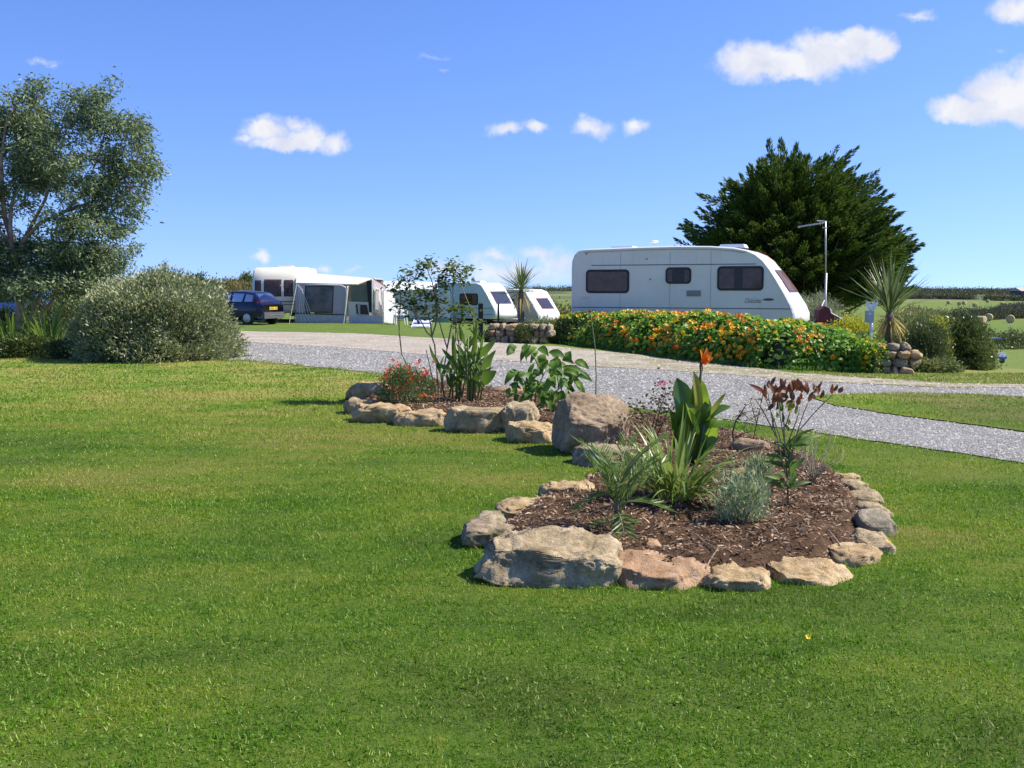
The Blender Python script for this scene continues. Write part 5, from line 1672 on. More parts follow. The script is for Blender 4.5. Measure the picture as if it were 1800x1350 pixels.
# ------------------------------------------------------------------ small blue-topped buggy on the far grass
D_ = 66.0
p = at(1756, 505, D_); bb = Vector((p.x, D_, h1(p.x, D_)))
bg = thing('buggy', 'small white and blue buggy with dark canopy past the right shrubs', 'buggy', bb, R(14))
M_BLUEP = pmat('blue_plastic', (0.03, 0.08, 0.45), (0.02, 0.06, 0.35), rough=.35)
M_ORANGEP = pmat('red_seat', (0.55, 0.12, 0.05), rough=.6)
mb = MB(); mb.slab([(-.75, 0, .42), (-.78, 0, .78), (-.2, 0, .62), (.25, 0, .62), (.5, 0, .82), (.78, 0, .7), (.8, 0, .42)], (0, 1.0, 0)); lpart('body', mb, M_WHITE, bg)
mb = MB(); mb.slab([(-.82, -.02, .30), (.86, -.02, .30), (.86, -.02, .46), (-.82, -.02, .46)], (0, 1.04, 0)); lpart('bumper', mb, M_BLUEP, bg)
mb = MB(); mb.slab([(-.55, .06, .62), (-.05, .06, .62), (-.05, .06, .74), (-.42, .06, .76), (-.5, .06, 1.12), (-.6, .06, 1.12)], (0, .88, 0)); lpart('seat', mb, M_ORANGEP, bg)
mb = MB(); mb.slab([(-.75, -.03, 1.62), (-.6, -.03, 1.70), (.45, -.03, 1.70), (.65, -.03, 1.62)], (0, 1.06, 0)); lpart('canopy', mb, pmat('navy_canopy', (0.02, 0.03, 0.09), (0.08, 0.12, 0.25), rough=.3), bg)
for (x, y) in ((-.68, .03), (-.68, .97), (.55, .03), (.55, .97)):
    mb = MB(); mb.tube([(x, y, .6), (x * .95, y, 1.63)], .018, 6); lpart('post', mb, M_RUBBER, bg)
for x in (-.5, .55):
    for y in (-.02, .86):
        mb = MB(); mb.lathe((x, y, .2), [(.1, 0), (.19, .01), (.2, .04), (.2, .12), (.19, .15), (.1, .16)], 16, 'Y'); lpart('wheel', mb, M_TYRE, bg)
mb = MB(); mb.tube([(.4, .3, .8), (.22, .3, 1.0)], .02, 6); mb.lathe((.2, .3, 1.0), [(.13, 0), (.15, .02), (.13, .03)], 14); lpart('steering_wheel', mb, M_RUBBER, bg)

# ================================================================== FLOWER BANK, WALLS, PALMS, POSTS
# centre line of the bank: (px, base py, top py)
BANK = [(962, 602, 580), (1010, 604, 560), (1080, 611, 556), (1200, 626, 556), (1300, 641, 563), (1400, 650, 574), (1490, 654, 590), (1528, 655, 614)]
HW = 1.0
bk = []
for (px, pb, pt) in BANK:
    f = gt(px, pb)                       # front foot
    c = Vector((f.x * (1 + HW / f.y), f.y + HW, 0))
    top = at(px, pt, c.y)
    bk.append((c.x, c.y, f.z, top.z - f.z))
bk = np.array(bk)
cum = np.r_[0, np.cumsum(np.linalg.norm(np.diff(bk[:, :2], axis=0), axis=1))]


def bank_at(s):
    return np.c_[np.interp(s, cum, bk[:, 0]), np.interp(s, cum, bk[:, 1]), np.interp(s, cum, bk[:, 2]), np.interp(s, cum, bk[:, 3])]


def bank_surface(s, a, k=1.0):
    """a: 0 front foot .. pi back foot"""
    B = bank_at(s)
    ds = .05
    T = bank_at(np.minimum(s + ds, cum[-1]))[:, :2] - bank_at(np.maximum(s - ds, 0))[:, :2]
    T = nrm(T)
    N = np.c_[T[:, 1], -T[:, 0]]          # towards the track
    lum = 1 + .30 * np.array([mnoise.noise(Vector((x * 1.3, y * 1.3, q * 1.3))) for x, y, q in zip(B[:, 0], B[:, 1], a)])
    ca, sa = np.cos(a), np.maximum(0, np.sin(a)) ** .95
    r = HW * lum * k
    P = np.c_[B[:, :2] + N * (np.sign(ca) * np.abs(ca) ** 1.1 * r)[:, None], B[:, 2] + sa * B[:, 3] * (1 + (lum - 1) * .7) * k]
    out = nrm(np.c_[N * ca[:, None], np.abs(np.sin(a))[:, None] + .15])
    return P, out


M_NAST = leafmat('nasturtium_leaves', [(0.08, 0.22, 0.02), (0.15, 0.32, 0.03), (0.26, 0.42, 0.05), (0.11, 0.26, 0.025), (0.42, 0.50, 0.08), (0.06, 0.16, 0.015), (0.20, 0.36, 0.05)], trans=0.4, rough=0.45)
M_NFLOW = leafmat('nasturtium_flowers', [(0.90, 0.38, 0.01), (0.92, 0.58, 0.01), (0.88, 0.26, 0.01), (0.95, 0.70, 0.02), (0.90, 0.46, 0.01), (0.78, 0.07, 0.01), (0.95, 0.76, 0.06)], trans=0.35, rough=0.5)
rng = np.random.default_rng(101)
mid = bank_at(np.array([cum[-1] * .5]))[0]
nb = thing('nasturtium_bank', 'raised bank covered with orange and yellow nasturtiums in front of the large caravan', 'flower bank', Vector((mid[0], mid[1], mid[2])))
# earth core
S = np.linspace(0, cum[-1], 70); A = np.linspace(0, math.pi, 15)
SS, AA = np.meshgrid(S, A, indexing='ij')
P, _ = bank_surface(SS.ravel(), AA.ravel(), .74)
P[:, 2] -= .05
ii, jj = np.meshgrid(np.arange(69), np.arange(14), indexing='ij'); k0 = (ii * 15 + jj).ravel()
wpart('earth_bank', (P, np.c_[k0, k0 + 1, k0 + 16, k0 + 15]), pmat('bank_earth', (0.05, 0.045, 0.022), (0.085, 0.075, 0.035), scale=8, rough=.95, bump=.5), nb, smooth=True)
N = 30000
s = cum[-1] * rng.uniform(0, 1, N); a = rng.uniform(-.02, 2.3, N)
shady = (s < cum[-1] * .20) & (a < .95)
keep = ~shady | (rng.uniform(size=N) < .12)
s, a = s[keep], a[keep]
P, o = bank_surface(s, a, 1.0)
P += o * rng.uniform(-.10, .10, len(P))[:, None] + rng.normal(size=P.shape) * .02
P[:, 2] = np.maximum(P[:, 2], .02)
V, F = discs(P, o * .8 + rng.normal(size=P.shape) * .55 + np.array([.15, 0, .45]), rng.uniform(.022, .062, len(P)), 6, rng)
wpart('leaves', (V, F), M_NAST, nb, kind='stuff')
# stalk tangle in the shaded left part
N = 5200
s = cum[-1] * rng.uniform(0.0, .22, N); a = rng.uniform(0, 1.6, N)
P, o = bank_surface(s, a, .97)
V, F = leaves(P + rng.normal(size=P.shape) * .06, o * .6 + rng.normal(size=P.shape) * .7 + np.array([0, 0, .7]), rng.uniform(.06, .14, N), rng.uniform(.012, .026, N), rng)
wpart('heath_leaves', (V, F), M_DARK, nb, kind='stuff')


def flowers(P, o, r, rng):
    """five-petalled funnel flowers"""
    n = len(P)
    d = nrm(o + rng.normal(size=o.shape) * .35)
    a = nrm(np.cross(d, rdirs(n, rng))); b = np.cross(d, a)
    Vs = np.empty((n, 5, 4, 3))
    for k in range(5):
        t0 = 2 * np.pi * k / 5
        for j, (ang, rad, up) in enumerate(((t0, .08, 0), (t0 - .55, .75, .35), (t0, 1.0, .42), (t0 + .55, .75, .35))):
            Vs[:, k, j] = P + (a * math.cos(ang) + b * math.sin(ang)) * (r * rad)[:, None] + d * (r * up)[:, None]
    return Vs.reshape(-1, 3), np.arange(n * 20).reshape(-1, 4)


cs = cum[-1] * rng.uniform(.10, 1, 150); ca_ = rng.uniform(.15, 1.75, 150)
s = np.clip(np.repeat(cs, 6) + rng.normal(size=900) * .14, 0, cum[-1]); a = np.clip(np.repeat(ca_, 6) + rng.normal(size=900) * .12, .02, 2.2)
keep = (~((s < cum[-1] * .24) & (a < 1.0)) | (rng.uniform(size=900) < .15)) & (rng.uniform(size=900) < .82)
s, a = s[keep], a[keep]
P, o = bank_surface(s, a, 1.0)
P += o * rng.uniform(.07, .13, len(P))[:, None]
hue = np.repeat(rng.uniform(size=150), 6)[keep] + rng.normal(size=len(P)) * .07
for nm, lo_, hi_, cols in (('red_flowers', -9, .16, [(0.75, 0.06, 0.01), (0.82, 0.12, 0.01), (0.85, 0.18, 0.01)]), ('orange_flowers', .16, .58, [(0.90, 0.28, 0.01), (0.92, 0.40, 0.01), (0.88, 0.22, 0.01)]), ('yellow_flowers', .58, 9, [(0.92, 0.60, 0.02), (0.92, 0.50, 0.01), (0.94, 0.70, 0.05)])):
    q = (hue >= lo_) & (hue < hi_)
    V, F = flowers(P[q], o[q] * .6 + np.array([0, -.75, .25]), rng.uniform(.030, .062, q.sum()), rng)
    wpart(nm, (V, F), leafmat('nasturtium_' + nm, cols, trans=0.35), nb, kind='stuff')
# grass fringe along the foot
N = 5200
s = cum[-1] * rng.uniform(.22, 1.0, N)
P, o = bank_surface(s, np.full(N, .03), 1.06)
P[:, :2] += rng.normal(size=(N, 2)) * .10; P[:, 2] = H(P[:, 0], P[:, 1]) + .012
V, F = leaves(P, rng.normal(size=P.shape) * .5 + np.array([0, -.2, 1]), rng.uniform(.05, .13, N), .014, rng)
wpart('grass_fringe', (V, F), leafmat('fringe_grass', [(0.08, 0.17, 0.02), (0.13, 0.24, 0.035), (0.17, 0.25, 0.05)], trans=.4), nb, kind='stuff')


# ---- dry stone walls at both ends of the bank, stone by stone
def dry_wall(label, c, width, height, depth, rotz, seed, rows):
    rs = np.random.default_rng(seed)
    t = thing('stone_wall', label, 'wall', c, rotz)
    mats = [M_ROCK['grey'], M_ROCK['tan'], M_ROCK['boulder'], M_ROCK['pink'], M_ROCK['slate']]
    z = -.04
    for r in range(rows):
        hh = height / rows * rs.uniform(.85, 1.15)
        x = -width / 2 + rs.uniform(-.08, .05)
        while x < width / 2 - .05:
            w = rs.uniform(.13, .36)
            Q, F = rock_shape(w * 1.02, depth * rs.uniform(.8, 1.0), hh * 1.08, int(rs.integers(9999)), block=.68, sub=0, cuts=8, rough=1.1, top=.62, tilt=rs.uniform(-.15, .15))
            Q[:, 0] += x + w / 2; Q[:, 2] += z; Q[:, 1] += rs.uniform(-.05, .05) + r * .03
            link('stone', fast_mesh('stone', Q, F), mats[rs.integers(len(mats))], t, smooth=True)
            x += w
        z += hh * .96
    mb = MB(); mb.box(-width / 2 + .12, width / 2 - .12, 0.0, depth * .42, -.05, height * .74)
    lpart('earth_fill', mb, M_TWIG, t)
    return t


c = gt(912, 604); c.y += .3
dry_wall('low dry stone wall at the left end of the flower bank, below the palm', c, 1.85, .62, .45, R(-16), 5, 3)
c = gt(1572, 657); c.y += .15
dry_wall('small dry stone wall at the right end of the flower bank', c, .76, .62, .42, R(-6), 23, 4)
# creeping plants on the left wall
for (px, py, D, rx, h, sd, lab) in [(860, 590, 29.3, .16, .30, 121, 'small tuft at the left foot of the left stone wall'), (922, 592, 28.8, .22, .5, 122, 'dark creeper hanging over the middle of the left stone wall'), (955, 572, 29.3, .5, .7, 123, 'leafy cover on top of the left stone wall')]:
    shrub('wall_plant', lab, shp(px, py, D), rx, .2, h, M_DARK if sd != 123 else M_MID, 70, 22, .06, .03, sd, core=False, cat='plant', group='plants on the stone walls')
tt = shrub('wall_flowers', 'orange flowers spilling over the right stone wall', shp(1532, 600, 19.3), .26, .2, .6, M_NAST, 90, 20, .06, .045, 124, core=False, cat='flowers', group='plants on the stone walls')
rngf = np.random.default_rng(5)
P = tt[1][rngf.choice(len(tt[1]), 34)] + np.array([0, -.10, .06])
V, F = flowers(P, np.tile([0, -.8, .5], (34, 1)), rngf.uniform(.03, .05, 34), rngf)
wpart('flowers', (V, F), M_NFLOW, tt[0], kind='stuff')


# ---- cabbage palms
M_CORD = leafmat('palm_leaves', [(0.07, 0.12, 0.03), (0.12, 0.17, 0.05), (0.18, 0.22, 0.09), (0.09, 0.14, 0.035)], trans=.25, rough=.35, spec=.5)
M_DEADL = leafmat('dead_palm_leaves', [(0.40, 0.27, 0.07), (0.30, 0.25, 0.06), (0.50, 0.38, 0.12), (0.22, 0.24, 0.06)], trans=.25, rough=.6)
M_PTRUNK = pmat('palm_trunk', (0.10, 0.08, 0.06), (0.20, 0.17, 0.13), scale=12, rough=.95, bump=.9, bscale=25)


def cabbage_palm(label, base, trunk_h, leaf_len, n, seed, dead, lean=0.0, up=.4):
    rng = np.random.default_rng(seed)
    t = thing('cabbage_palm', label, 'palm', base, group='cabbage palms by the flower bank')
    mb = MB()
    q = [Vector((lean * k * k * .2, 0, trunk_h * k / 6 - .03)) for k in range(7)]
    mb.tube(q, [.14, .115, .105, .10, .095, .09, .05], 10)
    lpart('trunk', mb, M_PTRUNK, t, smooth=True)
    kinds = [with_mat(strap_mesh('palm_leaf', leaf_len * f, .045, 0.0, dr, n=7, fold=.35, wmax=.3), M_CORD) for f, dr in ((1, .12), (.92, .35), (1.05, .05), (.85, .6))]
    dk = [with_mat(strap_mesh('dead_palm_leaf', leaf_len * .85, .05, 0.0, dr, n=7, fold=.2), M_DEADL) for dr in (.7, 1.1)]
    for k in range(n):
        live = k >= dead
        o = bpy.data.objects.new('leaf' if live else 'dead_leaf', kinds[rng.integers(4)] if live else dk[rng.integers(2)])
        COL.objects.link(o); o.parent = t
        az = k * 2.39996 + rng.uniform(-.3, .3)
        el = (rng.uniform(0, 1) ** .75 * (1.50 + up) - up) if live else rng.uniform(-1.1, -.25)
        o.location = q[-1] + Vector((0, 0, rng.uniform(-.16, .04) - (0 if live else .12)))
        o.rotation_euler = (rng.uniform(-.4, .4), -min(el, 1.5), az)
        s_ = rng.uniform(.8, 1.08); o.scale = (s_, s_, s_)
    return t


D_ = 30.3
p = at(916, 572, D_)
cabbage_palm('cabbage palm with spiky round head on the left stone wall', Vector((p.x, D_, .35)), 1.25, .98, 105, 7, 14, up=.45)
D_ = 21.3
p = at(1562, 600, D_)
cabbage_palm('cabbage palm with yellow hanging dead leaves right of the flower bank', Vector((p.x, D_, .1)), 1.05, 1.25, 115, 8, 28, up=-.25)

# ---- dark timber posts by the left wall
M_POST = pmat('dark_timber', (0.025, 0.022, 0.02), (0.05, 0.042, 0.035), scale=9, rough=.9)
for (px, pt, D_, w, lab) in [(845, 532, 31.5, .15, 'thick dark timber post left of the stone wall'), (876, 533, 30.2, .06, 'thin dark post at the left end of the stone wall')]:
    p = at(px, pt, D_); z0 = h1(p.x, D_) if w > .1 else .4
    mb = MB(); mb.box(p.x - w / 2, p.x + w / 2, D_ - w / 2, D_ + w / 2, z0 - .1, p.z - .03)
    mb.add([(p.x - w / 2, D_ - w / 2, p.z - .03), (p.x + w / 2, D_ - w / 2, p.z - .03), (p.x + w / 2, D_ + w / 2, p.z - .03), (p.x - w / 2, D_ + w / 2, p.z - .03), (p.x, D_, p.z + .02)], [(0, 1, 4), (1, 2, 4), (2, 3, 4), (3, 0, 4)])
    solo('timber_post', mb, M_POST, Vector((p.x, D_, z0)), lab, 'post')

# ---- aerial on its mast, with stay
D_ = 27.3
p = at(1452, 505, D_); z0 = h1(p.x, D_)
am = thing('television_mast', 'thin metal mast with a television aerial in front of the cypress', 'aerial', Vector((p.x, D_, z0)))
tp = at(1451, 389, D_)
mb = MB(); mb.tube([(p.x, D_, z0 - .05), at(1452, 480, D_)[:]], .030, 8); wpart('lower_mast', mb, M_STEEL, am, smooth=True)
mb = MB(); mb.tube([at(1452, 480, D_), tp], .022, 8); wpart('upper_mast', mb, M_STEEL, am, smooth=True)
mb = MB(); mb.tube([at(1450, 526, D_), at(1430, 568, D_ - .5)], .018, 6); wpart('stay', mb, M_STEEL, am, smooth=True)
mb = MB(); mb.tube([at(1452, 391, D_), at(1404, 399, D_ - .3)], .012, 6); bo = wpart('aerial_boom', mb, M_STEEL, am)
for k in range(9):
    e = at(1405 + k * 4.6, 399 - k * .75, D_ - .3 + k * .03)
    mb = MB(); mb.tube([e - Vector((0, .16 + .012 * k, 0)), e + Vector((0, .16 + .012 * k, 0))], .006, 5); mb.box(e.x - .02, e.x + .02, e.y - .02, e.y + .02, e.z - .015, e.z + .03); wpart('element', mb, M_STEEL, bo)
mb = MB(); mb.tube([at(1436, 388, D_), at(1453, 389.5, D_)], .016, 6); mb.tube([at(1446, 400, D_), at(1453, 400, D_)], .02, 6); mb.tube([at(1440, 388, D_), at(1442, 396, D_)], .01, 5); wpart('reflector', mb, M_STEEL, am)

# ---- maroon hitch cover beyond the caravan nose
D_ = 26.6
z0 = h1(at(1460, 560, D_).x, D_)
pts = [at(1441, 545, D_), at(1450, 538, D_), at(1459, 543, D_), at(1461, 551, D_), at(1488, 566, D_), at(1489, 574, D_), at(1438, 574, D_)]
mr = thing('hitch_cover', 'wedge shaped maroon cover with white edging beside the aerial mast', 'cover', Vector((at(1460, 560, D_).x, D_, z0)))
mb = MB(); mb.slab(pts, (0, .45, 0)); wpart('cover', mb, M_MAROON, mr)
mb = MB(); mb.tube([Vector(q) + Vector((0, -.012, .012)) for q in pts[2:5]], .018, 6); wpart('white_edging', mb, M_WHITE, mr)
mb = MB(); mb.box(pts[6].x + .05, pts[5].x - .05, D_ + .1, D_ + .35, z0, pts[6].z); wpart('stand', mb, M_RUBBER, mr)

# ---- hook-up post with two leaf shaped lamp shields
D_ = 21.0
p = at(1533, 505, D_); z0 = h1(p.x, D_)
hp = thing('hookup_post', 'white utility post with grey box and two leaf shaped white shields', 'post', Vector((p.x, D_, z0)))
mb = MB(); mb.tube([(p.x, D_, z0 - .05), at(1533, 546, D_)[:]], .032, 8); wpart('pole', mb, M_WHITE, hp, smooth=True)
q0, q1 = at(1524, 546, D_ - .06), at(1533, 567, D_ - .06)
mb = MB(); mb.box(q0.x, q1.x + .02, D_ - .10, D_ + .06, q1.z, q0.z); bx_ = wpart('meter_box', mb, pmat('pale_grey_box', (0.42, 0.44, 0.47), (0.36, 0.38, 0.41), rough=.5), hp)
mb = MB(); c_ = at(1529, 552, D_ - .1); mb.lathe((c_.x, c_.y - .012, c_.z), [(.012, 0), (.02, .004), (.02, .014)], 10, 'Y'); wpart('knob', mb, M_WHITE, bx_)
for (bx0, by0, tx, ty, w) in [(1530, 546, 1522, 528, .10), (1533, 545, 1541, 525, .11)]:
    a_, b_ = at(bx0, by0, D_), at(tx, ty, D_)
    mb = MB(); V = []; n_ = 8
    d = (b_ - a_); sd = Vector((-d.z, 0, d.x)).normalized()
    for i in range(n_ + 1):
        t_ = i / n_; ww = w * math.sin(math.pi * min(.98, t_ * .92 + .06)) ** .8 * .55
        c_ = a_ + d * t_
        V += [c_ - sd * ww + Vector((0, -.03, 0)), c_ + Vector((0, .02, 0)), c_ + sd * ww + Vector((0, -.03, 0))]
    mb.add(V, [(i * 3 + k, i * 3 + k + 1, i * 3 + k + 4, i * 3 + k + 3) for i in range(n_) for k in (0, 1)])
    wpart('leaf_shield', mb, M_WHITE, hp, smooth=True)


# ---- white garden chair, striped windbreak roll on the grass near the second awning
D_ = 44.0
p = at(703, 505, D_); z0 = h1(p.x, D_)
gc = thing('garden_chair', 'white plastic garden chair standing right of the windbreak', 'chair', Vector((p.x, D_, z0)), R(20))
for sx in (-1, 1):
    for sy in (-1, 1):
        mb = MB(); mb.tube([(sx * .26, sy * .24, 0), (sx * .22, sy * .21, .42)], .026, 6); lpart('leg', mb, M_WHITE, gc)
    mb = MB(); mb.tube([(sx * .26, -.25, .40), (sx * .27, -.22, .64), (sx * .27, .22, .66)], .024, 6); lpart('armrest', mb, M_WHITE, gc)
mb = MB(); mb.box(-.25, .25, -.25, .24, .41, .45); lpart('seat', mb, M_WHITE, gc)
mb = MB(); k = 10
mb.slab([(-.25, .22, .45), (.25, .22, .45)] + [(.25 * math.cos(math.pi * i / k), .32, .72 + .22 * math.sin(math.pi * i / k)) for i in range(k + 1)], (0, .03, 0)); lpart('backrest', mb, M_WHITE, gc)
p = at(742, 572, 40.5); z0 = h1(p.x, 40.5)
mb = MB(); k = 12
V = []
for i in range(k + 1):
    for j in range(2):
        V.append((-.36 + .72 * i / k, -.3 + .45 * j, .02 + .06 * math.sin(math.pi * i / k) + (.28 if j else 0)))
mb.add(V, [(i * 2, i * 2 + 2, i * 2 + 3, i * 2 + 1) for i in range(k)])
sl = thing('folded_lounger', 'blue and white striped folding lounger on the grass beyond the track', 'lounger', Vector((p.x, 40.5, z0)), R(-10))


def striped():
    m, g = new_mat('blue_white_stripes')
    tc = g.n('ShaderNodeTexCoord').outputs['Object']
    sp = g.n('ShaderNodeSeparateXYZ', {0: tc})
    f = g.math('GREATER_THAN', g.math('SINE', g.math('MULTIPLY', sp.outputs[2], 42.0)), 0.1)
    b = g.n('ShaderNodeBsdfPrincipled', {'Base Color': g.mix(f, (0.75, 0.76, 0.78), (0.05, 0.10, 0.42)), 'Roughness': .8})
    g.n('ShaderNodeOutputMaterial', {0: b})
    return m


lpart('canvas', mb, striped(), sl, smooth=True)
mb = MB(); mb.tube([(-.38, -.3, .03), (.38, -.3, .03)], .015, 6); mb.tube([(-.38, -.3, .03), (-.38, .17, .33)], .015, 6); mb.tube([(.38, -.3, .03), (.38, .17, .33)], .015, 6); mb.tube([(.38, .17, .33), (.38, .3, .0)], .015, 6); mb.tube([(-.38, .17, .33), (-.38, .3, .0)], .015, 6)
lpart('frame', mb, M_WHITE, sl)

# ---- straw bales in the fields
M_STRAW = pmat('straw', (0.56, 0.44, 0.22), (0.38, 0.30, 0.15), scale=9, rough=.95, bump=.8, bscale=14, bdist=.05)
BALES = [(1725, 567, 160, 35, 'front round bale with its dark flat end towards the track'), (1738, 559, 176, -30, 'round bale just behind and right of the dark ended one'), (1776, 564, 166, -28, 'sunlit round bale alone near the right edge of the lower field'),
         (1668, 531, 380, 20, 'leftmost tiny round bale in the upper field'), (1686, 534, 350, -20, 'second tiny bale from the left in the upper field'), (1695, 532, 370, 30, 'third tiny bale from the left, touching the second'), (1714, 537, 320, 15, 'dark tiny bale near the middle of the upper field'),
         (1736, 532, 420, -35, 'tiny bale below the hedge on top of the upper field'), (1763, 537, 330, 10, 'tiny bale right of the middle in the upper field'), (1790, 538, 310, -25, 'rightmost tiny bale in the upper field')]
for (px, py, D_, rz, lab) in BALES:
    p = at(px, py, D_); z = h1(p.x, D_)
    mb = MB(); r_ = .68; prof_ = [(.05, -.61), (.30, -.625), (.56, -.61), (.64, -.57), (.675, -.48), (.682, -.2), (.67, 0), (.684, .22), (.672, .48), (.64, .57), (.55, .61), (.3, .625), (.05, .61)]
    mb.lathe((0, 0, r_ - .03), prof_, 22, 'Y')
    o = solo('straw_bale', mb, M_STRAW, Vector((p.x, D_, z)), lab, 'bale', 'round bales in the fields', smooth=True, world=False)
    o.rotation_euler = (0, 0, R(rz))
# far barn at the right edge
D_ = 700
p = at(1800, 516, D_); z = h1(p.x, D_)
br = thing('barn', 'dark barn with pale roof on the far hillside at the right edge', 'barn', Vector((p.x, D_, z)), R(12))
mb = MB(); mb.box(-7, 12, -6, 6, -1, 3.2); lpart('wall', mb, pmat('barn_wall', (0.05, 0.055, 0.065), scale=.5), br)
mb = MB(); mb.slab([(-7.5, -6.6, 3.1), (-7.5, 0, 5.6), (-7.5, 6.6, 3.1)], (20, 0, 0)); lpart('roof', mb, pmat('barn_roof', (0.42, 0.38, 0.34), scale=.4), br)

# ================================================================== PLANTS IN THE BED
def bbase(px, py):
    """point on the soil seen at a pixel"""
    z = .1
    for _ in range(6):
        p = gp(px, py, z); z = bz(p.x, p.y)
        if z < 0: z = .05
    return Vector((p.x, p.y, z))


def broad_leaf(base, tip, width, up=Vector((0, -1, .4)), arch=.15, fold=.25, shape=.8, nl=8, wav=.0, seed=0, a_=.5, b_=.8):
    """broad blade from base to tip (world)"""
    base, tip = Vector(base), Vector(tip)
    d = tip - base; L = d.length; dn = d.normalized()
    sd = dn.cross(up).normalized(); nn = sd.cross(dn).normalized()
    V = []; F = []
    for i in range(nl + 1):
        t = i / nl
        m_ = a_ / (a_ + b_); w = width * .5 * max(.03, (t + .015) ** a_ * max(0, 1 - t) ** b_ / (m_ ** a_ * (1 - m_) ** b_))
        c = base + d * t + nn * (arch * L * math.sin(math.pi * t))
        for k in (-2, -1, 0, 1, 2):
            ww = wav * width * math.sin(t * 9 + k + seed) * abs(k) / 2
            V.append(c + sd * (w * k / 2) + nn * (fold * w * abs(k) / 2 + ww))
    for i in range(nl):
        for k in range(4):
            a = i * 5 + k; F.append((a, a + 1, a + 6, a + 5))
    mb = MB(); mb.add(V, F)
    return mb


M_STEMG = pmat('green_stem', (0.10, 0.16, 0.04), (0.16, 0.20, 0.07), scale=14, rough=.6)
M_STEMB = pmat('brown_stem', (0.16, 0.11, 0.07), (0.30, 0.24, 0.17), scale=18, rough=.85)
M_ROSEL = leafmat('rose_leaflets', [(0.035, 0.075, 0.016), (0.065, 0.12, 0.024), (0.11, 0.17, 0.035), (0.05, 0.09, 0.02)], trans=.35, rough=.4, tcol=(.22, .30, .04))
M_GINGER = leafmat('ginger_leaves', [(0.045, 0.10, 0.018), (0.075, 0.15, 0.028), (0.12, 0.21, 0.045), (0.06, 0.12, 0.02)], trans=.34, rough=.5, spec=.22, tcol=(.22, .34, .04))
M_BRUG = leafmat('drooping_leaves', [(0.05, 0.12, 0.015), (0.085, 0.17, 0.02), (0.13, 0.23, 0.035), (0.065, 0.14, 0.018)], trans=.34, rough=.55, spec=.2, tcol=(.2, .33, .04))
M_CANNA = leafmat('canna_leaves', [(0.045, 0.11, 0.014), (0.085, 0.17, 0.02), (0.14, 0.23, 0.025)], trans=.36, rough=.3, spec=.5, tcol=(.14, .26, .02))
M_CANNAL = leafmat('backlit_canna_leaf', [(0.16, 0.30, 0.025), (0.22, 0.34, 0.03)], trans=.5, rough=.35, tcol=(.35, .50, .03))  # canna leaf with sun shining through it painted in as a brighter green
M_CANNAY = leafmat('yellowing_canna_leaf', [(0.34, 0.32, 0.05), (0.28, 0.30, 0.05)], trans=.45, rough=.45)
M_ASTEL = leafmat('striped_strap_leaves', [(0.08, 0.16, 0.02), (0.14, 0.22, 0.035), (0.22, 0.29, 0.06), (0.10, 0.18, 0.025), (0.48, 0.46, 0.24)], trans=.3, rough=.35, spec=.45)
M_LAV = leafmat('lavender_leaves', [(0.15, 0.23, 0.09), (0.24, 0.32, 0.15), (0.36, 0.42, 0.24), (0.18, 0.26, 0.11)], trans=.2, rough=.6)
M_REDL = leafmat('maroon_leaves', [(0.09, 0.03, 0.014), (0.16, 0.045, 0.02), (0.24, 0.08, 0.035), (0.07, 0.045, 0.016)], trans=.25, rough=.45, tcol=(.30, .09, .03))
M_REDF = leafmat('red_flowers', [(0.75, 0.07, 0.015), (0.85, 0.13, 0.02), (0.62, 0.05, 0.03), (0.80, 0.10, 0.05)], trans=.35, rough=.5)
M_PINKF = leafmat('pink_flower', [(0.70, 0.20, 0.26), (0.62, 0.14, 0.20)], trans=.3)
M_ORANGEF = leafmat('canna_flower', [(0.85, 0.17, 0.015), (0.90, 0.26, 0.02)], trans=.4)


def stemline(t, pts, D, r0, r1, mat, jit=.06, name='stem', seed=0, n=6):
    rs = random.Random(seed)
    q = []
    for i, (x, y) in enumerate(pts):
        p = at(x, y, D + (rs.uniform(-jit, jit) if 0 < i else 0)); q.append(p)
    mb = MB(); mb.tube(q, list(np.linspace(r0, r1, len(q))), n)
    wpart(name, mb, mat, t, smooth=True)
    return q


# ---- rose / standard shrub with bare stems and leafy top
b = bbase(768, 692)
DR_ = b.y
rs_t = thing('rose_bush', 'tall leggy bush with bare stems and oval leaves on top, in the back bed', 'bush', b)
stems = [[(771, 692), (768, 650), (764, 606), (759, 592), (750, 584), (743, 570), (732, 552), (724, 530), (718, 500), (714, 478)],
         [(759, 592), (757, 570), (752, 550), (748, 525), (744, 500)], [(759, 592), (766, 570), (768, 545), (764, 520), (760, 497), (752, 475), (748, 463)],
         [(775, 690), (782, 640), (786, 612), (776, 580), (770, 556), (768, 530), (765, 505)], [(792, 690), (795, 640), (800, 600), (802, 570), (797, 540), (796, 500), (797, 470)],
         [(800, 690), (812, 640), (806, 600), (801, 570), (796, 520), (790, 505), (788, 490)], [(836, 690), (835, 640), (833, 590), (832, 560), (822, 530), (812, 505), (808, 490)],
         [(766, 690), (757, 650), (749, 615)], [(745, 690), (722, 655), (706, 622), (702, 585), (701, 560), (705, 530), (702, 500), (698, 482)], [(736, 570), (728, 548), (712, 540)], [(786, 612), (792, 580), (797, 560), (808, 560)]]
ends = []
for k, sline in enumerate(stems):
    q = stemline(rs_t, sline, DR_ + .12 * math.sin(k * 1.7), .013, .005, M_STEMB, .05, seed=k)
    ends.append(q)
rng = np.random.default_rng(201)
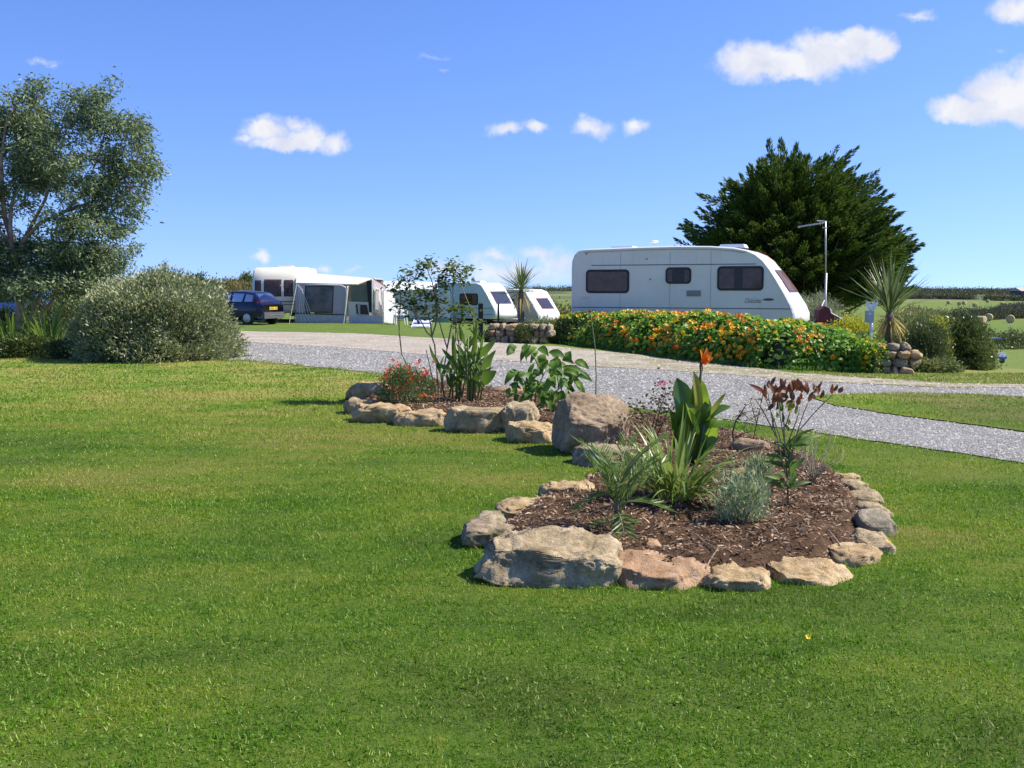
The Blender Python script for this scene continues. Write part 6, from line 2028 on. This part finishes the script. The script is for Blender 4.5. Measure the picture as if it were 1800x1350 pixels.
LC = [(714, 480, 26), (700, 498, 24), (698, 515, 22), (708, 535, 22), (744, 470, 30), (752, 460, 22), (757, 458, 12), (736, 487, 16), (730, 480, 18), (718, 492, 14), (740, 512, 34), (752, 520, 28), (726, 527, 26), (733, 540, 20), (768, 506, 26), (765, 525, 22), (790, 470, 26), (800, 480, 34), (796, 465, 22), (775, 482, 24), (778, 492, 20), (815, 476, 18), (826, 474, 14), (808, 493, 24), (790, 500, 24), (818, 494, 12),
      (776, 530, 16), (782, 545, 22), (798, 541, 26), (812, 543, 26), (826, 546, 18), (745, 545, 16), (747, 556, 10), (802, 566, 18), (836, 566, 20), (820, 565, 10), (700, 542, 14), (712, 550, 12), (770, 552, 10), (720, 505, 14), (684, 505, 8)]
P = []; dr = []
for (x, y, n_) in LC:
    c = at(x, y, DR_ + rng.uniform(-.15, .15))
    n_ = int(n_ * 1.7); P.append(np.array(c)[None] + rng.normal(size=(n_, 3)) * np.array([.062, .08, .045])); dr.append(rng.normal(size=(n_, 3)) * np.array([1, 1, .35]) + np.array([0, 0, -.15]))
P = np.vstack(P); dr = np.vstack(dr)
V, F = leaves(P, dr, rng.uniform(.05, .095, len(P)), rng.uniform(.036, .062, len(P)), rng, fold=.15, up=np.tile([0, 0, 1.0], (len(P), 1)))
wpart('leaflets', (V, F), M_ROSEL, rs_t, kind='stuff')
mb = MB()
c = at(795, 468, DR_)
V, F = flowers(np.array([c[:]]), np.array([[0, -.6, .8]]), np.array([.06]), rng)
wpart('pale_bloom', (V, F), leafmat('pale_bloom', [(0.75, 0.70, 0.40), (0.8, 0.75, 0.5)], trans=.4), rs_t)

# ---- salvia with red flowers
b = bbase(712, 712)
sv = shrub('red_flowering_plant', 'fine leaved plant with small red flowers at the left end of the bed', b + Vector((0, .25, 0)), .34, .28, .42, leafmat('salvia_leaves', [(0.06, 0.11, 0.03), (0.10, 0.16, 0.045), (0.13, 0.19, 0.06)], trans=.3), 210, 22, .036, .013, 211, spread=.045, core=False, cat='plant', stem_mat=M_STEMG)
rng = np.random.default_rng(212)
P = np.vstack([np.array(at(x, y, b.y + rng.uniform(0, .3)))[None] for (x, y) in
               [(rng.normal(702, 16), rng.normal(660, 11)) for _ in range(58)] + [(rng.normal(752, 14), rng.normal(668, 12)) for _ in range(10)] + [(rng.normal(696, 10), rng.normal(690, 5)) for _ in range(10)] + [(rng.normal(742, 7), rng.normal(697, 3)) for _ in range(14)]
               + [(690, 634), (735, 637), (731, 640), (738, 634), (755, 655), (745, 648), (712, 645)]])
V, F = flowers(P, np.tile([0, -.6, .5], (len(P), 1)), rng.uniform(.016, .032, len(P)), rng)
wpart('flowers', (V, F), M_REDF, sv[0], kind='stuff')
for k in range(14):
    mb = MB(); a = b + Vector((rng.uniform(-.15, .15), .25, .1)); e = Vector(P[rng.integers(len(P))])
    mb.tube([a, (a + e) / 2 + Vector((0, 0, .04)), e], [.004, .003, .002], 4, cap=False); wpart('flower_stalk', mb, M_STEMG, sv[0])

# ---- ginger lily clump, leaf by leaf
b = bbase(815, 706)
DG = b.y + .1
gl = thing('ginger_lily', 'dense clump of upright broad lance leaves in the back bed', 'plant', b)
rng = np.random.default_rng(221)
for k in range(20):
    x0 = rng.uniform(782, 846); x1 = x0 + rng.uniform(-12, 22); y1 = rng.uniform(590, 650)
    D_ = DG + rng.uniform(-.25, .3)
    stemline(gl, [(x0, 706), ((x0 + x1) / 2 + rng.uniform(-3, 3), 655), (x1, y1)], D_, .014, .008, M_STEMG, .02, seed=300 + k)
    for j in range(4):
        f = rng.uniform(.25, 1.0); bx0 = x0 + (x1 - x0) * f; by0 = 706 + (y1 - 706) * f
        sgn = 1 if (j + k) % 2 else -1
        tx = bx0 + sgn * rng.uniform(6, 26); ty = by0 - rng.uniform(14, 42)
        w = broad_leaf(at(bx0, by0, D_), at(tx, ty, D_ + rng.uniform(-.15, .15)), rng.uniform(.03, .06), up=Vector((rng.uniform(-.9, .9), -1, .3)), arch=.10, seed=k)
        wpart('leaf', w, M_GINGER, gl, smooth=True)
for (a, c, wd, m) in [((806, 650), (776, 612), .07, M_GINGER), ((795, 656), (770, 640), .08, M_GINGER), ((848, 672), (873, 652), .16, M_BRUG), ((848, 650), (872, 615), .09, M_GINGER), ((846, 625), (872, 598), .10, M_BRUG), ((834, 620), (838, 565), .06, M_GINGER), ((800, 640), (796, 585), .06, M_GINGER), ((815, 600), (806, 568), .05, M_GINGER)]:
    wpart('leaf', broad_leaf(at(*a, DG - .2), at(*c, DG - .3), wd, arch=.1), m, gl, smooth=True)

# ---- drooping broad-leaved shrub
b = bbase(938, 722)
DB = b.y + .15
bg_ = thing('drooping_shrub', 'leafy shrub with large drooping green leaves behind the squared grey rock', 'shrub', b)
st = [[(938, 722), (942, 690), (955, 660), (968, 635)], [(940, 720), (930, 690), (918, 662), (905, 655)], [(942, 690), (965, 670), (990, 655)], [(955, 660), (940, 630), (925, 610)], [(944, 715), (975, 690), (1000, 668)], [(968, 635), (985, 625)]]
tips = []
for k, s_ in enumerate(st):
    q = stemline(bg_, s_, DB, .012, .005, M_STEMG, .10, seed=400 + k); tips += q[1:]
rng = np.random.default_rng(231)
for (x, y) in [(912, 604), (925, 606), (938, 612), (948, 610), (905, 612), (955, 622), (965, 622), (978, 628), (990, 626), (1003, 632), (1010, 640), (972, 640), (985, 644), (998, 650), (1008, 662), (1012, 672), (960, 646), (948, 650), (935, 655), (922, 655), (912, 660), (902, 668), (896, 680), (918, 672), (930, 676), (945, 672), (958, 668), (970, 664), (982, 670), (996, 684), (985, 690), (968, 690), (950, 694), (938, 692), (925, 690), (955, 702), (972, 704), (905, 690), (940, 640), (975, 655), (962, 634), (990, 660), (948, 682)]:
    for q_ in range(2):
        D_ = DB + rng.uniform(-.28, .25)
        x_, y_ = x + rng.normal(0, 4), y + rng.normal(0, 4)
        sgn = 1 if x > 950 else -1
        dx = rng.normal(0, 14) + sgn * 6; dy = rng.uniform(8, 34)
        wpart('leaf', broad_leaf(at(x_, y_, D_), at(x_ + dx, y_ + dy, D_ - rng.uniform(.02, .18)), rng.uniform(.055, .10), up=Vector((rng.uniform(-.8, .8), -1, .9)), arch=.22, fold=.2, a_=.55, b_=.9), M_BRUG, bg_, smooth=True)

# ---- agapanthus seed stalk
b = bbase(1047, 698)
ag = thing('agapanthus_stalk', 'single tall thin stalk with a faded seed head behind the boulder', 'plant', Vector((b.x, b.y, .05)))
q = stemline(ag, [(1047, 700), (1048, 660), (1046, 610), (1040, 565), (1037.5, 548)], b.y, .010, .007, M_STEMG, 0)
P = np.tile(np.array(q[-1]), (26, 1)); rng = np.random.default_rng(241)
d = rdirs(26, rng); d[:, 2] = np.abs(d[:, 2]) * .9 + .05
V, F = leaves(P, d, rng.uniform(.04, .09, 26), .014, rng)
wpart('seed_head', (V, F), leafmat('faded_purple', [(0.10, 0.09, 0.10), (0.16, 0.13, 0.12), (0.10, 0.12, 0.06)], trans=.2), ag)

# ---- twiggy roses behind the canna
b = bbase(1140, 772)
tw = thing('small_rose_bush', 'small twiggy rose bush with a pink bloom between boulder and canna', 'bush', b)
rng = np.random.default_rng(251)
P = []
for k, s_ in enumerate([[(1140, 775), (1135, 745), (1125, 722), (1118, 715)], [(1142, 775), (1150, 735), (1158, 712), (1160, 700)], [(1150, 775), (1165, 745), (1172, 725), (1185, 708)], [(1146, 775), (1160, 720), (1170, 690), (1166, 675)], [(1138, 775), (1120, 760), (1106, 745)]]):
    q = stemline(tw, s_, b.y + .1 * k - .2, .006, .003, M_TWIG, .06, seed=500 + k)
    for p in q[1:]:
        P.append(np.array(p)[None] + rng.normal(size=(26, 3)) * .06)
P = np.vstack(P)
V, F = leaves(P, rng.normal(size=P.shape) * np.array([1, 1, .4]), rng.uniform(.03, .055, len(P)), rng.uniform(.018, .03, len(P)), rng)
wpart('leaflets', (V, F), leafmat('bronze_rose_leaves', [(0.05, 0.07, 0.02), (0.08, 0.10, 0.03), (0.10, 0.05, 0.03), (0.06, 0.09, 0.025)], trans=.3), tw, kind='stuff')
c = at(1166, 675, b.y); V, F = flowers(np.array([c[:], (c + Vector((-.035, 0, .004)))[:], (c + Vector((.03, .01, .008)))[:]]), np.tile([0, -.7, .5], (3, 1)), np.array([.032, .03, .025]), rng)
wpart('pink_bloom', (V, F), M_PINKF, tw)

# ---- canna
DC = 8.35
b = Vector((at(1216, 820, DC).x, DC, .08))
ca = thing('canna_lily', 'canna with broad glossy leaves and one orange bloom, centre of the front bed', 'plant', b)
q = stemline(ca, [(1216, 822), (1219, 770), (1224, 720), (1229, 680), (1232, 655), (1233, 636)], DC, .022, .008, pmat('canna_stem', (0.10, 0.07, 0.03), (0.16, 0.13, 0.05), scale=10), .0)
stemline(ca, [(1205, 822), (1203, 780), (1202, 740)], DC + .05, .018, .010, M_STEMG, 0); stemline(ca, [(1226, 822), (1232, 785), (1238, 745)], DC - .05, .018, .010, M_STEMG, 0)
for (a, c, wd, m, up, ar) in [((1206, 766), (1190, 664), .22, M_CANNA, (.2, -1, .2), .12), ((1226, 745), (1219, 652), .10, M_CANNAY, (.5, -1, .1), .06), ((1234, 738), (1228, 664), .17, M_CANNAL, (-.3, -1, .2), .10), ((1232, 762), (1205, 708), .15, M_CANNAL, (.6, -1, .35), .06),
                              ((1228, 752), (1284, 714), .13, M_CANNA, (0, -.6, 1), .16), ((1238, 738), (1276, 690), .045, M_CANNAY, (0, -1, .3), .1), ((1236, 782), (1262, 752), .12, M_CANNAL, (0, -1, .5), .05), ((1204, 790), (1178, 722), .17, M_CANNA, (.3, -1, .3), .10),
                              ((1212, 805), (1198, 738), .16, M_CANNA, (0, -1, .2), .06), ((1222, 808), (1236, 742), .16, M_CANNA, (-.2, -1, .2), .06), ((1216, 800), (1212, 720), .15, M_CANNA, (0, -1, .1), .05), ((1230, 800), (1262, 768), .13, M_CANNA, (0, -1, .8), .12), ((1204, 806), (1182, 770), .12, M_CANNA, (0, -1, .6), .12), ((1240, 760), (1272, 738), .10, M_CANNA, (0, -1, 1), .1),
                              ((1196, 745), (1186, 706), .06, M_CANNAY, (.2, -1, .2), .05), ((1210, 815), (1190, 778), .09, M_CANNA, (.3, -1, .6), .15), ((1222, 815), (1250, 786), .09, M_CANNAL, (-.3, -1, .6), .15), ((1214, 790), (1196, 756), .10, M_CANNA, (.4, -1, .4), .12), ((1228, 786), (1258, 752), .10, M_CANNAL, (-.4, -1, .5), .14), ((1236, 760), (1246, 700), .11, M_CANNA, (-.4, -1, .2), .1), ((1206, 760), (1178, 735), .08, M_CANNAY, (.2, -1, .7), .2)]:
    wpart('leaf', broad_leaf(at(*a, DC), at(*c, DC + random.uniform(-.15, .1)), wd * .9, up=Vector(up), arch=ar, fold=.28, wav=.04, seed=wd * 50, a_=.5, b_=.55), m, ca, smooth=True)
for (a, c, wd) in [((1234, 640), (1243, 610), .05), ((1236, 636), (1252, 618), .055), ((1236, 640), (1254, 628), .045), ((1234, 634), (1230, 614), .03), ((1236, 638), (1246, 632), .06)]:
    wpart('petal', broad_leaf(at(*a, DC), at(*c, DC - .03), wd, up=Vector((.3, -1, .6)), arch=.15), M_ORANGEF, ca, smooth=True)
wpart('bud', broad_leaf(at(1233, 655, DC), at(1231, 632, DC), .03, arch=.02), M_REDL, ca, smooth=True)

# ---- striped strap-leaf clump
b = bbase(1195, 880)
rng = np.random.default_rng(261)
AS = [with_mat(strap_mesh('striped_leaf', .58, .026, e, dr, n=9, wmax=.3), M_ASTEL) for e, dr in ((1.35, 1.0), (1.2, 1.6), (1.0, 1.7), (1.45, .5), (.8, 1.3), (1.15, 2.4))]
t = thing('striped_strap_plant', 'arching clump of narrow cream edged leaves in front of the canna', 'plant', b + Vector((0, .12, 0)))
strap_clump(t, AS, None, 175, .17, rng, scale=(.6, 1.15), tilt=(-.45, .2))

# ---- young palm
b = bbase(1084, 928)
yp = thing('young_palm', 'small young palm with fine feathery fronds at the front left of the bed', 'palm', b)
rng = np.random.default_rng(271)
mb = MB(); mb.tube([b, b + Vector((0, 0, .16)), b + Vector((.005, 0, .3))], [.022, .016, .010], 7); wpart('stem', mb, M_PTRUNK, yp, smooth=True)
M_YP = leafmat('young_palm_leaflets', [(0.06, 0.13, 0.022), (0.10, 0.18, 0.035), (0.15, 0.23, 0.06), (0.08, 0.15, 0.03)], trans=.3, rough=.4)
for k in range(22):
    az = k * 2.4; el = rng.uniform(.7, 1.5) if k > 4 else rng.uniform(-.1, .3)
    L_ = rng.uniform(.24, .36) * (1.25 if el > 1 else .85); z0 = rng.uniform(.05, .26)
    pts = []; e_ = el; p = b + Vector((0, 0, z0))
    for i in range(9):
        pts.append(p.copy()); p = p + Vector((math.cos(az) * math.cos(e_), math.sin(az) * math.cos(e_), math.sin(e_))) * (L_ / 8); e_ -= .09
    mb = MB(); mb.tube(pts, list(np.linspace(.005, .002, 9)), 4, cap=False)
    f = wpart('frond', mb, M_STEMG, yp)
    Pn = []; Dn = []
    for i in range(2, 9):
        ax_ = (pts[min(i + 1, 8)] - pts[i - 1]).normalized(); sd = ax_.cross(Vector((0, 0, 1))); sd = sd.normalized() if sd.length > .1 else Vector((1, 0, 0))
        for s_ in (-1, 1):
            for jj_ in (0, .5):
                Pn.append(pts[i] - ax_ * jj_ * L_ / 8); Dn.append(ax_ * 1.0 + sd * s_ * .75 + Vector((0, 0, .25)))
    V, F = leaves(np.array([v_[:] for v_ in Pn]), np.array([v_[:] for v_ in Dn]), rng.uniform(.09, .15, len(Pn)), .010, rng, fold=.2)
    wpart('leaflets', (V, F), M_YP, f)

# ---- lavenders
b = bbase(1308, 918)
shrub('lavender', 'rounded grey green lavender in the front bed', b + Vector((0, .05, 0)), .115, .11, .24, M_LAV, 85, 18, .050, .009, 281, spread=.036, lump=.55, outw=.5, upw=1.1, core=False, cat='plant', stem_mat=M_STEMG, dome=.6)
b = bbase(1334, 842)
shrub('lavender', 'smaller lavender behind the rounded one, left of the maroon shrub', b, .085, .08, .15, M_LAV, 40, 18, .045, .009, 282, spread=.025, outw=.5, upw=1.1, core=False, cat='plant', stem_mat=M_STEMG, dome=.6)

# ---- maroon-leaved shrub
b = bbase(1384, 888)
DM = b.y
mr_ = thing('maroon_leaved_shrub', 'slender shrub with maroon leaves on thin stems, right side of the front bed', 'shrub', b)
SL = [[(1386, 888), (1384, 840), (1380, 790), (1378, 740), (1374, 705)], [(1382, 840), (1368, 780), (1356, 730), (1350, 690)], [(1384, 840), (1398, 770), (1415, 720), (1430, 690)], [(1380, 800), (1365, 750), (1352, 715), (1345, 700)], [(1384, 820), (1402, 760), (1432, 725), (1452, 705), (1462, 695)], [(1380, 780), (1372, 735), (1366, 690)], [(1378, 760), (1390, 720), (1394, 690)], [(1386, 850), (1372, 800), (1362, 765)], [(1380, 790), (1400, 740), (1412, 700)], [(1366, 770), (1340, 720), (1328, 702), (1320, 700)]]
for k, s_ in enumerate(SL):
    stemline(mr_, s_, DM, .009 if k == 0 else .005, .003, M_STEMB, .08, seed=600 + k, n=5)
rng = np.random.default_rng(291)
for (x, y) in [(1352, 682), (1356, 678), (1360, 690), (1366, 690), (1342, 690), (1395, 680), (1372, 692), (1380, 686), (1388, 692), (1398, 690), (1405, 682), (1410, 690), (1418, 694), (1428, 692), (1432, 702), (1440, 690), (1422, 706), (1386, 700), (1376, 706), (1394, 704), (1466, 688), (1474, 690), (1462, 692), (1370, 712), (1360, 702), (1408, 702), (1348, 700), (1442, 700), (1382, 712), (1364, 720)] + [(rng.uniform(1345, 1440), rng.uniform(684, 722)) for _ in range(22)]:
    D_ = DM + rng.uniform(-.09, .09)
    a = at(x, y, D_); e = at(x + rng.normal(0, 9), y - rng.uniform(9, 24), D_ + rng.uniform(-.04, .04))
    wpart('leaf', broad_leaf(a, e, rng.uniform(.022, .036), up=Vector((rng.uniform(-1, 1), -1, .3)), arch=.12, fold=.2, nl=5), M_REDL, mr_, smooth=True)
for k in range(26):
    x, y = rng.normal(1388, 18), rng.uniform(775, 860)
    a = at(1384 + (x - 1384) * .2, y, DM); e = at(x + rng.choice([-1, 1]) * rng.uniform(15, 45), y - rng.uniform(-6, 30), DM + rng.uniform(-.12, .1))
    wpart('leaf', broad_leaf(a, e, rng.uniform(.025, .045), up=Vector((rng.uniform(-.4, .4), -1, .9)), arch=.12, fold=.25, nl=5), M_GINGER, mr_, smooth=True)
for k in range(16):
    x, y = rng.normal(1372, 14), rng.uniform(715, 760)
    a = at(x, y, DM); e = at(x + rng.normal(0, 9), y - rng.uniform(8, 20), DM)
    wpart('leaf', broad_leaf(a, e, rng.uniform(.018, .028), up=Vector((rng.uniform(-1, 1), -1, .3)), nl=5), M_CANNAY if k % 3 == 0 else M_GINGER, mr_, smooth=True)

# ---- bare twiggy bush to the right of it and a dead bent branch
b = bbase(1432, 850)
bt = thing('bare_twig_bush', 'bare pale twiggy bush at the right side of the bed', 'bush', b)
M_PALET = pmat('pale_twigs', (0.30, 0.24, 0.15), (0.40, 0.34, 0.24), scale=20, rough=.9)
rng = np.random.default_rng(301)
for k in range(34):
    x1 = rng.uniform(1395, 1484); y1 = rng.uniform(745, 810)
    stemline(bt, [(1428 + rng.uniform(-8, 8), 850), (1424 + (x1 - 1424) * .4 + rng.uniform(-5, 5), 825), (x1 - rng.uniform(-4, 8), y1 + 22), (x1, y1)], b.y, .0035, .0012, M_PALET, .10, seed=700 + k, n=4, name='twig')
b = bbase(1292, 790)
db = thing('bent_dead_branch', 'dark bent bare branch at the back of the bed right of the canna', 'branch', b)
for k, s_ in enumerate([[(1290, 790), (1288, 760), (1294, 738), (1306, 726), (1322, 722), (1340, 726)], [(1294, 738), (1312, 712), (1326, 706)], [(1290, 770), (1312, 760), (1332, 756)], [(1306, 726), (1318, 738), (1328, 744)], [(1320, 790), (1330, 745), (1340, 700), (1346, 668)], [(1330, 745), (1318, 700)]]):
    stemline(db, s_, b.y, .009 if k == 0 else .005, .003, M_TWIG, .05, seed=800 + k, n=5, name='twig')
P = []
for (x, y) in [(1306, 722), (1322, 712), (1330, 730), (1316, 745), (1340, 720), (1335, 700), (1300, 735)]:
    P.append(np.array(at(x, y, b.y))[None] + rng.normal(size=(14, 3)) * .035)
P = np.vstack(P)
V, F = leaves(P, rng.normal(size=P.shape), rng.uniform(.025, .05, len(P)), .016, rng)
wpart('leaflets', (V, F), M_BROWNISH, db, kind='stuff')

# ---- buttercups in the lawn
M_BUTTER = leafmat('yellow_petals', [(0.85, 0.62, 0.02), (0.9, 0.7, 0.03)], trans=.3)
for (px, py, lab) in [(1418, 1143, 'single yellow buttercup in the lawn in front of the bed'), (1560, 968, 'small yellow flower in the lawn by the right edge of the bed')]:
    g_ = gp(px, py)
    t = thing('buttercup', lab, 'flower', g_)
    mb = MB(); mb.tube([g_, g_ + Vector((.004, 0, .06))], .0018, 4); wpart('stalk', mb, M_STEMG, t)
    V, F = flowers(np.array([(g_ + Vector((.004, 0, .06)))[:]]), np.array([[0, -.5, .8]]), np.array([.014]), np.random.default_rng(2))
    wpart('petals', (V, F), M_BUTTER, t)
